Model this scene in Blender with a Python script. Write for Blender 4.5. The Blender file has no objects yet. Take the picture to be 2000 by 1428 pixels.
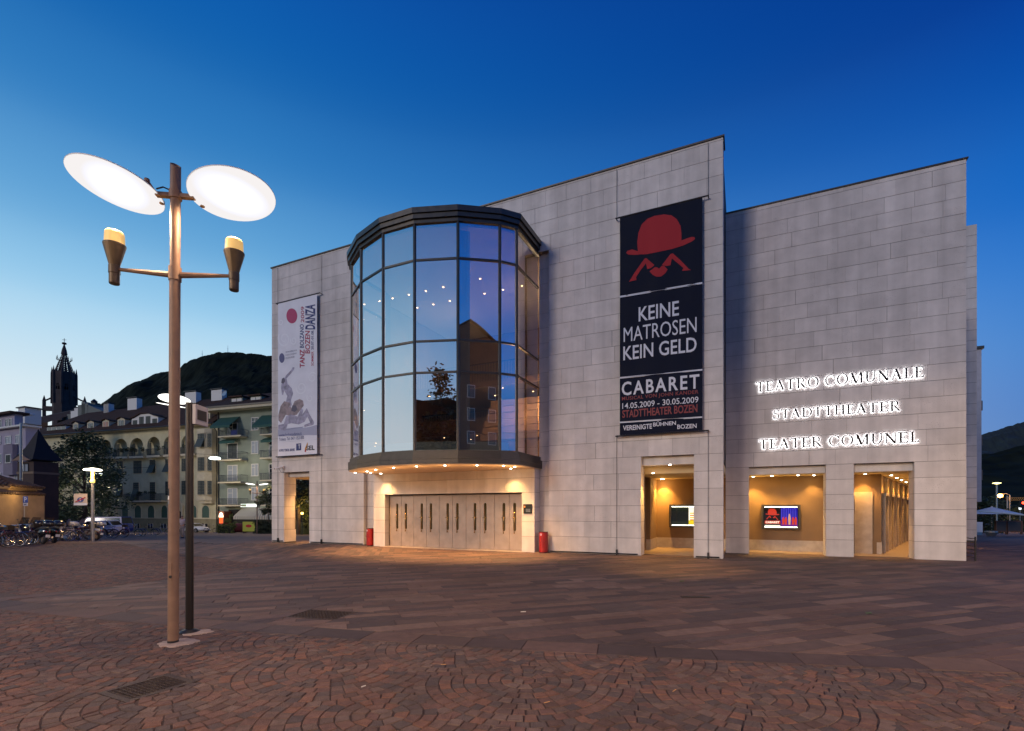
import bpy, math, random
from math import sin, cos, pi, radians, sqrt, atan2
from mathutils import Vector, Matrix
scene = bpy.context.scene
COL = scene.collection
random.seed(7)

# ---------------------------------------------------------------- camera, sky, sun, exposure
CF, CX, HY, CH = 970.0, 1000.0, 995.0, 1.8        # focal length, centre and horizon in photo pixels, eye height
cam_data = bpy.data.cameras.new('camera')
cam_data.sensor_width = 36.0
cam_data.lens = 36.0 * CF / 2000.0
cam_data.shift_y = (HY - 714.0) / 2000.0
cam_data.clip_start = 0.1
cam_data.clip_end = 9000.0
cam = bpy.data.objects.new('camera', cam_data)
cam.location = (0, 0, CH)
cam.rotation_euler = (radians(90), 0, 0)
COL.objects.link(cam)
scene.camera = cam

world = bpy.data.worlds.new('World')
scene.world = world
world.use_nodes = True
wn, wl = world.node_tree.nodes, world.node_tree.links
wn.clear()
w_out = wn.new('ShaderNodeOutputWorld')
w_bg = wn.new('ShaderNodeBackground')
w_tc = wn.new('ShaderNodeTexCoord')
w_sep = wn.new('ShaderNodeSeparateXYZ')
wl.new(w_tc.outputs['Generated'], w_sep.inputs[0])
def wmath(op, a, b=None, clamp=False):
    m = wn.new('ShaderNodeMath'); m.operation = op; m.use_clamp = clamp
    for i, v in enumerate((a, b)):
        if v is None: continue
        if hasattr(v, 'links'): wl.new(v, m.inputs[i])
        else: m.inputs[i].default_value = v
    return m.outputs[0]
def wramp(fac, stops):
    r = wn.new('ShaderNodeValToRGB'); r.color_ramp.interpolation = 'CARDINAL'
    e = r.color_ramp.elements
    e[0].position, e[0].color = stops[0][0], (*stops[0][1], 1)
    e[1].position, e[1].color = stops[-1][0], (*stops[-1][1], 1)
    for p, c in stops[1:-1]:
        n = e.new(p); n.color = (*c, 1)
    wl.new(fac, r.inputs[0]); return r.outputs[0]
w_el = wmath('MAXIMUM', w_sep.outputs['Z'], 0.0)
# twilight sky: pale towards the afterglow in the west (left), deep blue away from it and overhead
side_bright = wramp(w_el, [(0.0, (0.80, 0.88, 0.92)), (0.18, (0.67, 0.81, 0.89)), (0.30, (0.39, 0.65, 0.86)), (0.39, (0.18, 0.44, 0.73)),
                           (0.50, (0.062, 0.26, 0.58)), (0.60, (0.015, 0.15, 0.46)), (0.73, (0.003, 0.080, 0.37)), (1.0, (0.001, 0.035, 0.22))])
side_deep = wramp(w_el, [(0.0, (0.10, 0.25, 0.50)), (0.12, (0.060, 0.20, 0.54)), (0.24, (0.035, 0.20, 0.60)), (0.37, (0.006, 0.14, 0.56)),
                         (0.47, (0.001, 0.095, 0.46)), (0.60, (0.001, 0.038, 0.29)), (1.0, (0.001, 0.018, 0.15))])
w_dot = wmath('ADD', wmath('MULTIPLY', w_sep.outputs['X'], -0.88), wmath('MULTIPLY', w_sep.outputs['Y'], 0.25))
w_len = wmath('SQRT', wmath('ADD', wmath('MULTIPLY', w_sep.outputs['X'], w_sep.outputs['X']),
                            wmath('ADD', wmath('MULTIPLY', w_sep.outputs['Y'], w_sep.outputs['Y']), 0.02)))
w_az = wmath('MULTIPLY', wmath('ADD', wmath('DIVIDE', w_dot, w_len), 0.54), 0.86, True)
w_mix = wn.new('ShaderNodeMix'); w_mix.data_type = 'RGBA'
wl.new(w_az, w_mix.inputs[0]); wl.new(side_deep, w_mix.inputs[6]); wl.new(side_bright, w_mix.inputs[7])
wl.new(w_mix.outputs[2], w_bg.inputs[0])
w_bg.inputs[1].default_value = 1.0
wl.new(w_bg.outputs[0], w_out.inputs[0])

sun_data = bpy.data.lights.new('sun', 'SUN')
sun_data.energy = 0.95
sun_data.angle = radians(13)
sun_data.color = (1.0, 0.84, 0.76)
sun = bpy.data.objects.new('sun', sun_data)
sun.rotation_euler = Vector((0.70, 0.71, -0.30)).to_track_quat('-Z', 'Y').to_euler()   # low afterglow from behind the camera
COL.objects.link(sun)

scene.view_settings.view_transform = 'Standard'
scene.view_settings.look = 'None'
scene.view_settings.exposure = 0.0
scene.view_settings.gamma = 1.0
scene.cycles.use_denoising = True
scene.cycles.max_bounces = 7
scene.cycles.diffuse_bounces = 3
scene.cycles.glossy_bounces = 3
scene.cycles.transparent_max_bounces = 12
scene.cycles.sample_clamp_indirect = 4.0

# ---------------------------------------------------------------- helpers
class Frame:
    """A vertical reference plane of a building: local x runs right along the facade, y into it, z up."""
    def __init__(self, ox, oy, deg, z=0.0):
        a = radians(deg); self.o = Vector((ox, oy)); self.z0 = z
        self.r = Vector((cos(a), sin(a))); self.n = Vector((-sin(a), cos(a))); self.deg = deg
    def x(self, px, y=0.0):
        t = (px - CX) / CF; P = self.o + self.n * y
        return (t * P.y - P.x) / (self.r.x - t * self.r.y)
    def p(self, px, py, y=0.0):
        x = self.x(px, y); P = self.o + self.n * y + self.r * x
        return x, CH + (HY - py) * P.y / CF
    def w(self, x, y, z=0.0):
        P = self.o + self.r * x + self.n * y
        return Vector((P.x, P.y, z))
def at(px, py, Y):
    return Vector(((px - CX) / CF * Y, Y, CH + (HY - py) / CF * Y))
def zg(x, y):
    return -0.034 * (min(y, 110) - 26) if y > 26 else 0.0

MATS = {}
def mat(name, col, rough=0.6, metal=0.0, var=0.0, scale=3.0, bump=0.0, bscale=None, pits=0.0, emit=None, estr=0.0,
        rnd=0.0, spec=0.5, tint=None, streak=0.0, blot=0.0, gum=0.0):
    """Procedural surface: base colour with noise variation, per-piece variation (rnd), pits and fine relief."""
    if name in MATS: return MATS[name]
    m = bpy.data.materials.new(name); m.use_nodes = True
    nt = m.node_tree; N, L = nt.nodes, nt.links
    b = N['Principled BSDF']
    b.inputs['Roughness'].default_value = rough
    b.inputs['Metallic'].default_value = metal
    b.inputs['Specular IOR Level'].default_value = spec
    b.inputs['Base Color'].default_value = (*col, 1)
    geo = N.new('ShaderNodeNewGeometry')
    cur = None
    def mixc(f, a, bb, mode='MIX'):
        x = N.new('ShaderNodeMix'); x.data_type = 'RGBA'; x.blend_type = mode
        for i, v in ((0, f), (6, a), (7, bb)):
            if hasattr(v, 'links'): L.new(v, x.inputs[i])
            elif i == 0: x.inputs[0].default_value = v
            else: x.inputs[i].default_value = (*v, 1)
        return x.outputs[2]
    def noise(s, d=3.0):
        n = N.new('ShaderNodeTexNoise'); n.inputs['Scale'].default_value = s; n.inputs['Detail'].default_value = d
        L.new(geo.outputs['Position'], n.inputs['Vector']); return n.outputs['Fac']
    cur = col
    if rnd or tint:
        oi = N.new('ShaderNodeObjectInfo'); at_ = N.new('ShaderNodeAttribute'); at_.attribute_name = 'rnd'
        ad = N.new('ShaderNodeMath'); ad.operation = 'ADD'
        L.new(oi.outputs['Random'], ad.inputs[0]); L.new(at_.outputs['Fac'], ad.inputs[1])
        fr = N.new('ShaderNodeMath'); fr.operation = 'FRACT'; L.new(ad.outputs[0], fr.inputs[0])
        if tint:
            r = N.new('ShaderNodeValToRGB'); r.color_ramp.interpolation = 'CONSTANT'; e = r.color_ramp.elements
            e[0].position, e[0].color = 0, (*tint[0], 1)
            e[1].position, e[1].color = 1 / len(tint), (*tint[1], 1)
            for k in range(2, len(tint)):
                q = e.new(k / len(tint)); q.color = (*tint[k], 1)
            L.new(fr.outputs[0], r.inputs[0]); cur = r.outputs[0]
        else:
            mr = N.new('ShaderNodeMapRange'); mr.inputs['To Min'].default_value = 1 - rnd; mr.inputs['To Max'].default_value = 1 + rnd * .6
            L.new(fr.outputs[0], mr.inputs['Value'])
            hs = N.new('ShaderNodeHueSaturation'); L.new(mr.outputs[0], hs.inputs['Value']); hs.inputs['Color'].default_value = (*col, 1)
            cur = hs.outputs[0]
    if var:
        f = noise(scale, 5.0)
        r = N.new('ShaderNodeMapRange'); r.inputs['From Min'].default_value = .3; r.inputs['From Max'].default_value = .7
        r.inputs['To Min'].default_value = 1 - var; r.inputs['To Max'].default_value = 1 + var * .7
        L.new(f, r.inputs['Value'])
        g = N.new('ShaderNodeCombineColor')
        for i in range(3): L.new(r.outputs[0], g.inputs[i])
        cur = mixc(1.0, cur, g.outputs[0], 'MULTIPLY')
        rr = N.new('ShaderNodeMapRange'); rr.inputs['To Min'].default_value = max(.05, rough - .12); rr.inputs['To Max'].default_value = min(1, rough + .12)
        L.new(f, rr.inputs['Value']); L.new(rr.outputs[0], b.inputs['Roughness'])
    if pits:
        v = N.new('ShaderNodeTexVoronoi'); v.inputs['Scale'].default_value = 22; L.new(geo.outputs['Position'], v.inputs['Vector'])
        lt = N.new('ShaderNodeMath'); lt.operation = 'LESS_THAN'; lt.inputs[1].default_value = .16; L.new(v.outputs['Distance'], lt.inputs[0])
        n2 = noise(1.7, 2.0); gt = N.new('ShaderNodeMapRange'); gt.inputs['From Min'].default_value = .5; gt.inputs['From Max'].default_value = .68; gt.inputs['To Max'].default_value = pits
        L.new(n2, gt.inputs['Value'])
        mu = N.new('ShaderNodeMath'); mu.operation = 'MULTIPLY'; L.new(lt.outputs[0], mu.inputs[0]); L.new(gt.outputs[0], mu.inputs[1])
        cur = mixc(mu.outputs[0], cur, tuple(c * .35 for c in col))
    def mul(cur, fac_out, lo, hi, a=.3, c=.7):
        r = N.new('ShaderNodeMapRange'); r.inputs['From Min'].default_value = a; r.inputs['From Max'].default_value = c
        r.inputs['To Min'].default_value = lo; r.inputs['To Max'].default_value = hi; L.new(fac_out, r.inputs['Value'])
        g = N.new('ShaderNodeCombineColor')
        for i in range(3): L.new(r.outputs[0], g.inputs[i])
        return mixc(1.0, cur, g.outputs[0], 'MULTIPLY')
    if streak:     # rain streaks: noise drawn out along the height
        mp = N.new('ShaderNodeMapping'); mp.inputs['Scale'].default_value = (2.4, 2.4, .10); L.new(geo.outputs['Position'], mp.inputs[0])
        n = N.new('ShaderNodeTexNoise'); n.inputs['Scale'].default_value = 1.0; n.inputs['Detail'].default_value = 5; L.new(mp.outputs[0], n.inputs['Vector'])
        cur = mul(cur, n.outputs['Fac'], 1 - streak, 1 + streak * .5)
        cur = mul(cur, noise(.22, 2), 1 - streak * .8, 1 + streak * .6)
    if blot:
        cur = mul(cur, noise(.45, 4), 1 - blot, 1 + blot * .7); cur = mul(cur, noise(3.1, 6), 1 - blot * .6, 1 + blot * .4)
    if gum:        # trodden chewing gum and pale specks
        v = N.new('ShaderNodeTexVoronoi'); v.inputs['Scale'].default_value = 2.6; L.new(geo.outputs['Position'], v.inputs['Vector'])
        lt = N.new('ShaderNodeMath'); lt.operation = 'LESS_THAN'; lt.inputs[1].default_value = .045; L.new(v.outputs['Distance'], lt.inputs[0])
        mu = N.new('ShaderNodeMath'); mu.operation = 'MULTIPLY'; mu.inputs[1].default_value = gum; L.new(lt.outputs[0], mu.inputs[0])
        cur = mixc(mu.outputs[0], cur, (.05, .04, .038))
    if hasattr(cur, 'links'): L.new(cur, b.inputs['Base Color'])
    if bump:
        bp = N.new('ShaderNodeBump'); bp.inputs['Strength'].default_value = bump; bp.inputs['Distance'].default_value = .02
        L.new(noise(bscale or scale * 8, 6.0), bp.inputs['Height']); L.new(bp.outputs[0], b.inputs['Normal'])
    if emit:
        b.inputs['Emission Color'].default_value = (*emit, 1); b.inputs['Emission Strength'].default_value = estr
    MATS[name] = m; return m
def glass_mat(name, tint=(.8, .85, .9), refl=.35, rough=0.0, dark=1.0):
    if name in MATS: return MATS[name]
    m = bpy.data.materials.new(name); m.use_nodes = True
    N, L = m.node_tree.nodes, m.node_tree.links; N.clear()
    o = N.new('ShaderNodeOutputMaterial'); mx = N.new('ShaderNodeMixShader')
    t = N.new('ShaderNodeBsdfTransparent'); t.inputs[0].default_value = (*[c * dark for c in tint], 1)
    g = N.new('ShaderNodeBsdfGlossy'); g.inputs['Roughness'].default_value = rough; g.inputs[0].default_value = (.92, .95, 1, 1)
    fr = N.new('ShaderNodeFresnel'); fr.inputs[0].default_value = 1.5
    mr = N.new('ShaderNodeMapRange'); mr.inputs['From Max'].default_value = 1; mr.inputs['To Min'].default_value = refl; mr.inputs['To Max'].default_value = 1
    # a faint waviness keeps panes from mirroring perfectly
    geo = N.new('ShaderNodeNewGeometry'); nz = N.new('ShaderNodeTexNoise'); nz.inputs['Scale'].default_value = .8
    bp = N.new('ShaderNodeBump'); bp.inputs['Strength'].default_value = .02; bp.inputs['Distance'].default_value = .05
    L.new(geo.outputs['Position'], nz.inputs['Vector']); L.new(nz.outputs[0], bp.inputs['Height']); L.new(bp.outputs[0], g.inputs['Normal'])
    L.new(fr.outputs[0], mr.inputs[0]); L.new(mr.outputs[0], mx.inputs[0]); L.new(t.outputs[0], mx.inputs[1]); L.new(g.outputs[0], mx.inputs[2]); L.new(mx.outputs[0], o.inputs[0])
    MATS[name] = m; return m
def emat(name, col, s):
    if name in MATS: return MATS[name]
    m = bpy.data.materials.new(name); m.use_nodes = True
    N, L = m.node_tree.nodes, m.node_tree.links; N.clear()
    o = N.new('ShaderNodeOutputMaterial'); e = N.new('ShaderNodeEmission'); e.inputs[0].default_value = (*col, 1); e.inputs[1].default_value = s
    L.new(e.outputs[0], o.inputs[0]); MATS[name] = m; return m

class MB:
    def __init__(s): s.v = []; s.f = []; s.r = None
    def add(s, vs, fs):
        k = len(s.v); s.v += [tuple(v) for v in vs]; s.f += [tuple(i + k for i in f) for f in fs]; return s
    def box(s, x0, x1, y0, y1, z0, z1):
        return s.add([(x0, y0, z0), (x1, y0, z0), (x1, y1, z0), (x0, y1, z0), (x0, y0, z1), (x1, y0, z1), (x1, y1, z1), (x0, y1, z1)],
                     [(0, 3, 2, 1), (4, 5, 6, 7), (0, 1, 5, 4), (1, 2, 6, 5), (2, 3, 7, 6), (3, 0, 4, 7)])
    def prism(s, poly, a0, a1, axis='y'):
        """extrude a polygon; axis y: poly is (x,z); axis z: poly is (x,y); axis x: poly is (y,z)"""
        n = len(poly)
        m = {'y': lambda p, a: (p[0], a, p[1]), 'z': lambda p, a: (p[0], p[1], a), 'x': lambda p, a: (a, p[0], p[1])}[axis]
        return s.add([m(p, a0) for p in poly] + [m(p, a1) for p in poly],
                     [tuple(range(n - 1, -1, -1)), tuple(range(n, 2 * n))] + [(i, (i + 1) % n, n + (i + 1) % n, n + i) for i in range(n)])
    def face(s, pts):
        return s.add(pts, [tuple(range(len(pts)))])
    def tube(s, pts, r, seg=8, cap=True):
        pts = [Vector(p) for p in pts]; n = len(pts)
        rs = r if isinstance(r, (list, tuple)) else [r] * n
        vs = []; up = None
        for i, p in enumerate(pts):
            d = (pts[min(i + 1, n - 1)] - pts[max(i - 1, 0)]).normalized()
            if up is None:
                up = Vector((0, 0, 1)) if abs(d.z) < .9 else Vector((1, 0, 0))
            a = d.cross(up).normalized(); b = a.cross(d).normalized(); up = b
            for k in range(seg):
                t = 2 * pi * k / seg; vs.append(p + (a * cos(t) + b * sin(t)) * rs[i])
        fs = [(i * seg + k, i * seg + (k + 1) % seg, (i + 1) * seg + (k + 1) % seg, (i + 1) * seg + k) for i in range(n - 1) for k in range(seg)]
        if cap: fs += [tuple(range(seg - 1, -1, -1)), tuple((n - 1) * seg + k for k in range(seg))]
        return s.add(vs, fs)
    def lathe(s, prof, seg=16, c=(0, 0, 0)):
        vs = [(c[0] + r * cos(2 * pi * k / seg), c[1] + r * sin(2 * pi * k / seg), c[2] + z) for r, z in prof for k in range(seg)]
        n = len(prof)
        fs = [(i * seg + k, i * seg + (k + 1) % seg, (i + 1) * seg + (k + 1) % seg, (i + 1) * seg + k) for i in range(n - 1) for k in range(seg)]
        fs += [tuple(range(seg - 1, -1, -1)), tuple((n - 1) * seg + k for k in range(seg))]
        return s.add(vs, fs)
    def torus(s, c, R, r, seg=20, ss=6, axis='y', a0=0, a1=2 * pi):
        closed = abs(a1 - a0 - 2 * pi) < 1e-6; n = seg if closed else seg + 1
        pts = []
        for i in range(n):
            t = a0 + (a1 - a0) * i / seg
            if axis == 'y': p = (c[0] + R * cos(t), c[1], c[2] + R * sin(t)); e = Vector((cos(t), 0, sin(t))); o = Vector((0, 1, 0))
            else: p = (c[0] + R * cos(t), c[1] + R * sin(t), c[2]); e = Vector((cos(t), sin(t), 0)); o = Vector((0, 0, 1))
            for k in range(ss):
                q = 2 * pi * k / ss; pts.append(Vector(p) + (e * cos(q) + o * sin(q)) * r)
        m = n if closed else n - 1
        return s.add(pts, [(i * ss + k, i * ss + (k + 1) % ss, ((i + 1) % n) * ss + (k + 1) % ss, ((i + 1) % n) * ss + k) for i in range(m) for k in range(ss)])
    def xf(s, M):
        s.v = [tuple(M @ Vector(v)) for v in s.v]; return s
    def mesh(s, name, m=None, smooth=False):
        me = bpy.data.meshes.new(name); me.from_pydata(s.v, [], s.f)
        if s.r is not None:
            a = me.attributes.new('rnd', 'FLOAT', 'POINT'); a.data.foreach_set('value', s.r)
        if m: me.materials.append(m)
        if smooth: me.shade_smooth()
        me.update(); return me
    def build(s, name, m, parent=None, smooth=False, loc=None):
        o = bpy.data.objects.new(name, s.mesh(name, m, smooth)); COL.objects.link(o)
        if parent: o.parent = parent
        if loc: o.location = loc
        return o
def tag(o, label, cat, group=None, kind=None):
    if label: o['label'] = label
    if cat: o['category'] = cat
    if group: o['group'] = group
    if kind: o['kind'] = kind
    return o
def empty(name, loc=(0, 0, 0), rz=0.0, label=None, cat=None, group=None):
    o = bpy.data.objects.new(name, None); COL.objects.link(o); o.location = loc; o.rotation_euler = (0, 0, rz)
    o.empty_display_size = .2
    return tag(o, label, cat, group)
def fempty(F, name, label, cat, group=None, z=0.0):
    return empty(name, (F.o.x, F.o.y, z), radians(F.deg), label, cat, group)
def copy_tree(o, parent=None, label=None):
    c = o.copy(); COL.objects.link(c)
    if parent: c.parent = parent
    if label: c['label'] = label
    for ch in o.children: copy_tree(ch, c)
    return c
def inst(name, mesh, parent, loc=(0, 0, 0), rot=(0, 0, 0), scale=(1, 1, 1)):
    o = bpy.data.objects.new(name, mesh); COL.objects.link(o); o.parent = parent
    o.location = loc; o.rotation_euler = rot; o.scale = scale; return o
def light(kind, name, loc, energy, col, parent=None, aim=None, size=.08, cone=70, blend=.5):
    d = bpy.data.lights.new(name, kind); d.energy = energy; d.color = col
    if kind == 'SPOT': d.spot_size = radians(cone); d.spot_blend = blend
    if kind == 'AREA': d.size = size; d.shape = 'DISK'
    else: d.shadow_soft_size = size
    o = bpy.data.objects.new(name, d); COL.objects.link(o); o.location = loc
    if aim is not None: o.rotation_euler = Vector(aim).to_track_quat('-Z', 'Y').to_euler()
    if parent: o.parent = parent
    return o

def text_poly(body, size=1.0, xs=1.0, bold=0.0, space=1.0, align='CENTER'):
    """Flat lettering as 2D vertices and faces."""
    c = bpy.data.curves.new('t', 'FONT'); c.body = body; c.size = size; c.offset = bold; c.space_character = space
    c.align_x = align; c.resolution_u = 3
    o = bpy.data.objects.new('t', c); COL.objects.link(o)
    dg = bpy.context.evaluated_depsgraph_get(); me = o.evaluated_get(dg).to_mesh()
    vs = [(v.co.x * xs, v.co.y) for v in me.vertices]; fs = [tuple(p.vertices) for p in me.polygons]
    o.evaluated_get(dg).to_mesh_clear(); bpy.data.objects.remove(o); bpy.data.curves.remove(c)
    return vs, fs
def fit_text(body, x0, x1, z0, z1, bold=0.0, space=1.0):
    """lettering stretched to fill a box exactly"""
    vs, fs = text_poly(body, 1, 1, bold, space)
    ax, bx = min(v[0] for v in vs), max(v[0] for v in vs); ay, by = min(v[1] for v in vs), max(v[1] for v in vs)
    return [(x0 + (v[0] - ax) / (bx - ax) * (x1 - x0), z0 + (v[1] - ay) / (by - ay) * (z1 - z0)) for v in vs]

# palette
M_STONE = mat('pale limestone cladding', (.63, .585, .55), .68, rnd=.075, streak=.15, spec=.3, var=.10, scale=2.2, bump=.10, bscale=60, pits=.9)
M_STONE_D = mat('limestone backing and joints', (.10, .088, .08), .8)
M_BRONZE = mat('dark bronze metal', (.085, .075, .065), .38, .7, var=.12, scale=5)
M_BLACK = mat('black metal', (.02, .02, .022), .45, .3)
M_DARK = mat('dark void', (.015, .015, .015), .9)
M_STEEL = mat('brushed steel', (.45, .44, .42), .35, .9, var=.1, scale=9)
M_WHITE = mat('white paint', (.75, .75, .74), .5, var=.05)
# ---------------------------------------------------------------- ground
def L1(x): return 6.395 - .2077 * x + .00723 * x * x          # edge between near cobbles and kerb band
def L2(x): return 6.88 - .21 * x + .0090 * x * x              # edge between kerb band and slab paving
PORPH = [(.155, .092, .076), (.130, .086, .074), (.180, .104, .082), (.112, .082, .076), (.158, .104, .086), (.120, .076, .064),
         (.180, .125, .104), (.098, .076, .073), (.205, .108, .078), (.145, .100, .084), (.118, .090, .082), (.165, .095, .078)]
M_COB = mat('split porphyry cobble', (.15, .09, .075), .8, tint=PORPH, var=.22, scale=14, bump=.8, bscale=70, spec=.25, blot=.16, gum=.7)
SLABT = [(.140, .089, .075), (.110, .075, .066), (.162, .105, .086), (.093, .067, .062), (.130, .083, .070), (.192, .128, .102),
         (.106, .078, .071), (.150, .094, .076), (.088, .063, .060), (.124, .086, .074), (.170, .110, .086), (.082, .060, .057)]
M_SLAB = mat('sawn porphyry slab', (.13, .09, .08), .74, tint=[tuple(.95 * v for v in c) for c in SLABT], var=.2, scale=9, bump=.4, bscale=45, spec=.28, blot=.20, gum=.8)
M_BED = mat('sand and grit in the joints', (.085, .056, .045), .95, var=.4, scale=30)
M_FAR = mat('distant paving', (.125, .084, .070), .8, var=.3, scale=3, bump=.4, bscale=14)
xs = [-3000, -1200, -500, -250, -160] + [-120 + 8 * i for i in range(31)] + [160, 250, 500, 1200, 3000]
ys = [-3000, -1200, -400, -150, -60, -20, 0, 6, 12, 18, 22, 26, 30, 35, 42, 50, 60, 75, 90, 110, 160, 260, 500, 1200, 3500]
gb = MB()
for y in ys:
    for x in xs: gb.v.append((x, y, zg(x, y) - .010 if y < 26.5 else zg(x, y) - .012))
nx = len(xs)
for j in range(len(ys) - 1):
    for i in range(nx - 1): gb.f.append((j * nx + i, j * nx + i + 1, (j + 1) * nx + i + 1, (j + 1) * nx + i))
ground = gb.build('ground', M_BED); ground['kind'] = 'structure'
far = MB()
yy = [24.0, 26.0, 30, 35, 42, 50, 60, 75, 90, 110, 200]
for y in yy:
    for x in (-220, -120, -60, -30, -18, 0, 30, 60, 120, 260): far.v.append((x, y, zg(x, y) + (-.006 if y > 24 else -.02)))
for j in range(len(yy) - 1):
    for i in range(9): far.f.append((j * 10 + i, j * 10 + i + 1, (j + 1) * 10 + i + 1, (j + 1) * 10 + i))
o = far.build('far_plaza', M_FAR); o['kind'] = 'structure'
plaza = empty('plaza_paving'); plaza['kind'] = 'structure'; plaza['label'] = 'porphyry paving of the plaza, fans of cobbles and rows of slabs'

def clip(poly, nx_, ny_, d):
    """keep the part of a convex polygon with nx*x+ny*y >= d"""
    out = []
    for i in range(len(poly)):
        a, b = poly[i], poly[(i + 1) % len(poly)]
        fa, fb = nx_ * a[0] + ny_ * a[1] - d, nx_ * b[0] + ny_ * b[1] - d
        if fa >= 0: out.append(a)
        if (fa >= 0) != (fb >= 0):
            t = fa / (fa - fb); out.append((a[0] + (b[0] - a[0]) * t, a[1] + (b[1] - a[1]) * t))
    return out
def area(p): return .5 * abs(sum(p[i][0] * p[(i + 1) % len(p)][1] - p[(i + 1) % len(p)][0] * p[i][1] for i in range(len(p))))
def clean(p, e=.012):
    q = []
    for a in p:
        if not q or (a[0] - q[-1][0]) ** 2 + (a[1] - q[-1][1]) ** 2 > e * e: q.append(a)
    while len(q) > 2 and (q[0][0] - q[-1][0]) ** 2 + (q[0][1] - q[-1][1]) ** 2 < e * e: q.pop()
    return q
def inset(p, d):
    """shrink a convex polygon by d"""
    s = sum(p[i][0] * p[(i + 1) % len(p)][1] - p[(i + 1) % len(p)][0] * p[i][1] for i in range(len(p)))
    sg = 1 if s > 0 else -1
    q = p
    for i in range(len(p)):
        a, b = p[i], p[(i + 1) % len(p)]
        ex, ey = b[0] - a[0], b[1] - a[1]; l = sqrt(ex * ex + ey * ey)
        if l < 1e-6: continue
        nx_, ny_ = -ey / l * sg, ex / l * sg
        q = clip(q, nx_, ny_, nx_ * a[0] + ny_ * a[1] + d)
        if len(q) < 3: return []
    return q
def tangent(fn, x):
    s = (fn(x + .01) - fn(x - .01)) / .02; l = sqrt(1 + s * s)
    return -s / l, 1 / l, (-s * x + fn(x)) / l           # normal pointing to +Y side
# edge of the cobbled island on the left: X as function of Y
ISL = [(9.6, -10.9), (10.1, -10.4), (11.9, -9.18), (13.4, -8.65), (15.0, -8.1), (16.0, -7.85)]
def islx(y):
    if y <= ISL[0][0]: return -10.9 - (ISL[0][0] - y) * 1.5
    for (a, xa), (b, xb) in zip(ISL[:-1], ISL[1:]):
        if y <= b: return xa + (xb - xa) * (y - a) / (b - a)
    return -7.85
def isltop(x): return 16.1 + (-7.9 - x) * .66 + .012 * (-7.9 - x) ** 2
def in_island(x, y): return y > L2(x) + .45 and x < islx(y) and y < isltop(x)
def visible(x, y, m=.6): return 3.7 < y < 27 and abs(x) < 1.035 * y + m

def stone_mesh(mb, poly, r, top, drop, bev):
    p0 = poly; p1 = inset(poly, bev)
    if len(p1) < 3: return False
    if len(p1) != len(p0):
        p0 = p1
    k = len(mb.v); n = len(p0)
    tk = .015 if bev > .005 else .0016
    tl, tx, ty = top, random.uniform(-tk, tk), random.uniform(-tk, tk)
    cx, cy = p0[0]
    mb.v += [(a[0], a[1], -drop) for a in p0]
    mb.v += [(a[0], a[1], tl + tx * (a[0] - cx) + ty * (a[1] - cy)) for a in p1]
    mb.f.append(tuple(range(k + n, k + 2 * n)))
    mb.f += [(k + i, k + (i + 1) % n, k + n + (i + 1) % n, k + n + i) for i in range(n)]
    mb.r += [r] * (2 * n)
    return True
def ccw(p):
    s = sum(p[i][0] * p[(i + 1) % len(p)][1] - p[(i + 1) % len(p)][0] * p[i][1] for i in range(len(p)))
    return p if s > 0 else p[::-1]

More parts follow.
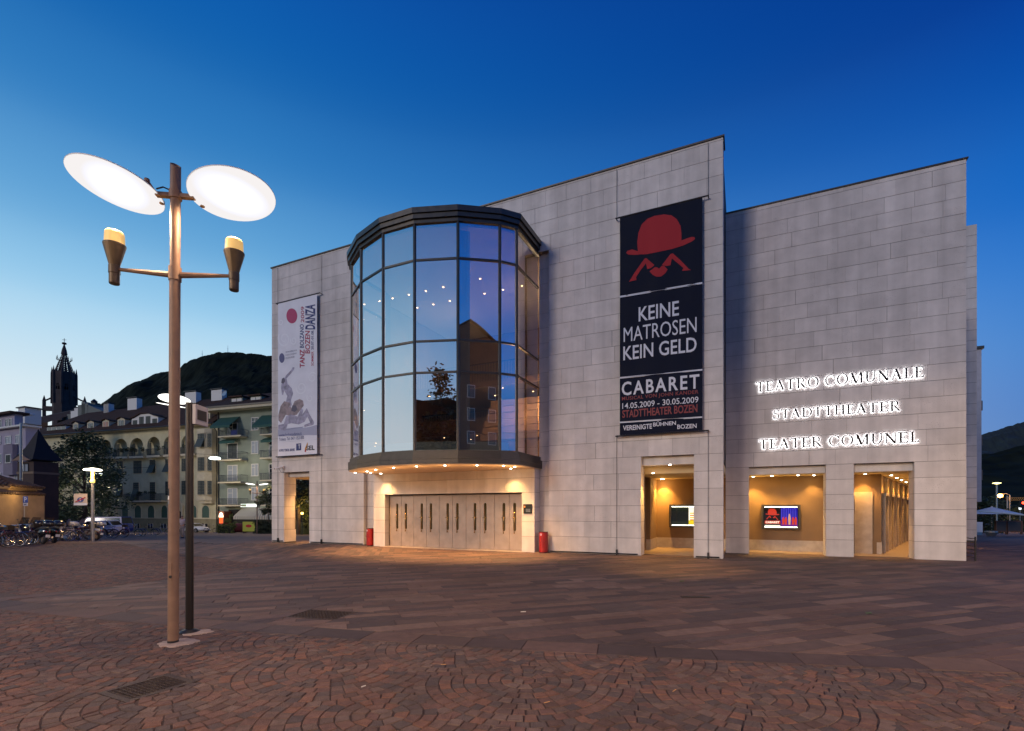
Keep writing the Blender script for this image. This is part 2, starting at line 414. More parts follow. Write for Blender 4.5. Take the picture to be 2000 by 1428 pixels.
# fans of cobbles: fish-scale lattice, round ends towards the viewer
def fans(ox, oy, ang, R, pitch, region, clips, box, cov=None):
    ca, sa = cos(ang), sin(ang)
    def l2w(u, v): return ox + ca * u - sa * v, oy + sa * u + ca * v
    out = []; rows = {}
    u0, u1, v0, v1 = box
    for j in range(int(v0 / R) - 2, int(v1 / R) + 3):
        for i in range(int(u0 / (2 * R)) - 2, int(u1 / (2 * R)) + 3):
            rows.setdefault(j, []).append((i * 2 * R + (j % 2) * R, j * R))
    for j, cs in rows.items():
        for cu, cv in cs:
            wx, wy = l2w(cu, cv)
            near = [(a, b) for k in (1, 2) for a, b in rows.get(j + k, []) if (a - cu) ** 2 + (b - cv) ** 2 < (2 * R) ** 2 * 1.01]
            for k in range(int(R / pitch + .5)):
                r0, r1 = k * pitch, (k + 1) * pitch; rm = (r0 + r1) / 2
                n = max(3, round(2 * pi * rm / (pitch * 1.03)))
                ph = random.random()
                ts = [(q + ph + random.uniform(-.13, .13)) / n * 2 * pi for q in range(n)]
                for q in range(n):
                    t0, t1 = ts[q], ts[(q + 1) % n] + (2 * pi if q == n - 1 else 0)
                    tm = (t0 + t1) / 2; mu, mv = cu + rm * cos(tm), cv + rm * sin(tm)
                    mx, my = l2w(mu, mv)
                    if not region(mx, my): continue
                    if any((mu - a) ** 2 + (mv - b) ** 2 < R * R for a, b in near): continue
                    if mv > cv + .55 * R: continue
                    j1 = random.uniform(-.006, .006)
                    pl = [(cu + r0 * cos(t0), cv + r0 * sin(t0)), (cu + (r1 + j1) * cos(t0), cv + (r1 + j1) * sin(t0)),
                          (cu + (r1 + j1) * cos(t1), cv + (r1 + j1) * sin(t1)), (cu + r0 * cos(t1), cv + r0 * sin(t1))]
                    if k == 0: pl = [pl[0], pl[1], (cu + r1 * cos(tm), cv + r1 * sin(tm)), pl[2]]
                    for a, b in near:
                        dx, dy = mu - a, mv - b; l = sqrt(dx * dx + dy * dy)
                        if l < R + pitch: pl = clip(pl, dx / l, dy / l, (dx * a + dy * b) / l + R)
                        if len(pl) < 3: break
                    if len(pl) < 3: continue
                    pl = [l2w(*a) for a in pl]
                    for c in clips(mx, my):
                        pl = clip(pl, *c)
                        if len(pl) < 3: break
                    if len(pl) < 3: continue
                    frags = [pl]
                    if cov and (mx - cov[0][0]) ** 2 + (my - cov[0][1]) ** 2 < 1.6: frags = subtract(pl, cov)
                    for pl in frags:
                        pl = clean(ccw(pl))
                        if len(pl) < 3: continue
                        pl = inset(pl, random.uniform(.0020, .0045)); pl = clean(pl, .02) if len(pl) > 2 else []
                        if len(pl) < 3 or area(pl) < .0018: continue
                        out.append([(a[0] + random.uniform(-.003, .003), a[1] + random.uniform(-.003, .003)) for a in pl])
    return out
# covers lying in the paving: (corners)
GRATE1 = [(-4.05, 4.86), (-3.797, 5.456), (-3.31, 5.21), (-3.60, 4.64)]
GRATE2 = [(-3.77, 8.31), (-3.63, 8.95), (-2.70, 8.73), (-2.92, 8.08)]
def inside(p, x, y):
    return all((p[(i + 1) % 4][0] - p[i][0]) * (y - p[i][1]) - (p[(i + 1) % 4][1] - p[i][1]) * (x - p[i][0]) <= 0.0 for i in range(4))
def cover_clips(p, x, y):
    """clip along the nearest edge line of a quad cover"""
    best = None
    for i in range(4):
        a, b = p[i], p[(i + 1) % 4]; ex, ey = b[0] - a[0], b[1] - a[1]; l = sqrt(ex * ex + ey * ey)
        nx_, ny_ = -ey / l, ex / l; d = nx_ * x + ny_ * y - (nx_ * a[0] + ny_ * a[1])
        if best is None or d > best[0]: best = (d, nx_, ny_, nx_ * a[0] + ny_ * a[1] + .008)
    return [best[1:]] if best[0] < .5 else []
def subtract(poly, cov):
    """pieces of a convex polygon outside a clockwise quad"""
    out = []; rest = poly
    for i in range(4):
        a, b = cov[i], cov[(i + 1) % 4]; ex, ey = b[0] - a[0], b[1] - a[1]; l = sqrt(ex * ex + ey * ey)
        nx_, ny_ = -ey / l, ex / l; d = nx_ * a[0] + ny_ * a[1] + .006
        o_ = clip(rest, nx_, ny_, d)
        if len(o_) > 2: out.append(o_)
        rest = clip(rest, -nx_, -ny_, -d)
        if len(rest) < 3: break
    return out
def reg_near(x, y): return visible(x, y) and y < L1(x) + .02
def clip_near(x, y):
    c = []
    if y > L1(x) - .5:
        a, b, d = tangent(L1, x); c.append((-a, -b, -d + .008))
    return c
near = fans(-2.9, 6.95, radians(-11), 1.10, .128, reg_near, clip_near, (-9, 14, -4.5, 3.5), cov=GRATE1)
def reg_isl(x, y): return in_island(x, y) and visible(x, y, .3)
def clip_isl(x, y):
    c = []
    if x > islx(y) - .5:
        s = (islx(y + .02) - islx(y - .02)) / .04; l = sqrt(1 + s * s)
        c.append((-1 / l, s / l, (-islx(y) + s * y) / l + .01))
    if y < L2(x) + .95:
        a, b, d = tangent(L2, x); c.append((a, b, d + .45 * b + .01))
    if y > isltop(x) - .5:
        a, b, d = tangent(isltop, x); c.append((-a, -b, -d + .01))
    return c
isl = fans(-9.5, 14.0, radians(-30), 1.10, .128, reg_isl, clip_isl, (-22, 10, -12, 14))
def put_pieces(polys, name, m, top, drop, bev, limit, massname, masslabel):
    def show(p):
        cx = sum(a[0] for a in p) / len(p); cy = sum(a[1] for a in p) / len(p)
        return -(area(p) / cy ** 3) if abs(cx) < 1.0 * cy and cy > 4.05 else 0
    polys.sort(key=show)
    rest = MB(); rest.r = []
    for k, p in enumerate(polys):
        t = top + random.uniform(-.0035, .0035) if bev > .005 else top + random.uniform(-.0012, .0012)
        if k < limit:
            b = MB(); b.r = []
            if stone_mesh(b, p, 0.0, t, drop, bev): b.build(name, m, plaza)
        else: stone_mesh(rest, p, random.random(), t, drop, bev)
    if rest.f:
        o = rest.build(massname, m, plaza); o['kind'] = 'stuff'; o['label'] = masslabel
put_pieces(near, 'cobblestone', M_COB, 0.0, .02, .0055, 280, 'cobblestone_field', 'remaining reddish cobbles laid in fans in the foreground')
put_pieces(isl, 'cobblestone', M_COB, 0.0, .03, .006, 0, 'far_cobblestone_field', 'small cobbles of the lens-shaped area on the left')

# kerb band of broad slabs between cobbles and rows
band = []
x = -15.0
while x < 9:
    w = random.choice((.62, .74, .85, .95, .7))
    x2 = x + w; sk = .10
    p = [(x, L1(x) + .004), (x2, L1(x2) + .004), (x2 + sk, L2(x2 + sk) - .004), (x + sk, L2(x + sk) - .004)]
    p = inset(ccw(p), .004)
    if len(p) > 2 and visible(x, L1(x), 1.5): band.append(p)
    x = x2
put_pieces(band, 'kerb_slab', M_SLAB, .0, .03, .003, 60, 'kerb_slab_rest', '')
# band along the edge of the island
y = 10.0
while y < 16.0:
    y2 = y + .8
    p = [(islx(y), y), (islx(y) + .42, y - .15), (islx(y2) + .42, y2 - .15), (islx(y2), y2)]
    band2 = inset(ccw(p), .005)
    b = MB(); b.r = []
    if len(band2) > 2 and stone_mesh(b, band2, 0, 0.0, .03, .003): b.build('kerb_slab', M_SLAB, plaza)
    y = y2

# rows of sawn slabs at 20 degrees, and at the left facade across them
def rows(ang, region, clips, u0, u1, v0, v1, wmin=.19, wmax=.34):
    ca, sa = cos(ang), sin(ang); out = []; v = v0
    while v < v1:
        w = random.choice((wmin, .22, .25, .28, wmax)); u = u0 + random.random()
        while u < u1:
            l = random.uniform(.5, 1.2) if random.random() < .8 else random.uniform(1.1, 1.8)
            p = [(u, v), (u + l, v), (u + l, v + w), (u, v + w)]
            p = [(ca * a - sa * b, sa * a + ca * b) for a, b in p]
            mx, my = sum(a[0] for a in p) / 4, sum(a[1] for a in p) / 4
            tests = [(mx, my)] + p
            if any(region(*t) for t in tests):
                for t in tests:
                    for c in clips(*t):
                        if len(p) > 2: p = clip(p, *c)
                for q in (subtract(p, GRATE2) if len(p) > 2 and (mx + 3.25) ** 2 + (my - 8.52) ** 2 < 4 else [p]):
                    if len(q) < 3: continue
                    q = clean(ccw(q), .01)
                    q = inset(q, random.uniform(.0034, .0055)) if len(q) > 2 else []
                    if len(q) > 2 and area(q) > .004: out.append(q)
            u += l
        v += w
    return out
TA, TB = (-8.3, 16.75), (-4.6, 20.4)       # edge of the crosswise paving before the left facade
tl_ = sqrt((TB[0] - TA[0]) ** 2 + (TB[1] - TA[1]) ** 2)
TN = (-(TB[1] - TA[1]) / tl_, (TB[0] - TA[0]) / tl_); TD = TN[0] * TA[0] + TN[1] * TA[1]
def cross(x, y): return TN[0] * x + TN[1] * y > TD and y > isltop(x) - .1
def reg_rows(x, y):
    return visible(x, y, 1.2) and y > L2(x) - .01 and not in_island(x, y) and not (x < islx(y) + .35 and y < 16) and not cross(x, y) and y < 25.5
def clip_rows(x, y):
    c = []
    if y < L2(x) + 1.0:
        a, b, d = tangent(L2, x); c.append((a, b, d))
    if y < 16 and x < islx(y) + 1.6:
        s = (islx(y + .02) - islx(y - .02)) / .04; l = sqrt(1 + s * s)
        c.append((1 / l, -s / l, (islx(y) - s * y) / l + .42))
    if abs(TN[0] * x + TN[1] * y - TD) < 1.2 and y > 15.5: c.append((-TN[0], -TN[1], -TD))
    return c
def reg_cross(x, y): return visible(x, y, 1.0) and cross(x, y) and y < 25.9
def clip_cross(x, y):
    c = []
    if abs(TN[0] * x + TN[1] * y - TD) < 1.3: c.append((TN[0], TN[1], TD))
    if y < isltop(x) + 1.0 and x < -7.9:
        a, b, d = tangent(isltop, x); c.append((a, b, d))
    return c
slabs = rows(radians(20), reg_rows, clip_rows, -12, 40, 2, 28)
slabs += rows(radians(102), reg_cross, clip_cross, -5, 40, -5, 30)
put_pieces(slabs, 'paving_slab', M_SLAB, .0, .03, .002, 280, 'paving_slab_field', 'porphyry slabs laid in long rows up to the theatre')

M_IRON = mat('rusty cast iron cover', (.050, .030, .021), .6, .2, var=.4, scale=25, bump=.5, bscale=80)
def grate(corn, name, label, n1, n2, frame=.06):
    c = [Vector((a, b)) for a, b in corn]; cen = sum(c, Vector((0, 0))) / 4
    e1 = (c[1] - c[0]); e2 = (c[2] - c[1]); l1, l2 = e1.length, e2.length
    root = empty(name, (cen.x, cen.y, 0), atan2(e2.y, e2.x), label, 'manhole cover')
    b = MB()
    b.box(-l2 / 2, l2 / 2, -l1 / 2, l1 / 2, -.03, -.010)
    b.build('plate', M_IRON, root)
    f = MB()
    f.box(-l2 / 2, l2 / 2, -l1 / 2, -l1 / 2 + frame, -.028, .001).box(-l2 / 2, l2 / 2, l1 / 2 - frame, l1 / 2, -.028, .001)
    f.box(-l2 / 2, -l2 / 2 + frame, -l1 / 2 + frame, l1 / 2 - frame, -.028, .001).box(l2 / 2 - frame, l2 / 2, -l1 / 2 + frame, l1 / 2 - frame, -.028, .001)
    f.build('frame', M_IRON, root)
    s = MB()
    for i in range(n1):
        for j in range(n2):
            x = -l2 / 2 + frame + (i + .5) * (l2 - 2 * frame) / n1; y = -l1 / 2 + frame + (j + .5) * (l1 - 2 * frame) / n2
            w, d = (l2 - 2 * frame) / n1 * .36, (l1 - 2 * frame) / n2 * .28
            if (i + j) % 2: w, d = w * .75, d * 1.3
            s.box(x - w, x + w, y - d, y + d, -.0105, -.003)
    o = s.build('tread_pattern', M_IRON, root); o['kind'] = 'stuff'
grate(GRATE1, 'manhole_cover', 'rectangular rusty iron cover set in the near cobbles in front of the lamp post', 16, 12)
grate(GRATE2, 'manhole_cover', 'brown chequered iron cover in the slab rows right of the two poles', 14, 7, .035)
dr = empty('drain_grate', (3.78, 10.2, 0), radians(-6), 'small oblong drain grate in the slabs before the dark banner', 'drain')
b = MB().box(-.30, .30, -.10, .10, .001, .004); b.build('frame', M_IRON, dr)
b = MB()
for i in range(14): b.box(-.28 + i * .041, -.258 + i * .041, -.08, .08, .0035, .009)
o = b.build('bars', M_BLACK, dr); o['kind'] = 'stuff'
dr = empty('drain_grate', (13.8, 16.15, 0), radians(-25), 'long slotted drain in front of the rightmost stone pier', 'drain')
b = MB().box(-.52, .52, -.13, .13, .001, .004); b.build('frame', M_IRON, dr)
b = MB()
for i in range(20): b.box(-.5 + i * .05, -.475 + i * .05, -.10, .10, .0035, .008)
o = b.build('bars', M_BLACK, dr); o['kind'] = 'stuff'
b = MB().lathe([(.40, .001), (.40, .006), (.385, .007), (.37, .004), (.36, .004)], 28, (0, 0, 0))
o = b.build('manhole_cover', M_IRON, None, loc=(1.9, 16.7, 0)); tag(o, 'round dark manhole cover near the wall right of the entrance', 'manhole cover')
# litter
def bit(name, pos, rz, label, cat, m, w=.06, r=.004):
    b = MB().tube([(-w / 2, 0, r), (w / 2, 0, r)], r, 6)
    o = b.build(name, m, None, loc=(pos[0], pos[1], .003)); o.rotation_euler = (0, 0, rz); tag(o, label, cat)
M_FILT = mat('cigarette filter paper', (.55, .30, .12), .8, var=.2, scale=200)
M_PAPER = mat('scrap paper', (.6, .57, .52), .8)
def gp(px, py): Y = CF * CH / (py - HY); return ((px - CX) / CF * Y, Y)
bit('cigarette_butt', gp(1317, 1350), .8, 'orange cigarette butt on the cobbles, lower right of the centre', 'cigarette butt', M_FILT, .07)
bit('cigarette_butt', gp(1068, 1373), .5, 'orange cigarette butt on the cobbles near the bottom centre', 'cigarette butt', M_FILT, .06)
bit('cigarette_butt', gp(866, 1299), .1, 'orange cigarette butt on the cobbles just below the kerb band', 'cigarette butt', M_FILT, .06)
bit('paper_scrap', gp(1022, 1196), .2, 'small white paper scrap on the slab rows', 'litter', M_PAPER, .09, .008)
bit('paper_scrap', gp(710, 1342), .9, 'small white paper scrap on the cobbles right of the iron cover', 'litter', M_PAPER, .05, .006)
M_LEAF0 = mat('fallen green leaf', (.07, .11, .04), .6)
for (px, py, l) in ((1697, 1199, 'fallen green leaf on the slabs at the right'), (1332, 1136, 'fallen dark green leaf on the slabs before the dark banner')):
    X, Y = gp(px, py); b = MB()
    b.add([(-.09, 0, .004), (-.03, .045, .02), (.03, .05, .012), (.09, .01, .022), (.03, -.04, .006), (-.04, -.035, .016)], [(0, 5, 4, 1), (1, 4, 3, 2)])
    o = b.build('fallen_leaf', M_LEAF0, None, loc=(X, Y, .002)); o.rotation_euler = (0, 0, .5); tag(o, l, 'leaf')
# ---------------------------------------------------------------- theatre
TH = Frame(7.65, 18.0, -25)
theatre = fempty(TH, 'theatre', 'large pale limestone theatre with a faceted glass bay over its bronze doors', 'theatre')
def pieces_of(spans, cuts):
    out = []
    for a, b in spans:
        segs = [(a, b)]
        for c0, c1 in cuts:
            segs = [q for s0, s1 in segs for q in ((s0, min(s1, c0)), (max(s0, c1), s1)) if q[1] - q[0] > .02]
        out += segs
    return out
STONES = []         # (parent, x0, x1, yfront, z0, z1, plane) collected, the largest become parts
def stone_wall(parent, x0, x1, zs, yf, openings=(), plane='xz', seed=1, wmin=.86, wmax=1.14, snap=()):
    """courses of cladding; plane xz faces -y, plane yz faces +x or -x"""
    rg = random.Random(seed)
    for k in range(len(zs) - 1):
        z0, z1 = zs[k], zs[k + 1]; zm = (z0 + z1) / 2
        spans = [(x0, x1)]
        for o in openings:
            if o[2] < zm < o[3]: spans = pieces_of(spans, [(o[0], o[1])])
        for a, b in spans:
            x = a; first = True
            while x < b - .01:
                w = rg.uniform(wmin, wmax)
                if first and k % 2: w *= .55
                first = False
                e = x + w
                if b - e < .4: e = b
                if b - a < 1.6: e = b
                STONES.append((parent, x, e, yf, z0, z1, plane)); x = e
M_JO = M_STONE_D
# --- front wall (plane y = 0)
Z1 = [0.0, .68] + [.68 + .632 * k for k in range(1, 24)] + [15.30]
O_A, O_B = (-22.33, -20.44, -1, 3.84), (-2.93, -1.00, -1, 3.84)
BAYOP = (-16.69, -6.74, -1, 12.688)
def wall_with_holes(name, parent, x0, x1, z0, z1, y0, y1, holes, m):
    """one backing slab with rectangular openings, made of butted boxes"""
    b = MB(); xs_ = sorted({x0, x1, *[v for h in holes for v in h[:2]]})
    for a, c in zip(xs_[:-1], xs_[1:]):
        mid = (a + c) / 2; cuts = sorted([(max(z0, h[2]), h[3]) for h in holes if h[0] < mid < h[1]])
        z = z0
        for c0, c1 in cuts:
            if c0 > z: b.box(a, c, y0, y1, z, c0)
            z = max(z, c1)
        if z < z1: b.box(a, c, y0, y1, z, z1)
    return b.build(name, m, parent)
T = .012   # stone face stands this far proud of its backing
front = wall_with_holes('front_wall', theatre, -23.29, -.012, -.4, 15.29, T, .72, [(a - T, c + T, d, e) for a, c, d, e in (O_A, O_B, BAYOP)], M_JO)
stone_wall(front, -23.30, 0.0, Z1, 0.0, [O_A, O_B, BAYOP], seed=3)
# ends and reveals of the front wall
front2 = front
stone_wall(front, .72, .0, [0], 0)
def reveal(parent, x, y0, y1, zs, side, seed=5):
    """side +1: stone faces +x at x; -1: faces -x"""
    for k in range(len(zs) - 1): STONES.append((parent, y0, y1, x, zs[k], zs[k + 1], 'yz+' if side > 0 else 'yz-'))
reveal(front, 0.0, T, .72, Z1, 1)
reveal(front, -22.33 + .0, T, .80, [z for z in Z1 if z < 3.9], 1)
reveal(front, -2.93, T, .72, [z for z in Z1 if z < 3.9], 1)
reveal(front, -1.00, T, .72, [z for z in Z1 if z < 3.9], -1)
reveal(front, -20.44, T, .72, [z for z in Z1 if z < 3.9], -1)
reveal(front, -16.69, T, .22, [z for z in Z1 if z < 12.7], 1)
# black base pipe and brackets
b = MB()
for a, c in ((-16.0 - .6, -22.3 + 2, ), ):
    pass
for a, c in ((-20.3, -16.75), (-23.2, -22.4), (-6.65, -3.05), (-.93, -.12)): MB().tube([(a, -.035, .055), (c, -.035, .055)], .028, 6).build('base_pipe', M_BLACK, theatre)
# coping
b = MB().box(-23.36, .05, -.05, .78, 15.30, 15.36); b.build('coping', M_BRONZE, theatre)
# niche walls beside the bay (y = .22) and soffit over them
niche = MB().box(-7.26, -6.74, .232, .6, -.1, 12.688).box(-16.69, -15.50, .232, .6, -.1, 12.688).box(-15.5, -7.26, .232, .6, 12.7, 12.72).build('niche_wall', M_JO, theatre)
for k in range(len(Z1) - 1):
    if Z1[k] < 12.6:
        STONES.append((niche, -7.26, -6.742, .22, Z1[k], Z1[k + 1], 'xz')); STONES.append((niche, -16.688, -15.5, .22, Z1[k], Z1[k + 1], 'xz'))
# --- right wing wall (plane y = 2.8)
Z2 = [0.0, .645] + [.645 + .574 * k for k in range(1, 24)] + [14.0]
O_C, O_D = (.875, 3.533, -1, 3.515), (4.435, 6.253, -1, 3.515)
right = wall_with_holes('right_wall', theatre, .0, 7.695, -.3, 13.99, 2.8 + T, 3.5, [(a - T, c + T, d, e) for a, c, d, e in (O_C, O_D)], M_JO)
stone_wall(right, .0, 7.70, Z2, 2.8, [O_C, O_D], seed=11)
for x_, s_ in ((3.533, -1), (6.253, -1), (.875, 1), (4.435, 1)): reveal(right, x_, 2.8 + T, 3.5, [z for z in Z2 if z < 3.6], s_)
b = MB().box(.0, 7.75, 2.76, 3.56, 14.0, 14.05); b.build('coping', M_BRONZE, theatre)

def emit_stones(limit=292):
    def show(s):
        p, a, c, yf, z0, z1, pl = s
        if pl == 'xz':
            w = TH.w((a + c) / 2, yf); return -(c - a) * (z1 - z0) / (w.y ** 2)
        w = TH.w(yf, (a + c) / 2); return -(c - a) * (z1 - z0) * .12 / (w.y ** 2)
    STONES.sort(key=show)
    cache = {}; g = .0056; gv = .0022; rest = {}
    for k, (p, a, c, yf, z0, z1, pl) in enumerate(STONES):
        if k < limit and pl == 'xz':
            key = (round(c - a, 2), round(z1 - z0, 3))
            if key not in cache:
                w, h = c - a, z1 - z0; e = .003
                b = MB()
                b.add([(gv, .03, g), (w - gv, .03, g), (w - gv, .03, h - g), (gv, .03, h - g),
                       (gv, e, g), (w - gv, e, g), (w - gv, e, h - g), (gv, e, h - g),
                       (gv + e, 0, g + e), (w - gv - e, 0, g + e), (w - gv - e, 0, h - g - e), (gv + e, 0, h - g - e)],
                      [(0, 1, 5, 4), (1, 2, 6, 5), (2, 3, 7, 6), (3, 0, 4, 7), (4, 5, 9, 8), (5, 6, 10, 9), (6, 7, 11, 10), (7, 4, 8, 11), (8, 9, 10, 11)])
                cache[key] = b.mesh('stone', M_STONE)
            inst('stone', cache[key], p, (a, yf + random.uniform(-.0012, .0012), z0))
        else:
            r = rest.setdefault(p.name, (p, MB())); m = r[1]
            if m.r is None: m.r = []
            q = random.random(); n0 = len(m.v); dj = random.uniform(-.0012, .0012)
            if pl == 'xz': m.box(a + gv, c - gv, yf + dj, yf + .03, z0 + g, z1 - g)
            elif pl == 'yz+': m.box(yf - .03, yf + dj, a + g, c - g, z0 + g, z1 - g)
            else: m.box(yf + dj, yf + .03, a + g, c - g, z0 + g, z1 - g)
            m.r += [q] * (len(m.v) - n0)
    for nm, (p, m) in rest.items():
        o = m.build('stone_rest', M_STONE, p); o['kind'] = 'stuff'

# --- hidden shells: roof, side and rear walls, so light and reflections behave
M_RENDER = mat('ochre plaster', (.21, .13, .065), .75, var=.12, scale=1.5, bump=.15, bscale=50)
M_CEIL = mat('warm ceiling plaster', (.50, .40, .24), .8)
M_FLOORT = mat('arcade floor slabs', (.24, .18, .14), .5, var=.2, scale=2)
b = MB()
b.box(-23.28, -.02, .73, 30, 14.9, 15.1).box(.0, 7.68, 3.52, 30, 13.6, 13.8)
b.box(-23.28, 7.68, 30, 30.3, -3, 14.5)
b.box(-23.28, -23.0, 9.0, 30, -3, 14.9)
b.box(-23.28, -23.0, .73, 9.0, 3.9, 14.9)
b.box(-.30, -.02, .73, 30, 3.7, 14.9)
b.build('upper_walls', M_STONE_D, theatre)
# arcade behind openings B, C, D
CZ = 3.21
b = MB()
b.box(-3.4, 7.0, 4.60, 4.9, -.02, CZ)                                    # back wall, before corridor
b.xf(Matrix())
b = MB()
b.box(-3.40, 5.65, 4.62, 4.9, -.02, CZ)
b.box(-3.42, -3.05, 2.80, 4.62, -.02, CZ).box(-3.42, -3.22, .72, 2.80, -.02, CZ)
b.build('arcade_wall', M_RENDER, theatre)
M_LSTONE0 = mat('honed limestone skirting', (.42, .36, .30), .5, var=.15, scale=5)
b = MB()
b.box(-3.42, .0, .72, 4.62, CZ, CZ + .3).box(.0, 7.68, 3.5, 4.62, CZ, CZ + .3).box(5.65, 7.68, 4.62, 5.2, CZ, CZ + .3)
b.build('arcade_ceiling', M_CEIL, theatre)
b = MB().box(-3.42, -.02, .72, 4.62, -.06, .012).box(.0, 7.68, 3.5, 4.62, -.06, .012).box(5.65, 7.68, 4.62, 5.2, -.06, .010)
b.build('arcade_floor', M_FLOORT, theatre)
# stone skirting
sk = MB()
sk.box(-3.05, 4.2, 4.60, 4.62, .012, .48).box(-3.05, -3.03, 2.80, 4.60, .012, .48).box(-3.22, -3.05, 2.78, 2.80, .012, .48)
sk.box(5.50, 5.67, 4.60, 4.62, .012, .48)
sk.build('skirting', mat('honed limestone skirting', (.42, .36, .30), .5, var=.15, scale=5), theatre)
# recessed lintels
for q in ((-2.93, -1.0, .22, .70, CZ + .30, 3.835), (.875, 3.533, 3.02, 3.49, 3.215, 3.51), (4.435, 6.253, 3.02, 3.49, 3.215, 3.51), (-22.33, -20.44, .30, .715, 3.585, 3.835)): MB().box(*q).build('lintel', M_STONE, theatre)
# stone door frame in the arcade back wall near pier, dark door and stone jamb
M_LSTONE = mat('honed limestone frame', (.40, .33, .27), .5, var=.18, scale=4, bump=.05, bscale=40)
b = MB().box(3.95, 4.45, 4.56, 4.62, .012, 2.42).box(4.75, 5.35, 4.56, 4.62, .012, 2.50).box(4.45, 4.75, 4.56, 4.62, 2.38, 2.50)
b.build('door_frame', M_LSTONE, theatre)
b = MB().box(4.45, 4.75, 4.60, 4.615, .012, 2.38)
b.build('side_door', mat('dark grey door', (.045, .04, .035), .4), theatre)
# arcade along the splayed right flank, 17.4 degrees off the facade axis
cor = empty('flank_arcade'); cor.parent = theatre; cor.location = (5.65, 4.9, 0); cor.rotation_euler = (0, 0, radians(-17.4))
MB().box(-.3, 0, 0, 22, -1.2, CZ).build('wall', M_RENDER, cor)
MB().box(-.3, 2.46, -.2, 22, CZ + .003, CZ + .3).build('ceiling', M_CEIL, cor); MB().box(-.3, 2.4, -.2, 22, -1.4, .006).build('floor', M_FLOORT, cor)
MB().box(0, .03, 0, 20, .012, .48).build('skirting', M_LSTONE0, cor)
for k, yy0 in enumerate((5.3, 7.4, 9.6, 12.2, 15.0, 18.0)):
    yy0 -= 4.9
    MB().box(0, .15, yy0, yy0 + .22, .012, 2.35).box(0, .15, yy0 + 1.1, yy0 + 1.32, .012, 2.35).box(0, .19, yy0 - .04, yy0 + 1.36, 2.35, 2.47).build('door_surround', M_LSTONE, cor)
    if k != 2: MB().box(.002, .02, yy0 + .22, yy0 + 1.1, .012, 2.35).build('corridor_door', mat('brown timber door', (.10, .055, .028), .45), cor)
# outer piers of the corridor on the far right flank
for k in range(7):
    y0 = 1.3 + k * 3.4
    MB().box(1.80, 2.46, y0, y0 + 1.3, -1.3, CZ).build('pier', M_STONE, cor)
MB().box(1.5, 2.46, -.3, 22, CZ + .303, 13.6).build('flank_wall', M_STONE, cor)
b = MB().tube([(7.74, 3.2, .1), (7.74, 3.2, 13.2)], .035, 8).tube([(7.74, 3.2, 7.0), (7.74, 3.2, 7.35)], .05, 8)
b.build('downpipe', M_BLACK, theatre)
# passage through the left corner (opening A): ceiling, inner beam and far opening
b = MB().box(-23.28, -19.6, .72, 5.6, 3.58, 3.86); b.build('passage_ceiling', M_CEIL, theatre)
b = MB().box(-20.44, -20.2, .72, 5.6, -.1, 3.58).build('passage_wall', M_STONE, theatre)
b = MB().box(-23.28, -22.33, .72, .80, -.1, 3.58).build('corner_pier', M_JO, theatre)
pb = wall_with_holes('rear_screen', theatre, -30.0, -14.0, -1.2, 7.5, 12.0, 12.6, [(-27.0, -20.8, -2, 3.35)], M_STONE)
b = MB().box(-29, -19, 12.6, 16, 3.35, 3.5); b.build('rear_ceiling', M_CEIL, theatre)

# --- bay: plan polygon around u = -11.4
UC = -11.4
PLAN = [(-4.25, -.20), (-4.25, 2.1), (-3.75, 2.7), (-2.4, 3.6), (-.77, 4.15), (.77, 4.15), (2.4, 3.6), (3.75, 2.7), (4.25, 2.1), (4.25, -.20)]
def offs(d):
    """plan polygon offset outwards by d, in theatre coordinates (x, y)"""
    P = [Vector((UC + a, -v)) for a, v in PLAN]; out = []
    for i, p in enumerate(P):
        ns = []
        if i > 0: e = (p - P[i - 1]).normalized(); ns.append(Vector((e.y, -e.x)))
        if i < len(P) - 1: e = (P[i + 1] - p).normalized(); ns.append(Vector((e.y, -e.x)))
        m = sum(ns, Vector((0, 0))).normalized(); k = 1 / max(.5, m.dot(ns[0]))
        q = p + m * d * k
        if i in (0, len(P) - 1): q.y = .22
        out.append((q.x, q.y))
    return out
bay = empty('glass_bay', label='faceted bay of blue reflecting glass in bronze mullions'); bay.parent = theatre; del bay['label']
def band(b, d0, d1, z0, z1):
    A, B = offs(d0), offs(d1)
    n = len(A); k = len(b.v)
    b.v += [(x, y, z0) for x, y in A] + [(x, y, z0) for x, y in B] + [(x, y, z1) for x, y in A] + [(x, y, z1) for x, y in B]
    for i in range(n - 1):
        b.f += [(k + n + i, k + n + i + 1, k + 3 * n + i + 1, k + 3 * n + i), (k + i + 1, k + i, k + 2 * n + i, k + 2 * n + i + 1),
                (k + 2 * n + i, k + 3 * n + i, k + 3 * n + i + 1, k + 2 * n + i + 1), (k + i, k + i + 1, k + n + i + 1, k + n + i)]
    return b
for z0, z1, d in ((12.62, 12.76, -.06), (12.765, 12.94, .02), (12.945, 13.15, .08)):
    band(MB(), -.35, d, z0, z1).build('cornice_band', M_BRONZE, bay)
for z0, z1, d in ((3.88, 4.03, -.04), (3.70, 3.875, .03), (3.53, 3.695, .03)):
    band(MB(), -.35, d, z0, z1).build('sill_band', M_BRONZE, bay)
b = MB(); P = offs(-.02); b.prism([(x, y) for x, y in P], 13.151, 13.19, 'z'); b.build('bay_roof', M_BRONZE, bay)
M_SOFF = mat('soffit plaster', (.62, .50, .38), .8)
b = MB(); P = offs(-.02); b.prism([(x, y) for x, y in P], 3.50, 3.528, 'z'); b.build('soffit', M_SOFF, bay)
G = offs(-.14)
ZT = [4.03, 6.98, 8.17, 11.25, 12.62]
for i, (x, y) in enumerate(G[1:-1]):
    b = MB().lathe([(.062, 4.03), (.062, 12.62)], 8, (x, y, 0)); b.build('mullion', M_BRONZE, bay)
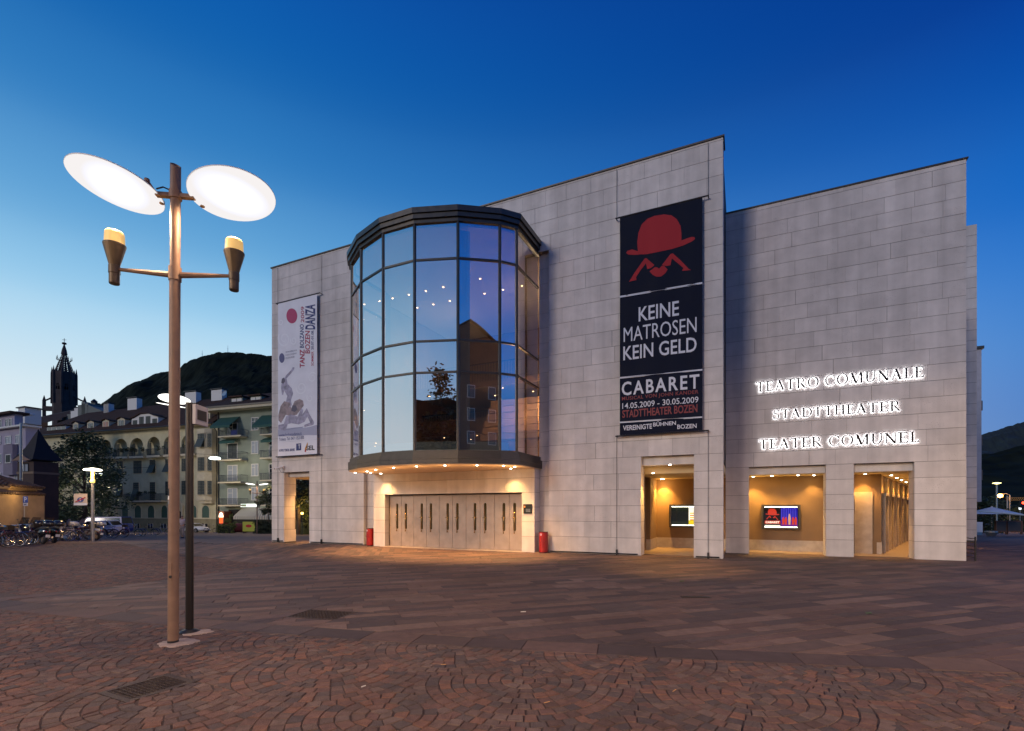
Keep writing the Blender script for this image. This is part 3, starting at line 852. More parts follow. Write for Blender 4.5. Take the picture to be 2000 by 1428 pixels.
M_GLASS = glass_mat('blue coated glass', (.86, .86, .86), refl=.60)
for i in range(len(G) - 1):
    a, c = Vector(G[i]), Vector(G[i + 1]); e = (c - a).normalized(); nrm = Vector((e.y, -e.x))
    for z in ZT[1:-1]:
        b = MB(); q0, q1 = a + e * .06, c - e * .06
        b.add([(*(q0 + nrm * .045), z - .035), (*(q1 + nrm * .045), z - .035), (*(q1 - nrm * .05), z - .035), (*(q0 - nrm * .05), z - .035),
               (*(q0 + nrm * .045), z + .035), (*(q1 + nrm * .045), z + .035), (*(q1 - nrm * .05), z + .035), (*(q0 - nrm * .05), z + .035)],
              [(0, 3, 2, 1), (4, 5, 6, 7), (0, 1, 5, 4), (1, 2, 6, 5), (2, 3, 7, 6), (3, 0, 4, 7)])
        b.build('transom', M_BRONZE, bay)
    for z0, z1 in zip(ZT[:-1], ZT[1:]):
        q0, q1 = a + e * .05, c - e * .05
        j, j2 = random.uniform(-.006, .006), random.uniform(-.008, .008)
        b = MB().add([(*(q0 + nrm * j), z0 + .03), (*(q1 - nrm * j), z0 + .03), (*(q1 - nrm * (j - j2)), z1 - .03), (*(q0 + nrm * (j + j2)), z1 - .03)], [(0, 1, 2, 3)])
        b.build('pane', M_GLASS, bay)
# interior of the foyer
M_WOOD = mat('warm panelled foyer wall', (.20, .105, .048), .5, var=.2, scale=1.2)
M_IN = mat('foyer plaster', (.42, .34, .27), .8)
b = MB()
b.box(-16.4, -6.9, 8.0, 8.2, 3.6, 12.6).box(-16.6, -16.4, .6, 8.2, 3.6, 12.6).box(-6.9, -6.7, .6, 8.2, 3.6, 12.6)
b.build('foyer_wall', M_WOOD, theatre)
b = MB().box(-16.4, -6.9, .30, 8.0, 12.62, 12.8); b.build('foyer_ceiling', M_IN, theatre)
b = MB(); P = offs(-.3); b.prism(P, 12.55, 12.62, 'z').build('bay_ceiling', M_IN, theatre)
b = MB().box(-16.4, -6.9, .23, 8.0, 3.62, 3.88); b.build('foyer_floor', mat('brown foyer carpet', (.10, .05, .03), .9), theatre)
# galleries (curved front read as stepped bands), stair flight bands, railing
for k, (z0, y0) in enumerate(((8.2, 3.4), (6.0, 4.6))):
    b = MB().box(-16.4, -6.9, y0, 8.0, z0, z0 + .28); b.build('gallery', M_IN, theatre)
    b = MB().box(-16.4, -6.9, y0 - .03, y0, z0 + .02, z0 + .9 if k else z0 + .3); b.build('gallery_front', M_WOOD, theatre)
    b = MB()
    for i in range(60): b.box(-16.3 + i * .158, -16.28 + i * .158, y0 - .01, y0 + .01, z0 + .3, z0 + 1.2)
    b.box(-16.4, -6.9, y0 - .03, y0 + .03, z0 + 1.2, z0 + 1.26)
    o = b.build('railing', M_BLACK, theatre)
for i in range(6):
    b = MB().box(-11.2, -6.95, 2.2 + i * .22, 2.42 + i * .22, 5.2 + i * .38, 5.5 + i * .38); b.build('stair_band', mat('timber stair fascia', (.34, .20, .10), .5), theatre)
# parapet inside the bay
P = offs(-.55); Q = offs(-.65); b = MB(); n = len(P)
for i in range(1, n - 2):
    b.add([(*P[i], 4.0), (*P[i + 1], 4.0), (*P[i + 1], 4.42), (*P[i], 4.42), (*Q[i], 4.0), (*Q[i + 1], 4.0), (*Q[i + 1], 4.42), (*Q[i], 4.42)],
          [(0, 1, 2, 3), (5, 4, 7, 6), (3, 2, 6, 7)])
b.build('inner_parapet', mat('pale blue grey parapet', (.30, .40, .44), .5), theatre)
# curtains beside the facets (hang inside)
for a, c in ((2, 3), (6, 7)):
    pa, pc = Vector(offs(-.5)[a]), Vector(offs(-.5)[c]); b = MB(); e = (pc - pa)
    pts = []
    for i in range(25):
        t = .0 + .28 * i / 24; p = pa + e * t; p.y += .05 * sin(i * 1.7); pts.append(p)
    for i in range(24): b.add([(*pts[i], 4.1), (*pts[i + 1], 4.1), (*pts[i + 1], 12.5), (*pts[i], 12.5)], [(0, 1, 2, 3)])
    b.build('curtain', mat('grey blue curtain', (.22, .26, .36), .9), theatre)
E_SPOT = emat('lit downlight', (1.0, .62, .28), 14)
E_SPOTW = emat('lit downlight white', (1.0, .90, .72), 30)
WARM = (1.0, .60, .26)
def downlight(x, y, z, r=.05, m=None, power=0, col=WARM, cone=95, aim=(0, 0, -1), parent=None, blend=.6, fill_share=.028):
    b = MB().lathe([(r, -.012), (r, 0)], 10, (0, 0, 0)); o = b.build('downlight', m or E_SPOT, parent or theatre, loc=(x, y, z - .004))
    if power:
        light('SPOT', 'downlight_lamp', (0, 0, -.03), power, col, o, aim, size=.05, cone=cone, blend=blend)
        if fill_share: light('POINT', 'ceiling_fill', (0, 0, -.45), power * fill_share, col, o, size=.12)  # added fill light, brightens the ceiling that the spot cannot reach
# ceiling lights in the foyer: two slanted rows per storey
for i in range(9):
    for j in range(2):
        x = -15.6 + i * 1.02 + j * .45; downlight(x, .9 + j * 1.5, 12.60, .042)
for i in range(8): downlight(-15.4 + i * 1.15, 3.9 + (i % 2) * 1.4, 8.19, .045)
for i in range(8): downlight(-15.2 + i * 1.1, 5.1 + (i % 2) * 1.2, 5.99, .035)
light('POINT', 'foyer_lamp', (-14.0, 4.0, 10.4), 130, (1, .74, .48), theatre, size=.25)
light('POINT', 'foyer_lamp', (-9.0, 3.4, 10.4), 140, (1, .74, .46), theatre, size=.25)
light('POINT', 'foyer_lamp', (-9.0, 1.5, 7.0), 260, (1, .55, .25), theatre, size=.25)
light('POINT', 'foyer_lamp', (-11.5, 6.2, 5.6), 90, (1, .5, .2), theatre, size=.2)
# downlights under the soffit, near its rim
for (px, py) in ((130, 707), (220, 697), (247, 707), (285, 684), (420, 669), (593, 659), (807, 652), (1048, 651), (1248, 654), (1333, 662)):
    X, Y_ = 660 + px / 3.859, 740 + py / 3.859
    Yw = CF * (3.50 - CH) / (HY - Y_); W = Vector(((X - CX) / CF * Yw, Yw)); d = W - TH.o
    x, y = d.dot(TH.r), d.dot(TH.n)
    y = max(y, -4.0)
    downlight(x, y, 3.50, .042, E_SPOTW, 480 if py < 700 else 180, cone=100, blend=.7, col=(1, .50, .17))
for x in (-14.9, -8.1): downlight(x, -.85, 3.50, .045, E_SPOTW, 330, cone=105, blend=.9, fill_share=0, col=(1, .56, .20))
# --- entrance block
EB = -.40
ent = wall_with_holes('entrance_block', theatre, -15.72, -7.232, -.1, 3.50, EB + T, .22, [(-15.03 - T, -7.80 + T, -1, 2.51)], M_JO)
zE = [0, .66, 1.28, 1.90, 2.51, 3.13, 3.50]
stone_wall(ent, -15.72, -15.03, zE[:5], EB, seed=4); stone_wall(ent, -7.80, -7.22, zE[:5], EB, seed=5)
stone_wall(ent, -15.72, -7.22, zE[4:], EB, seed=6, wmin=.9, wmax=1.15)
reveal(ent, -7.22, EB + T, .22, zE, 1); reveal(ent, -15.03, EB + T, -.08, zE[:5], 1); reveal(ent, -7.80, EB + T, -.08, zE[:5], -1)
M_DOOR = mat('pale bronze door leaf', (.34, .28, .235), .45, .25, var=.14, scale=3)
M_BRASS = mat('polished brass', (.45, .30, .12), .25, 1.0)
b = MB().box(-15.03, -7.80, -.02, .20, -.05, 2.51).build('door_recess', M_DARK, theatre)
b = MB().box(-15.2, -7.6, -.55, -.05, -.02, .022).build('threshold', M_LSTONE, theatre)
xs_d = [-14.99 + k * .718 for k in range(11)]
def door(k):
    x0, x1 = xs_d[k] + .008, xs_d[k + 1] - .008
    b = MB(); cx_ = (x0 + x1) / 2 + (.10 if k % 2 == 0 else -.10)
    sw = .068
    # leaf with a round-ended vertical slot
    n = 8
    L_, R_ = cx_ - sw, cx_ + sw; zb, zt = .92, 2.02
    up = [(cx_ + sw * cos(pi - i * pi / n), zt + sw * sin(pi - i * pi / n)) for i in range(n + 1)]
    dn = [(cx_ + sw * cos(pi + i * pi / n), zb + sw * sin(pi + i * pi / n)) for i in range(n + 1)]
    yf, yb = -.10, -.05
    for y, flip in ((yf, 0), (yb, 1)):
        polys = [[(x0, .03), (L_, .03), (L_, 2.48), (x0, 2.48)], [(R_, .03), (x1, .03), (x1, 2.48), (R_, 2.48)],
                 [(L_, 2.48)] + up + [(R_, 2.48)], [(L_, .03), (R_, .03)] + [(p[0], p[1]) for p in dn[::-1]]]
        for p in polys:
            q = [(a, y, z) for a, z in p]; b.face(q if not flip else q[::-1])
    loop = up + dn[::-1][0:0]
    ring = [(L_, zb)] + [(L_, zt)] + up[1:-1] + [(R_, zt), (R_, zb)] + dn[::-1][1:-1]
    for i in range(len(ring)):
        p, q = ring[i], ring[(i + 1) % len(ring)]; b.face([(p[0], yf, p[1]), (q[0], yf, q[1]), (q[0], yb, q[1]), (p[0], yb, p[1])])
    for xx in (x0, x1): b.face([(xx, yf, .03), (xx, yb, .03), (xx, yb, 2.48), (xx, yf, 2.48)])
    d = b.build('door', M_DOOR, theatre)
    g = MB().box(cx_ - sw - .01, cx_ + sw + .01, -.052, -.046, zb - .06, zt + .06); g.build('slot_glass', mat('dark slot glass with amber glow', (.03, .022, .012), .08, spec=.9, emit=(1, .55, .12), estr=.03), d)  # weak amber glow put into the glass; no lamp stands behind
    h = MB().tube([(cx_, -.15, .80), (cx_, -.15, 1.72)], .013, 6).tube([(cx_ - .11, -.15, 1.43), (cx_ + .11, -.15, 1.43)], .012, 6).tube([(cx_, -.10, .80), (cx_, -.15, .80)], .012, 6)
    h.lathe([(.004, -.03), (.025, -.02), (.03, 0), (.02, .02), (.004, .03)], 8, (cx_, -.15, .77)).tube([(cx_, -.10, 1.43), (cx_, -.15, 1.43)], .012, 6)
    h.build('handle', M_BRASS, d, smooth=True)
for k in range(10): door(k)
emit_stones()

# lights in the arcade
for (px, py, pw) in ((1240 + 425 / 6.208, 880 + 168 / 6.208, 380), (1240 + 222 / 6.208, 880 + 271 / 6.208, 350), (1240 + 345 / 6.208, 880 + 346 / 6.208, 520)):
    Yw = CF * (CZ - CH) / (HY - py); d = Vector(((px - CX) / CF * Yw, Yw)) - TH.o
    downlight(d.dot(TH.r), min(d.dot(TH.n), 4.30), CZ, .042, E_SPOTW, pw, cone=95, col=(1, .50, .10))
downlight(-2.75, 4.2, CZ, .05, E_SPOTW, 400, cone=70, col=(1, .52, .12))
for x, y, pw in ((1.05, 4.15, 420), (1.75, 3.95, 260), (2.7, 3.95, 200), (3.3, 4.25, 150)): downlight(x, y, CZ, .042, E_SPOTW, pw, cone=95, col=(1, .56, .14))
downlight(5.05, 4.25, CZ, .042, E_SPOTW, 300, cone=95, col=(1, .5, .12))
for x, y, pw in ((.30, .9, 260), (.30, 3.1, 280), (1.2, 2.2, 200), (.30, 5.4, 300), (1.2, 6.4, 200), (.30, 7.8, 320), (.30, 10.6, 320), (.3, 13.5, 320)):
    downlight(x, y, CZ, .042, E_SPOTW, pw, cone=90, col=(1, .50, .12), parent=cor)
for y in (3.0, 5.0): downlight(-21.4, y - 1.2, 3.58, .05, E_SPOTW, 700, cone=130, col=(1, .5, .14))
downlight(-23.6, 14, 3.35, .06, E_SPOTW, 50, cone=110, col=(1, .55, .20))
# side glazed slab beyond the wing and the far block with an overhang
W3 = Frame(26.0, 29.1, -25)
b = MB(); x0, x1 = W3.x(1880), W3.x(1907.5)
side = fempty(W3, 'side_wing', 'tall narrow pale wing just beyond the right end of the theatre', 'building wing')
b.box(x0, x1, .012, 3, -1, 17.9).build('wall', M_STONE_D, side)
z = .0
rs = MB(); rs.r = []
while z < 17.8:
    q = random.random(); rs.box(x0, x1 + .01, 0, .03, z + .006, z + .60); rs.r += [q] * 8; z += .61
o = rs.build('stone_courses', M_STONE, side)
W4 = Frame(43.5, 45.0, -25)
far_b = fempty(W4, 'office_block', 'distant pale block with an overhanging upper part at the far right of the theatre', 'building')
x0, x1 = W4.x(1890), W4.x(1917); zt = W4.p(1912, 682)[1]; zb = W4.p(1912, 980)[1]
MB().box(x0, x1, 0, 8, zb, zt).build('upper_part', mat('pale render of distant block', (.40, .39, .44), .8, var=.1), far_b)
MB().box(x0 - 2, x1 - .35, 1.0, 8, -2, zb).build('ground_floor', M_DARK, far_b)
MB().box(x0, x1 + .15, -.15, 8, zt, zt + .25).build('roof_edge', M_BRONZE, far_b)
for k in range(3): MB().box(x1, x1 + .25, .5, 2.5, zb + 2 + k * 3.2, zb + 2.9 + k * 3.2).build('balcony', M_STONE_D, far_b)
# railing at the wing corner
rl = empty('low_railing', TH.w(7.98, 2.9, 0), radians(65), 'low dark barred railing beside the rightmost stone pier', 'railing')
for k in range(6): MB().tube([(0, 0, .12 + k * .13), (2.2, 0, .12 + k * .13)], .015, 6).build('rail', M_BLACK, rl)
for x in (0.02, 1.1, 2.18): MB().box(x - .02, x + .02, -.02, .02, 0, .85).build('post', M_BLACK, rl)
# ---------------------------------------------------------------- banners, lettering, posters
def sheet2d(parent, name, vs, fs, m, yfun, label=None, kind=None):
    b = MB(); b.add([(x, yfun(x, z), z) for x, z in vs], fs); o = b.build(name, m, parent)
    if label: o['label'] = label
    if kind: o['kind'] = kind
    return o
def densify(vs, n=1): return vs
def banner(x0, x1, z0, z1, name, label, mcloth, amp, seed):
    root = fempty(TH, name, label, 'banner'); rg = random.Random(seed)
    ph = [rg.uniform(0, 6) for _ in range(6)]
    W, H = x1 - x0, z1 - z0
    def yf(x, z, off=0.0):
        u, v = (x - x0) / W, (z - z0) / H
        e = min(1, 6 * min(1 - v + .02, .3)) * 1.0
        w = amp * (.55 * sin(u * 9 + 2.1 * v + ph[0]) + .35 * sin(u * 17 - 5 * v + ph[1]) + .35 * sin(v * 9 + 5 * u + ph[2]) + .22 * sin(u * 31 + 3 * v + ph[3]) * (v ** 3 + .25))
        return -.17 + w * e - off
    b = MB(); nx_, nz = 44, 90
    for j in range(nz + 1):
        for i in range(nx_ + 1):
            x, z = x0 + W * i / nx_, z0 + H * j / nz; b.v.append((x, yf(x, z), z))
    for j in range(nz):
        for i in range(nx_): b.f.append((j * (nx_ + 1) + i, j * (nx_ + 1) + i + 1, (j + 1) * (nx_ + 1) + i + 1, (j + 1) * (nx_ + 1) + i))
    b.build('cloth', mcloth, root, smooth=True)
    for z, nm in ((z1 + .03, 'top_rod'), (z0 - .03, 'bottom_rod')):
        MB().tube([(x0 - .17, -.17, z), (x1 + .22, -.17, z)], .028, 8).tube([(x0 - .15, -.17, z), (x0 - .15, 0, z)], .02, 6).tube([(x1 + .2, -.17, z), (x1 + .2, 0, z)], .02, 6).build(nm, M_BLACK, root)
    for x in (x0 - .15, x1 + .19):
        MB().tube([(x, -.06, .05), (x, -.06, z0)], .009, 5).tube([(x, -.06, z1), (x, -.06, 15.2)], .009, 5).box(x - .03, x + .03, -.10, -.02, .0, .22).build('cable', M_BLACK, root)
    return root, yf
def subdiv(vs, fs, maxl=.12):
    """split long polygon edges so print can follow the folds of the cloth"""
    vs = list(vs); cache = {}; out = []
    for f in fs:
        g = []
        for i in range(len(f)):
            a, b = f[i], f[(i + 1) % len(f)]; g.append(a)
            k = (min(a, b), max(a, b))
            if k not in cache:
                l = sqrt((vs[a][0] - vs[b][0]) ** 2 + (vs[a][1] - vs[b][1]) ** 2); n = int(l / maxl); ids = []
                p, q = vs[k[0]], vs[k[1]]
                for j in range(1, n + 1):
                    t = j / (n + 1); vs.append((p[0] + (q[0] - p[0]) * t, p[1] + (q[1] - p[1]) * t)); ids.append(len(vs) - 1)
                cache[k] = ids
            g += cache[k] if a < b else cache[k][::-1]
        out.append(tuple(g))
    return vs, out
import mathutils
def fill(poly):
    """triangulate an outline and refine it into small faces that can follow the cloth"""
    from mathutils.geometry import delaunay_2d_cdt
    xs_ = [p[0] for p in poly]; ys_ = [p[1] for p in poly]
    pts = [Vector(p) for p in poly]; n = len(pts)
    step = .10
    x = min(xs_) + step / 2
    while x < max(xs_):
        y = min(ys_) + step / 2
        while y < max(ys_): pts.append(Vector((x, y))); y += step
        x += step
    v, e, f, *_ = delaunay_2d_cdt(pts, [], [list(range(n))], 1, 1e-5)
    return [(a.x, a.y) for a in v], [tuple(q) for q in f]
def dprint(root, yf, name, vs, fs, m, off):
    b = MB(); b.add([(x, yf(x, z, off), z) for x, z in vs], fs); return b.build(name, m, root)

M_NAVY = mat('dark navy banner cloth', (.007, .010, .024), .7, var=.1, scale=2, spec=.12)
M_PRED = mat('red print', (.36, .028, .036), .7, spec=.15)
M_PRED2 = mat('dull red print', (.22, .03, .035), .6)
M_PWHITE = mat('white print', (.62, .64, .70), .6)
bx0, bx1, bz0, bz1 = -3.71, -.69, 4.70, 13.18
r1, yf1 = banner(bx0, bx1, bz0, bz1, 'cabaret_banner', 'tall dark navy banner with a red bowler hat face and white lettering', M_NAVY, .022, 2)
def b1(x, y):
    yt = 172 - 112 * (x - 70) / 443.0; yb = 1345 - 28 * (x - 62) / 443.0
    u = (x - 66) / 443.0; v = (y - yt) / (yb - yt)
    return (bx0 + (bx1 - bx0) * u, bz1 + (bz0 - bz1) * v)
HAT = [(168, 350), (165, 300), (172, 250), (190, 205), (220, 175), (260, 158), (310, 150), (350, 155), (378, 175), (397, 210), (402, 250), (402, 290), (430, 280), (455, 273), (470, 275), (472, 285), (455, 298), (410, 318), (350, 338), (290, 352), (220, 365), (150, 370), (115, 368), (102, 360), (108, 348), (135, 340)]
BROWL = [(118, 515), (150, 465), (205, 390), (214, 386), (260, 425), (240, 440), (220, 447), (213, 415), (185, 450), (158, 490), (160, 505)]
BROWR = [(300, 425), (345, 365), (358, 361), (400, 400), (440, 445), (452, 452), (405, 455), (412, 440), (385, 415), (352, 388), (345, 425), (322, 430)]
LIPS = [(232, 458), (262, 436), (275, 438), (285, 445), (298, 430), (310, 428), (330, 448), (318, 468), (295, 487), (270, 488), (250, 478)]
for nm, poly in (('hat_print', HAT), ('brow_print', BROWL), ('brow_print', BROWR), ('lips_print', LIPS)):
    v, f = fill([b1(*p) for p in poly]); dprint(r1, yf1, nm, v, f, M_PRED, .006)
def bar(y0l, y0r, th):
    a, c = b1(66, y0l), b1(509, y0r); a2, c2 = b1(66, y0l + th), b1(509, y0r + th)
    v, f = fill([a, c, c2, a2]); dprint(r1, yf1, 'rule_print', v, f, M_PWHITE, .006)
bar(592, 517, 10); bar(1031, 986, 9); bar(1272, 1243, 8)
def line1(text, xl, yl_t, yl_b, xr, m=M_PWHITE, bold=.01, space=1.0):
    z_t, z_b = b1(xl, yl_t)[1], b1(xl, yl_b)[1]
    v = fit_text(text, b1(xl, 0)[0], b1(xr, 0)[0], z_b, z_t, bold, space)
    vs, fs = text_poly(text, 1, 1, bold, space); vs2, fs2 = subdiv(v, fs, .15)
    dprint(r1, yf1, 'lettering', vs2, fs2, m, .007)
line1('KEINE', 172, 653, 730, 389, bold=.012)
line1('MATROSEN', 88, 765, 843, 480, bold=.0)
line1('KEIN GELD', 86, 866, 942, 480, bold=.012)
line1('CABARET', 77, 1058, 1132, 494, bold=.02, space=1.25)
line1('MUSICAL VON JOHN KANDER', 78, 1138, 1163, 489, M_PRED2, .012, 1.1)
line1('14.05.2009 - 30.05.2009', 80, 1172, 1203, 489, bold=.006)
line1('STADTTHEATER BOZEN', 80, 1210, 1252, 484, M_PRED2, .02)
line1('VEREINIGTE', 84, 1293, 1320, 246, bold=.02)
line1('BÜHNEN', 252, 1272, 1298, 374, bold=.02)
line1('BOZEN', 381, 1290 - 2, 1314 - 2, 480, bold=.02)

M_PALE = mat('pale lilac banner cloth', (.74, .74, .79), .6, var=.08, scale=1.2)
cx0, cx1, cz0, cz1 = -22.60, -19.70, 4.73, 13.14
r2, yf2 = banner(cx0, cx1, cz0, cz1, 'dance_banner', 'tall pale lilac banner with upright red and blue lettering and reclining dancers', M_PALE, .016, 5)
def b2(x, y):
    """traced in the 494 px wide enlargement of the left banner"""
    yt = 98 - 56 * (x - 80) / 207.0; yb = 912 - 12 * (x - 75) / 212.0
    return (cx0 + (cx1 - cx0) * (x - 77) / 209.0, cz1 + (cz0 - cz1) * (y - yt) / (yb - yt))
M_BLUE = mat('blue print', (.02, .035, .16), .6); M_CRIM = mat('crimson print', (.36, .02, .07), .6)
M_MAG = mat('magenta print', (.42, .03, .12), .6); M_GREYP = mat('grey print', (.20, .20, .26), .6)
def vline(text, xl, xr, yb_, yt_, m, bold=.015):
    """lettering that reads upwards"""
    vs, fs = text_poly(text, 1, 1, bold)
    ax, bx = min(v[0] for v in vs), max(v[0] for v in vs); ay, by = min(v[1] for v in vs), max(v[1] for v in vs)
    p = []
    for v in vs:
        t = (v[0] - ax) / (bx - ax); s = (v[1] - ay) / (by - ay)
        p.append(b2(xr - s * (xr - xl), yb_ + (yt_ - yb_) * t))
    v2, f2 = subdiv(p, fs, .15); dprint(r2, yf2, 'lettering', v2, [q[::-1] for q in f2], m, .007)
vline('TANZ', 197, 222, 438, 340, M_CRIM, .03); vline('BOLZANO', 197, 219, 332, 205, M_BLUE, .02); vline('2009', 203, 221, 196, 110, M_CRIM, .01)
vline('BOZEN', 225, 250, 331 + 30, 240, M_CRIM, .02)
vline('DANZA', 226, 277, 232, 97, M_BLUE, .03)
vline('SOMMER', 256, 269, 427, 350, M_CRIM, .01); vline('20.07.-01.08.', 256, 269, 341, 236, M_BLUE, .02)
def circ(x, y, rx, ry, n=24): return [(x + rx * cos(2 * pi * i / n), y + ry * sin(2 * pi * i / n)) for i in range(n)]
def shape2(poly, m, nm, off=.006):
    v, f = fill([b2(*p) for p in poly]); dprint(r2, yf2, nm, v, f, m, off)
shape2(circ(153, 161, 30, 40), M_MAG, 'disc_print'); shape2(circ(99, 388, 15, 26), mat('slate print', (.10, .10, .22), .6), 'emblem_print')
M_SWIRL = mat('white swirl print', (.80, .81, .85), .6)
def swirl(cx_, cy_, r0, r1_, turns, a0, w, m=M_SWIRL):
    n = int(22 * turns) + 6; L_, R_ = [], []
    for i in range(n + 1):
        t = i / n; a = a0 + turns * 2 * pi * t; r = r0 + (r1_ - r0) * t; ww = w * (.5 + .5 * t)
        L_.append((cx_ + (r - ww) * cos(a), cy_ + (r - ww) * sin(a) * 1.3)); R_.append((cx_ + (r + ww) * cos(a), cy_ + (r + ww) * sin(a) * 1.3))
    pts = [b2(*p) for p in L_ + R_]; fs = [(i, i + 1, n + 2 + i, n + 1 + i) for i in range(n)]
    dprint(r2, yf2, 'swirl_print', pts, fs, m, .005)
swirl(112, 285, 6, 34, 1.6, 0, 4); swirl(162, 292, 4, 18, 1.4, 1, 3); swirl(92, 195, 4, 13, 1.2, 2, 3); swirl(205, 545, 5, 28, 1.5, 0, 3)
swirl(262, 490, 6, 22, 1.4, 3, 3); swirl(250, 600, 4, 16, 1.3, 2, 3); swirl(146, 150, 3, 14, 1.4, 1, 1.6)
# plain printed dancer figures
M_SK1 = mat('printed pale skin', (.30, .235, .24), .6, var=.4, scale=5); M_SK2 = mat('printed lilac skin', (.36, .34, .44), .6, var=.45, scale=5); M_SK3 = mat('printed shadow', (.10, .09, .13), .6)
shape2([(78, 770), (286, 745), (286, 800), (77, 806)], mat('printed floor', (.38, .39, .50), .6), 'floor_print', .0050)
shape2([(100, 585), (95, 545), (100, 508), (112, 498), (122, 480), (150, 450), (158, 434), (168, 438), (162, 452), (140, 478), (124, 497), (130, 525), (152, 548), (160, 575), (148, 612), (152, 640), (132, 655), (120, 625), (128, 590), (112, 560), (106, 585)], M_SK2, 'figure_print')
shape2([(80, 690), (92, 645), (112, 618), (140, 625), (150, 655), (168, 618), (196, 606), (214, 615), (218, 640), (200, 665), (180, 690), (150, 700), (120, 690), (95, 735), (80, 720)], M_SK1, 'figure_print', .0066)
shape2([(80, 745), (110, 740), (122, 700), (145, 688), (185, 700), (205, 655), (215, 665), (210, 690), (235, 655), (250, 690), (272, 730), (268, 745), (222, 758), (220, 745), (252, 733), (238, 700), (222, 728), (190, 742), (150, 735), (130, 740), (118, 775), (80, 772)], M_SK2, 'figure_print', .0072)
shape2([(96, 520), (100, 498), (112, 492), (118, 510), (108, 525)], M_SK3, 'hair_print', .0078); shape2([(150, 668), (156, 640), (176, 640), (184, 660), (170, 676)], M_SK3, 'hair_print', .0078)
def hline(text, xl, xr, y0, y1, m, bold=.01):
    vs, fs = text_poly(text, 1, 1, bold)
    ax, bx = min(v[0] for v in vs), max(v[0] for v in vs); ay, by = min(v[1] for v in vs), max(v[1] for v in vs)
    x0_, x1_ = b2(xl, 0)[0], b2(xr, 0)[0]; z1_ = b2(xl, y0)[1]; z0_ = b2(xl, y1)[1]
    p = [(x0_ + (v[0] - ax) / (bx - ax) * (x1_ - x0_), z0_ + (v[1] - ay) / (by - ay) * (z1_ - z0_)) for v in vs]
    v2, f2 = subdiv(p, fs, .15); dprint(r2, yf2, 'lettering', v2, f2, m, .008)
hline('www.bolzanodanza.it', 84, 206, 792, 808, M_BLUE, .008); hline('Tickets Tel. 0471 053 800', 84, 218, 814, 831, M_BLUE, .0)
hline('HYPO TIROL BANK', 84, 170, 875, 889, M_BLUE, .03); hline('SEL', 232, 274, 857, 882, mat('black print', (.02, .02, .03), .6), .03)
hline('FESTIVAL INTERNATIONAL', 120, 182, 352, 360, M_GREYP, .0); hline('DI DANZA CONTEMPORANEA', 120, 180, 368, 376, M_GREYP, .0); hline('BOLZANO BOZEN', 120, 168, 384, 392, M_GREYP, .0)
shape2([(176, 845), (203, 843), (203, 880), (176, 882)], M_BLUE, 'logo_print'); hline('T', 186, 199, 850, 872, M_PWHITE, .02)
shape2([(222, 888), (224, 870), (238, 838), (240, 850), (232, 878), (230, 890)], mat('orange print', (.5, .22, .02), .6), 'logo_print')
shape2([(222, 889), (226, 874), (232, 880), (228, 891)], M_CRIM, 'logo_print', .0066)
shape2([(77, 836), (286, 822), (286, 824), (77, 838)], M_PWHITE, 'edge_print', .005)

# --- serif lettering on the right wall, dark letters with lamps behind
TW, TN_, SE = .155, .080, .05       # thick stroke, thin stroke, serif height
def ring(cx_, cy_, ro, so, ri, si, a0=0, a1=2 * pi, n=28):
    q = []
    for i in range(n):
        t0, t1 = a0 + (a1 - a0) * i / n, a0 + (a1 - a0) * (i + 1) / n
        q.append([(cx_ + ro * cos(t0), cy_ + so * sin(t0)), (cx_ + ro * cos(t1), cy_ + so * sin(t1)), (cx_ + ri * cos(t1), cy_ + si * sin(t1)), (cx_ + ri * cos(t0), cy_ + si * sin(t0))])
    return q
def rect(x0, x1, y0, y1): return [(x0, y0), (x1, y0), (x1, y1), (x0, y1)]
def serif(x, y, w=.30, up=1): return [(x - w / 2, y), (x + w / 2, y), (x + w / 2 - .06, y + up * SE), (x - w / 2 + .06, y + up * SE)] if up > 0 else [(x - w / 2 + .06, y - SE), (x + w / 2 - .06, y - SE), (x + w / 2, y), (x - w / 2, y)]
def diag(x0, y0, x1, y1, w): return [(x0 - w / 2, y0), (x0 + w / 2, y0), (x1 + w / 2, y1), (x1 - w / 2, y1)]
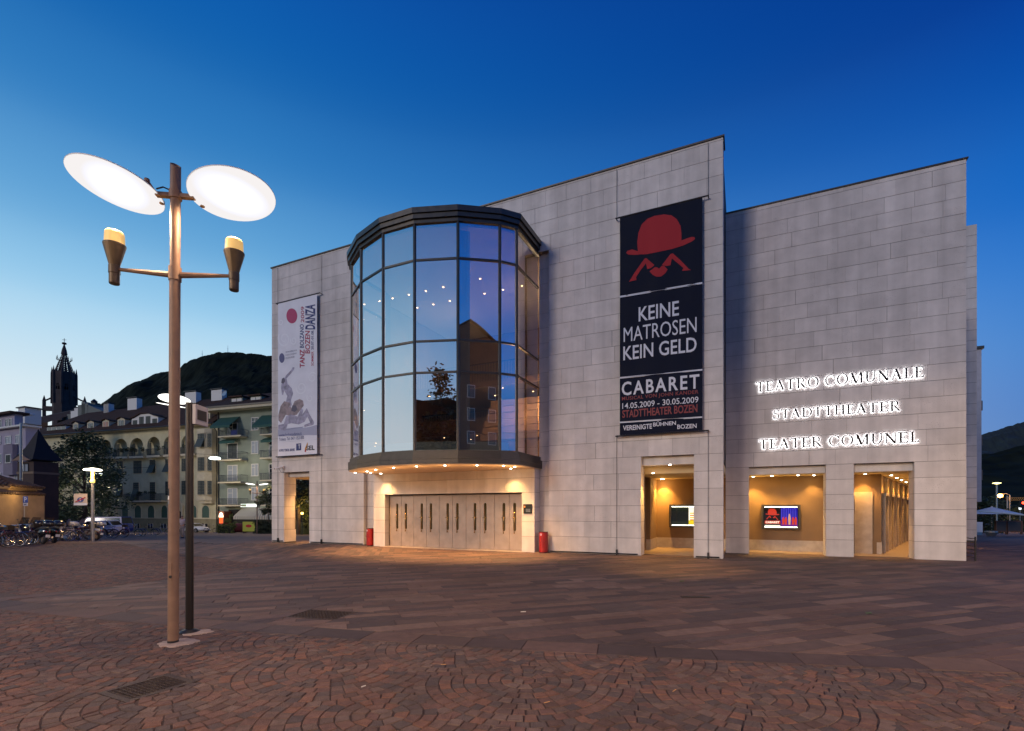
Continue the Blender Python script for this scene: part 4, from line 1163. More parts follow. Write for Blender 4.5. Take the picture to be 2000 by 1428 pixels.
def glyph(c):
    T_, t_ = TW, TN_
    if c == 'T': return .82, [[rect(.41 - T_ / 2, .41 + T_ / 2, 0, 1)], [rect(.02, .80, 1 - t_, 1)], [[(.02, 1), (.0, .76), (.035, .76), (.10, .96)]], [[(.80, 1), (.82, .76), (.785, .76), (.72, .96)]], [serif(.41, 0, .36)]]
    if c == 'E': return .74, [[rect(.12, .12 + T_, 0, 1)], [rect(.0, .64, 1 - t_, 1)], [rect(.0, .68, 0, t_)], [rect(.2, .50, .5 - t_ / 2, .5 + t_ / 2)], [[(.64, 1), (.665, .77), (.63, .77), (.55, .97)]], [[(.68, 0), (.73, .26), (.695, .26), (.56, .03)]], [[(.50, .36), (.50, .64), (.47, .64), (.43, .5), (.47, .36)]]]
    if c == 'L': return .70, [[rect(.12, .12 + T_, 0, 1)], [rect(.0, .64, 0, t_)], [serif(.18, 1, .34, -1)], [[(.64, 0), (.69, .28), (.655, .28), (.52, .03)]]]
    if c == 'H': return .92, [[rect(.12, .12 + T_, 0, 1)], [rect(.68, .68 + T_, 0, 1)], [rect(.2, .72, .5 - t_ / 2, .5 + t_ / 2)], [serif(.18, 0)], [serif(.74, 0)], [serif(.18, 1, .3, -1)], [serif(.74, 1, .3, -1)]]
    if c == 'A': return .90, [[diag(.13, 0, .46, 1, t_ * 1.1)], [diag(.73, 0, .40, 1, T_ * 1.15)], [rect(.24, .62, .32, .32 + t_)], [serif(.13, 0, .27)], [serif(.74, 0, .32)]]
    if c == 'N': return .94, [[rect(.15, .15 + t_, 0, 1)], [rect(.76, .76 + t_, 0, 1)], [diag(.80, 0, .14, 1, T_ * 1.3)], [serif(.17, 0, .27)], [serif(.79, 1, .27, -1)], [serif(.10, 1, .2, -1)]]
    if c == 'M': return 1.10, [[rect(.14, .14 + t_, 0, 1)], [rect(.85, .85 + T_, 0, 1)], [diag(.52, .02, .18, 1, T_ * 1.2)], [diag(.54, .02, .88, 1, t_ * 1.1)], [serif(.16, 0, .26)], [serif(.91, 0)], [serif(.12, 1, .22, -1)], [serif(.95, 1, .22, -1)]]
    if c == 'U': return .92, [[rect(.13, .13 + T_, .32, 1)], [rect(.75, .75 + t_, .32, 1)], ring(.465, .33, .335, .345, .21 + .0, .285, pi, 2 * pi, 16), [serif(.19, 1, .32, -1)], [serif(.775, 1, .27, -1)]]
    if c == 'O': return .98, [ring(.49, .5, .46, .515, .325, .465, 0, 2 * pi, 36)]
    if c == 'D': return .94, [[rect(.12, .12 + T_, 0, 1)], [rect(.0, .45, 1 - t_, 1)], [rect(.0, .45, 0, t_)], ring(.44, .5, .47, .5, .335, .45, -pi / 2, pi / 2, 18)]
    if c == 'C': return .88, [ring(.48, .5, .455, .515, .33, .465, radians(42), radians(318), 30), [[(.80, .98), (.80, .68), (.775, .68), (.70, .84)]], [[(.83, .30), (.80, .10), (.76, .14), (.80, .30)]]]
    if c == 'R': return .90, [[rect(.12, .12 + T_, 0, 1)], [rect(.0, .42, 1 - t_, 1)], [rect(.2, .42, .48, .48 + t_)], ring(.42, .74, .27, .26, .15, .212, -pi / 2, pi / 2, 14), [diag(.76, 0, .40, .50, T_ * 1.1)], [serif(.18, 0)], [serif(.82, 0, .2)]]
    if c == 'S': return .66, [ring(.32, .745, .25, .27, .155, .225, radians(20), radians(235), 16), ring(.33, .265, .27, .28, .165, .232, radians(-160), radians(55), 16), [[(.10, .60), (.20, .56), (.56, .42), (.50, .52), (.20, .68)]], [[(.555, .99), (.575, .70), (.545, .70), (.49, .86)]], [[(.06, 0), (.04, .32), (.07, .32), (.13, .14)]]]
    return .4, []
M_LET = mat('dark burnished letter', (.018, .017, .017), .45, .3)
E_HALO = emat('lamp strip behind letter', (.92, .94, 1.0), 12)
def sign_line(text, x0, x1, z0, z1, label, y=2.8):
    root = fempty(TH, 'sign_lettering', label, 'sign', 'backlit letter lines on the right wall')
    sc = z1 - z0; adv = []; tot = 0
    for c in text:
        w, _ = glyph(c); adv.append(tot); tot += w + (.07 if c != ' ' else .0)
    tot -= .07; k = (x1 - x0) / (tot * sc)
    for c, a in zip(text, adv):
        w, parts = glyph(c)
        if not parts: continue
        b = MB(); bk = MB()
        for i, grp in enumerate(parts):
            e = .0006 * i
            for poly in grp:
                p = [(x0 + (a + q[0]) * sc * k, z0 + q[1] * sc) for q in poly]
                s = sum(p[j][0] * p[(j + 1) % len(p)][1] - p[(j + 1) % len(p)][0] * p[j][1] for j in range(len(p)))
                if s < 0: p = p[::-1]
                n = len(p)
                b.add([(q[0], y - .072 - e, q[1]) for q in p] + [(q[0], y - .050 + e, q[1]) for q in p],
                      [tuple(range(n)), tuple(range(2 * n - 1, n - 1, -1))] + [((j + 1) % n, j, n + j, n + (j + 1) % n) for j in range(n)])
                bk.face([(q[0], y - .044 + e, q[1]) for q in p][::-1])
        o = b.build('letter', M_LET, root); bk.build('back_lamp', E_HALO, o)
sign_line('TEATRO COMUNALE', 1.118, 6.52, 6.52, 6.92, 'top line of backlit serif letters reading TEATRO COMUNALE')
sign_line('STADTTHEATER', 1.723, 5.85, 5.385, 5.75, 'middle line of backlit serif letters reading STADTTHEATER')
sign_line('TEATER COMUNEL', 1.229, 6.385, 4.21, 4.60, 'bottom line of backlit serif letters reading TEATER COMUNEL')

# --- lit display cases
def case_box(name, label, x0, x1, z0, z1, y):
    root = fempty(TH, name, label, 'display case')
    f = .07
    b = MB().box(x0 - f, x1 + f, y - .16, y - .0, z0 - f, z0).box(x0 - f, x1 + f, y - .16, y, z1, z1 + f).box(x0 - f, x0, y - .16, y, z0, z1).box(x1, x1 + f, y - .16, y, z0, z1)
    b.build('frame', M_BRONZE, root)
    MB().box(x0, x1, y - .02, y - .005, z0, z1).build('back_panel', mat('dark green felt', (.012, .02, .012), .9), root)
    for z in (z0 + .03, z1 - .03): MB().box(x0 + .05, x1 - .05, y - .12, y - .09, z - .012, z + .012).build('lamp_strip', emat('white tube', (1, .95, .75), 9), root)
    MB().box(x0, x1, y - .158, y - .152, z0, z1).build('glass', glass_mat('case glass', (.97, .97, .97), refl=.02), root)
    return root
def flat(root, name, poly, y, m): return MB().face([(a, y, c) for a, c in poly]).build(name, m, root)
Y4 = 4.60
x0, _ = TH.p(1487, 1010, Y4); x1, _ = TH.p(1563, 1010, Y4); z1_ = TH.p(1525, 986, Y4)[1]; z0_ = TH.p(1525, 1034, Y4)[1]
c1 = case_box('display_case', 'lit case with the red hat poster and stage photo between the two right piers', x0 + .07, x1 - .07, z0_ + .07, z1_ - .07, Y4)
a, c, d, e = x0 + .07, x1 - .07, z0_ + .07, z1_ - .07; w, hh = c - a, e - d; mid = a + w * .50
E_PB = emat('backlit black print', (.02, .012, .012), 1); E_PR = emat('backlit red print', (.80, .06, .03), 1.0); E_PW = emat('backlit white print', (1, .9, .7), 1.5)
E_PBL = emat('backlit blue curtain', (.03, .02, .42), 1.0); E_PV = emat('backlit violet floor', (.20, .03, .28), 1.0)
flat(c1, 'poster', [(a + .05, d + .05), (mid, d + .05), (mid, e - .06), (a + .05, e - .06)], Y4 - .03, E_PB)
def hat2(cx_, cz_, s, y, root, m=E_PR):
    for nm, poly in (('hat_print', HAT), ('brow_print', BROWL), ('brow_print', BROWR)):
        pts = [(cx_ + (p[0] - 287) / 370.0 * s, cz_ - (p[1] + (p[0] - 287) * .25 - 330) / 370.0 * s) for p in poly]
        v, f = fill(pts); MB().add([(q[0], y, q[1]) for q in v], f).build(nm, m, root)
hat2((a + mid) / 2 + .02, d + hh * .62, w * .40, Y4 - .034, c1)
flat(c1, 'title_band', [(a + .06, d + hh * .18), (mid - .01, d + hh * .18), (mid - .01, d + hh * .33), (a + .06, d + hh * .33)], Y4 - .034, E_PR)
v = fit_text('CABARET', a + .09, mid - .04, d + hh * .205, d + hh * .305, .03); _, fs_ = text_poly('CABARET', 1, 1, .03)
MB().add([(q[0], Y4 - .038, q[1]) for q in v], fs_).build('lettering', E_PW, c1)
flat(c1, 'lower_band', [(a + .06, d + .05), (mid - .01, d + .05), (mid - .01, d + hh * .12), (a + .06, d + hh * .12)], Y4 - .034, E_PW)
flat(c1, 'photo_print', [(mid + .01, d + .05), (c - .03, d + .05), (c - .03, e - .06), (mid + .01, e - .06)], Y4 - .03, E_PBL)
for k in range(7):
    xx = mid + .03 + k * (c - mid - .08) / 7; flat(c1, 'curtain_print', [(xx, d + hh * .4), (xx + .03, d + hh * .4), (xx + .03, e - .07), (xx, e - .07)], Y4 - .032, emat('backlit pale fold', (.10, .08, .70), 1.0))
flat(c1, 'floor_print', [(mid + .01, d + .05), (c - .03, d + .05), (c - .03, d + hh * .22), (mid + .01, d + hh * .22)], Y4 - .032, E_PV)
for k, xx in enumerate((.15, .3, .5, .7, .85)):
    X_ = mid + (c - mid) * xx; hh2 = hh * (.35 if k != 2 else .5)
    flat(c1, 'figure_print', [(X_ - .035, d + hh * .15), (X_ + .035, d + hh * .15), (X_ + .05, d + hh * .15 + hh2 * .6), (X_ + .02, d + hh * .15 + hh2), (X_ - .02, d + hh * .15 + hh2), (X_ - .05, d + hh * .15 + hh2 * .6)], Y4 - .034 - k * .0004, E_PR if k != 2 else emat('backlit skin print', (.9, .45, .25), 1))
light('AREA', 'case_lamp', ((a + c) / 2, Y4 - .14, e - .05), 3, (1, .9, .7), c1, (0, -.4, -1), size=.5)
x0, _ = TH.p(1240 + 420 / 6.208, 1000, Y4); z1_ = TH.p(1315, 880 + 655 / 6.208, Y4)[1]; z0_ = TH.p(1315, 880 + 930 / 6.208, Y4)[1]
c2 = case_box('display_case', 'lit case with a yellow and white notice in the left arcade opening', x0 + .07, x0 + 2.0, z0_ + .07, z1_ - .07, Y4)
a, d, e = x0 + .07, z0_ + .07, z1_ - .07; hh = e - d
E_YE = emat('lit yellow print', (1.0, .72, .02), 1.1); E_PO = emat('lit orange print', (1, .35, .03), 1.0)
flat(c2, 'notice', [(a + .78, d + .02), (a + 1.7, d + .02), (a + 1.7, e - .04), (a + .78, e - .04)], Y4 - .03, E_PW)
flat(c2, 'yellow_band', [(a + .78, d + .05), (a + 1.7, d + .05), (a + 1.7, d + hh * .28), (a + .78, d + hh * .28)], Y4 - .034, E_YE)
for k in range(4):
    zz = e - hh * (.36 + .11 * k); flat(c2, 'text_print', [(a + .84, zz - .03), (a + 1.05, zz - .03), (a + 1.05, zz + .02), (a + .84, zz + .02)], Y4 - .034, E_PO if k % 2 else E_YE)
    flat(c2, 'text_print', [(a + 1.12, zz - .03), (a + 1.35, zz - .03), (a + 1.35, zz + .02), (a + 1.12, zz + .02)], Y4 - .034, E_YE)
# tall lit case in the corridor
c3 = fempty(TH, 'wall_display', 'narrow tall lit panel on the corridor wall behind the right pier', 'display case')
MB().box(5.68, 5.78, 10.2, 11.1, 1.1, 2.35).build('frame', M_BRONZE, c3); MB().box(5.78, 5.80, 10.25, 11.05, 1.15, 2.3).build('lit_panel', emat('lit cream panel', (1, .85, .5), 1.8), c3)
# plaque beside the doors
pq = fempty(TH, 'wall_plaque', 'small dark plaque on the stone right of the bronze doors', 'plaque')
MB().box(-7.72, -7.32, EB - .03, EB, 1.62, 2.02).build('plate', mat('dark green plaque', (.03, .035, .03), .25, .5), pq)
MB().box(-7.69, -7.62, EB - .034, EB - .03, 1.88, 1.95).build('mark', mat('orange mark', (.5, .18, .02), .5), pq)
for k in range(3): MB().box(-7.6, -7.40, EB - .034, EB - .03, 1.80 - k * .05, 1.812 - k * .05).build('engraved_line', M_STEEL, pq)
# red bins
def bin_(x, y, label):
    p = TH.w(x, y); root = empty('litter_bin', (p.x, p.y, 0), radians(-25), label, 'litter bin', 'red litter bins flanking the entrance')
    MR = mat('red enamel', (.30, .012, .012), .38, var=.15, scale=8)
    MB().lathe([(.18, .03), (.185, .05), (.185, .84), (.175, .86), (.17, .86), (.165, .80), (.0, .80)], 22).build('body', MR, root, smooth=False)
    MB().lathe([(.165, 0), (.165, .03), (.15, .03)], 18).build('foot', M_BLACK, root)
    MB().torus((0, 0, .86), .178, .012, 22, 6, 'z').build('rim', M_BLACK, root)
    MB().prism([(.045 * cos(i * pi / 6) - .05, .76 + .045 * sin(i * pi / 6)) for i in range(12)], -.186, -.178).build('round_sticker', M_PWHITE, root)
    MB().prism([(.02 * cos(i * pi / 4) - .05, .76 + .02 * sin(i * pi / 4)) for i in range(8)], -.1875, -.186).build('sticker_mark', M_PRED, root)
    MB().box(-.10, .10, -.195, -.16, .47, .50).build('handle', MR, root)
x_, _ = TH.p(721, 1067, -.30); bin_(x_, -.22, 'red round litter bin left of the entrance doors')
x_, _ = TH.p(1061, 1081, -.30); bin_(x_ , -.26, 'red round litter bin right of the entrance doors')
# security camera
sc_ = fempty(TH, 'security_camera', 'white security camera above the left passage opening', 'camera')
MB().tube([(-22.55, -.42, 4.02), (-22.30, -.10, 4.14)], .055, 10).build('housing', M_WHITE, sc_)
MB().box(-22.42, -22.30, -.10, .0, 4.02, 4.2).build('bracket', M_WHITE, sc_); MB().tube([(-22.5, -.2, 4.05), (-22.45, -.1, 3.85), (-22.3, -.02, 3.85)], .01, 5).build('cable', M_BLACK, sc_)
MB().tube([(-22.555, -.426, 4.018), (-22.57, -.445, 4.01)], .045, 10).build('lens', M_BLACK, sc_)
# ---------------------------------------------------------------- background town
ZC, ZS = 4.464, 760.0
def zc(px0):                      # enlargement of a 280 px wide strip starting at px0
    return lambda a, b: (px0 + a / ZC, ZS + b / ZC)
q1, q2, q3 = zc(0), zc(180), zc(360)
M_ROOF = mat('dark brown roof tiles', (.060, .036, .026), .9, spec=.1, var=.3, scale=3, bump=.6, bscale=9)
M_CREAM = mat('weathered cream render', (.52, .48, .31), .85, spec=.2, var=.16, scale=.8, bump=.15, bscale=20)
M_CTRIM = mat('cream stone trim', (.52, .46, .32), .8, var=.1, scale=2)
M_GREEN = mat('sage green render', (.215, .25, .195), .85, var=.12, scale=.8)
M_LILAC = mat('lilac render', (.34, .30, .37), .85, var=.1, scale=.8)
M_LILAC2 = mat('dark lilac render', (.20, .17, .21), .85, var=.1, scale=.8)
M_WTRIM = mat('white window trim', (.62, .60, .55), .6)
M_SHUT = mat('dark green shutter', (.028, .040, .035), .6, var=.2, scale=4)
M_GSHUT = mat('green roller shutter', (.035, .085, .060), .6)
M_PANE = mat('dark window pane', (.02, .025, .03), .05, spec=.8)
M_PANEW = mat('curtained window pane', (.30, .33, .36), .25)
M_RAIL = mat('balcony railing', (.05, .06, .065), .5, .4)
M_AWN = mat('dark green awning canvas', (.012, .066, .052), .8)
GRID = {}
def win(F, parent, Q, a0, a1, b0, b1, y=0.0, frame=True, kind='shutter', arch=False, open_=0):
    """a window part at traced coordinates: frame, pane or shutters, glazing bars"""
    x0, z1 = F.p(*Q(a0, b0), y); x1, z0 = F.p(*Q(a1, b1), y)
    z1 = (z1 + F.p(*Q(a1, b0), y)[1]) / 2; z0 = (z0 + F.p(*Q(a0, b1), y)[1]) / 2
    fw = .09 if frame else .03
    m = M_WTRIM if frame else M_CTRIM
    if arch:
        r = (x1 - x0) / 2; cx_ = (x0 + x1) / 2; n = 10
        arc = [(cx_ + r * cos(pi - i * pi / n), z1 - r + r * sin(pi - i * pi / n)) for i in range(n + 1)]
        p = [(x0, z0)] + arc + [(x1, z0)]
        f = MB(); ro = r + .14
        out = [(x0 - .14, z0)] + [(cx_ + ro * cos(pi - i * pi / n), z1 - r + ro * sin(pi - i * pi / n)) for i in range(n + 1)] + [(x1 + .14, z0)]
        for i in range(len(p) - 1):
            f.add([(out[i][0], y - .06, out[i][1]), (out[i + 1][0], y - .06, out[i + 1][1]), (p[i + 1][0], y - .06, p[i + 1][1]), (p[i][0], y - .06, p[i][1]),
                   (p[i][0], y + .05, p[i][1]), (p[i + 1][0], y + .05, p[i + 1][1]), (out[i][0], y, out[i][1]), (out[i + 1][0], y, out[i + 1][1])], [(0, 1, 2, 3), (3, 2, 5, 4), (1, 0, 6, 7)])
        w = f.build('window', M_CTRIM, parent)
        MB().face([(a, y - .012, c) for a, c in p]).build('pane', M_GSHUT if kind == 'shutter' else M_PANE, w)
        s = MB()
        for k in range(7): s.box(x0 + .02, x1 - .02, y - .03, y - .014, z0 + (z1 - r - z0) * k / 7 + .02, z0 + (z1 - r - z0) * (k + 1) / 7 - .03)
        if kind == 'shutter': s.build('slats', M_GSHUT, w)
        return w
    f = MB()
    f.box(x0 - fw, x1 + fw, y - .07, y, z1, z1 + fw).box(x0 - fw - .03, x1 + fw + .03, y - .12, y, z0 - fw, z0)
    f.box(x0 - fw, x0, y - .07, y, z0, z1).box(x1, x1 + fw, y - .07, y, z0, z1)
    w = f.build('window', m, parent)
    if kind == 'shutter':
        mid = (x0 + x1) / 2
        for u0, u1 in ((x0, mid - .01), (mid + .01, x1)):
            s = MB().box(u0, u0 + .05, y - .05, y - .012, z0, z1).box(u1 - .05, u1, y - .05, y - .012, z0, z1)
            n = 9
            for k in range(n): s.box(u0 + .05, u1 - .05, y - .042 if k % 2 else y - .034, y - .012, z0 + (z1 - z0) * k / n + .01, z0 + (z1 - z0) * (k + 1) / n - .01)
            so = s.build('shutter', M_SHUT, w)
        if open_:
            s = MB(); h = (z1 - z0) * .62; d = .55
            s.add([(x0, y - .06, z0 + h), (x1, y - .06, z0 + h), (x1 - .05, y - .06 - d, z0 - .05), (x0 - .05, y - .06 - d, z0 - .05),
                   (x0, y - .09, z0 + h), (x1, y - .09, z0 + h), (x1 - .05, y - .10 - d, z0 - .05), (x0 - .05, y - .10 - d, z0 - .05)], [(0, 1, 2, 3), (7, 6, 5, 4), (0, 3, 7, 4), (1, 5, 6, 2)])
            s.build('open_shutter', M_SHUT, w)
    else:
        MB().box(x0, x1, y - .025, y - .010, z0, z1).build('pane', M_PANEW if kind == 'curtain' else M_PANE, w)
        mid = (x0 + x1) / 2
        MB().box(mid - .035, mid + .035, y - .05, y - .027, z0, z1).box(x0, mid - .035, y - .048, y - .027, z0 + (z1 - z0) * .7, z0 + (z1 - z0) * .7 + .05).build('glazing_bar', M_WTRIM, w)
    return w
def balcony(F, parent, Q, a0, a1, bt, bf, bb, depth=1.0, flowers=0, m=None, rs=0):
    """slab with railing: bt top of railing, bf floor, bb underside (traced)"""
    x0, zt = F.p(*Q(a0, bt), -depth); x1, zt2 = F.p(*Q(a1, bt), -depth); zf = F.p(*Q((a0 + a1) / 2, bf), -depth)[1]; zb = F.p(*Q((a0 + a1) / 2, bb), -depth)[1]
    zt = (zt + zt2) / 2
    s = MB().box(x0, x1, -depth, -.01, zb, zf).build('balcony', M_CTRIM if m is None else m, parent)
    r = MB().box(x0, x1, -depth, -depth + .05, zt - .05, zt).box(x0, x1, -depth, -depth + .04, zf + .05, zf + .09).box(x0, x0 + .04, -depth, -.02, zt - .05, zt).box(x1 - .04, x1, -depth, -.02, zt - .05, zt)
    n = int((x1 - x0) / .13)
    for i in range(n + 1):
        x = x0 + (x1 - x0 - .025) * i / n; r.box(x, x + .025, -depth + .01, -depth + .035, zf, zt)
    for i in range(6): r.box(x0, x0 + .025, -depth + .1 + i * depth / 6, -depth + .125 + i * depth / 6, zf, zt).box(x1 - .025, x1, -depth + .1 + i * depth / 6, -depth + .125 + i * depth / 6, zf, zt)
    r.build('railing', M_RAIL, s)
    if flowers:
        foliage_mesh([((x0 + (x1 - x0) * random.random(), -depth + random.uniform(-.1, .3), zt + random.uniform(-.25, .25)), .28) for _ in range(flowers)], 34, .12, rs).build('flowers', M_LEAFD, s)['kind'] = 'stuff'
    return s
M_LEAFD = mat('dark foliage', (.030, .048, .022), .75, rnd=.45)
M_LEAFM = mat('tree foliage', (.050, .085, .030), .7, rnd=.5)
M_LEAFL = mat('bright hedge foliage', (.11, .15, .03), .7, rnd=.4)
M_BARK = mat('grey brown bark', (.06, .045, .035), .9, var=.3, scale=6, bump=.6)
def foliage_mesh(clumps, n, size, seed=0):
    rg = random.Random(seed); b = MB(); b.r = []
    for c, R in clumps:
        tone = rg.random() * .5
        for _ in range(n):
            d = Vector((rg.gauss(0, 1), rg.gauss(0, 1), rg.gauss(0, .75))); d = d.normalized() * (rg.random() ** .45) * R
            p = Vector(c) + d; s = size * rg.uniform(.6, 1.3)
            a = Vector((rg.uniform(-1, 1), rg.uniform(-1, 1), rg.uniform(-.5, .5))).normalized(); e = a.cross(Vector((rg.uniform(-1, 1), rg.uniform(-1, 1), rg.uniform(.2, 1)))).normalized()
            b.add([p - a * s, p + e * s * .5 - a * .1 * s, p + a * s, p - e * s * .5 + a * .1 * s], [(0, 1, 2, 3)]); q = tone + rg.random() * .5; b.r += [q] * 4
    return b
def tree(name, loc, h, w, label, seed, m=None, trunk=.22, clumps=60, n=70, leaf=.20, base=.25, group=None, cat='tree', shape=1.0):
    root = empty(name, loc, 0, label, cat, group); rg = random.Random(seed)
    b = MB(); b.tube([(0, 0, -.3), (.05, .02, h * .25), (-.06, .05, h * .55), (0, 0, h * .85)], [trunk, trunk * .8, trunk * .5, trunk * .15], 8)
    cl = []
    for k in range(clumps):
        t = rg.random(); z = h * (base + (1 - base) * t)
        rad = w / 2 * (sin(pi * min(1, (.16 + .84 * t)) ** shape) ** .6) * rg.uniform(.25, 1.0); a = rg.uniform(0, 2 * pi)
        c = (rad * cos(a), rad * sin(a), z + rg.uniform(-.3, .3)); cl.append((c, w * rg.uniform(.08, .16)))
        if k % 3 == 0: b.tube([(0, 0, max(h * .2, z - rad * .7)), (c[0] * .5, c[1] * .5, z - rad * .2), c], [trunk * .3, trunk * .18, trunk * .05], 5)
    b.build('trunk', M_BARK, root)
    foliage_mesh(cl, n, leaf, seed).build('crown', m or M_LEAFM, root)
    return root

# --- cream apartment house
FC = Frame(-46.2, 78.0, -18.5)
cream = fempty(FC, 'apartment_house', 'long cream apartment house with arched loggias, dormers and a brown roof', 'building')
ZB = -2.6
xl = FC.x(52); z_plinth = FC.p(*q2(700, 1130))[1]; z_eave = FC.p(405, 831.5)[1]
loggias = [(65, 165, 445, 600), (190, 305, 437, 597), (330, 445, 430, 592), (480, 590, 420, 585), (625, 735, 412, 578), (778, 893, 402, 570)]
holes = []
for a0, a1, b0, b1 in loggias:
    x0, z1 = FC.p(*q2(a0, b0)); x1, z0 = FC.p(*q2(a1, b1)); holes.append((x0, x1, z0 + .1, z1))
wl_ = wall_with_holes('wall', cream, xl, 0, z_plinth, z_eave, 0, .35, holes, M_CREAM)
MB().box(xl, 0, -.10, .35, ZB, z_plinth).build('plinth', mat('ochre plinth', (.24, .21, .12), .9, var=.2, scale=1.5), cream)
MB().box(xl, 0, -.16, .0, z_plinth, z_plinth + .10).build('plinth_moulding', M_CTRIM, cream)
MB().box(xl, 0, 1.45, 9, z_plinth, z_eave).box(xl - .01, xl + .3, .35, 1.45, ZB, z_eave).box(-.3, -.02, .35, 1.45, ZB, z_eave).build('inner_wall', M_CREAM, cream)
# arched heads of the loggias
sp = MB()
for x0, x1, z0, z1 in holes:
    r = (x1 - x0) / 2; cx_ = (x0 + x1) / 2; n = 10
    L_ = [(x0, z1 - r * .92)] + [(cx_ - r * cos(i * pi / 2 / n), z1 - r * .92 + r * .92 * sin(i * pi / 2 / n)) for i in range(1, n + 1)]
    for i in range(n):
        for sg in (1, -1):
            p, q = L_[i], L_[i + 1]; fx = lambda v: cx_ + sg * (v - cx_)
            sp.add([(fx(p[0]), .004, p[1]), (fx(q[0]), .004, q[1]), (fx(q[0]), .004, z1), (fx(p[0]), .004, z1), (fx(p[0]), .345, p[1]), (fx(q[0]), .345, q[1])], [(0, 1, 2, 3) if sg > 0 else (3, 2, 1, 0), (0, 4, 5, 1) if sg > 0 else (1, 5, 4, 0)])
sp.build('arch_head', M_CREAM, cream)
for k, (a0, a1, b0, b1) in enumerate(loggias):
    x0, x1, z0, z1 = holes[k]; w = (x1 - x0)
    MB().box(x0 - .1, x1 + .1, .35, 1.44, z0 - .25, z0).build('loggia_floor', M_CTRIM, cream)
    f = MB().box(x0 + w * .35, x0 + w * .95, 1.38, 1.44, z0, z0 + 2.5).build('window', M_SHUT, cream)
    balcony(FC, cream, q2, a0 - 8, a1 - 2, b0 + 98, b1 - 8, b1 + 10, .9, (5, 14, 14, 3, 6, 3)[k], rs=k)
for (a, c, z, w_, op) in ((90, 135, (640, 742), 0, 0), (222, 271, (630, 740), 0, 0), (362, 435, (625, 735), 0, 0), (503, 555, (618, 730), 0, 1), (640, 695, (612, 722), 0, 1), (782, 832, (606, 716), 0, 0),
                         (85, 132, (825, 935), 0, 0), (220, 270, (820, 930), 0, 1), (360, 410, (815, 975), 0, 1), (505, 553, (812, 970), 0, 0), (640, 692, (806, 925), 0, 0), (782, 832, (800, 920), 0, 0)):
    win(FC, cream, q2, a, c, z[0], z[1], 0, False, 'shutter', open_=op)
x_ = FC.p(*q2(398, 680)); 
for a, c in ((47, 97), (262, 315), (373, 428), (487, 543), (605, 658), (862, 912), (960, 1023)): win(FC, cream, q2, a, c, 1015, 1122, 0, False, 'shutter', arch=True)
for a, c in ((372, 415), (485, 530), (600, 650), (955, 1010)): win(FC, cream, q2, a, c, 1172, 1215, -.10, False, 'pane')
for (a0, a1) in ((130, 215), (722, 800)):
    x0, z1 = FC.p(*q2(a0, 1030)); x1, z0 = FC.p(*q2(a1, 1128)); zt = FC.p(*q2(a0, 992))[1]; cx_ = (x0 + x1) / 2; r = (x1 - x0) / 2
    b = MB().box(x0, x0 + .25, -.3, -.005, z_plinth, z1).box(x1 - .25, x1, -.3, -.005, z_plinth, z1)
    n = 10
    for i in range(n):
        t0, t1 = pi * i / n, pi * (i + 1) / n
        b.prism([(cx_ + r * cos(t0), z1 + (zt - z1) * sin(t0)), (cx_ + r * cos(t1), z1 + (zt - z1) * sin(t1)), (cx_ + (r + .2) * cos(t1), z1 + (zt - z1 + .2) * sin(t1)), (cx_ + (r + .2) * cos(t0), z1 + (zt - z1 + .2) * sin(t0))][::-1], -.4, -.005)
    p = b.build('portal', M_CTRIM, cream)
    MB().prism([(cx_ + .45 * cos(t * pi / 8), z_plinth + .9 + .35 * sin(t * pi / 8)) for t in range(9)] + [(cx_ - .45, z_plinth), (cx_ + .45, z_plinth)], -.03, -.01).build('door', M_DARK, p)
balcony(FC, cream, q2, 270, 598, 912, 972, 985, 1.1, 12, rs=9)
# oriel
x0, x1 = FC.x(q2(910, 0)[0], -.9), FC.x(q2(1048, 0)[0], -.5)
zt, zb = FC.p(*q2(980, 345), -.9)[1], FC.p(*q2(980, 972), -.9)[1]
b = MB().prism([(x0 - .2, .0), (x0 - .1, -.8), (x0 + 2.0, -1.2), (x1, -.6), (x1 + .15, 0)], zb, zt, 'z').build('oriel', M_CTRIM, cream)
MB().prism([(x0 - .0, .0), (x0 + .1, -.6), (x0 + 1.8, -.9), (x1 - .2, -.5), (x1, 0)], zb - .45, zb, 'z').build('oriel_foot', M_CTRIM, cream)
for b0, b1 in ((388, 505), (595, 712), (800, 920)):
    for a, c, yy in ((922, 982, -1.08), (1007, 1046, -.92)):
        win(FC, cream, q2, a, c, b0, b1, yy - .12, False, 'shutter', open_=(a == 922 and b0 == 388))
    for zz in (b0 - 10, b1 + 3):
        z = FC.p(*q2(980, zz), -1.2)[1]; MB().prism([(x0 - .25, 0), (x0 - .15, -.88), (x0 + 2.0, -1.28), (x1 + .08, -.66), (x1 + .2, 0)], z - .06, z + .02, 'z').build('oriel_moulding', M_CTRIM, cream)
# windows on the left part, third floor, mostly behind the tree
for a, c, b0, b1 in ((410, 440, 495, 560), (527, 557, 485, 560), (640, 670, 480, 555), (720, 768, 455, 520), (792, 828, 455, 545), (527, 560, 650, 740), (640, 675, 645, 735), (640, 675, 830, 930), (760, 800, 830, 930), (890, 935, 640, 742), (890, 935, 825, 935)):
    win(FC, cream, q1, a, c, b0, b1, 0, False, 'shutter')
for a, c in ((850, 900), (760, 805)): win(FC, cream, q1, a, c, 1020, 1115, 0, False, 'pane', arch=True)
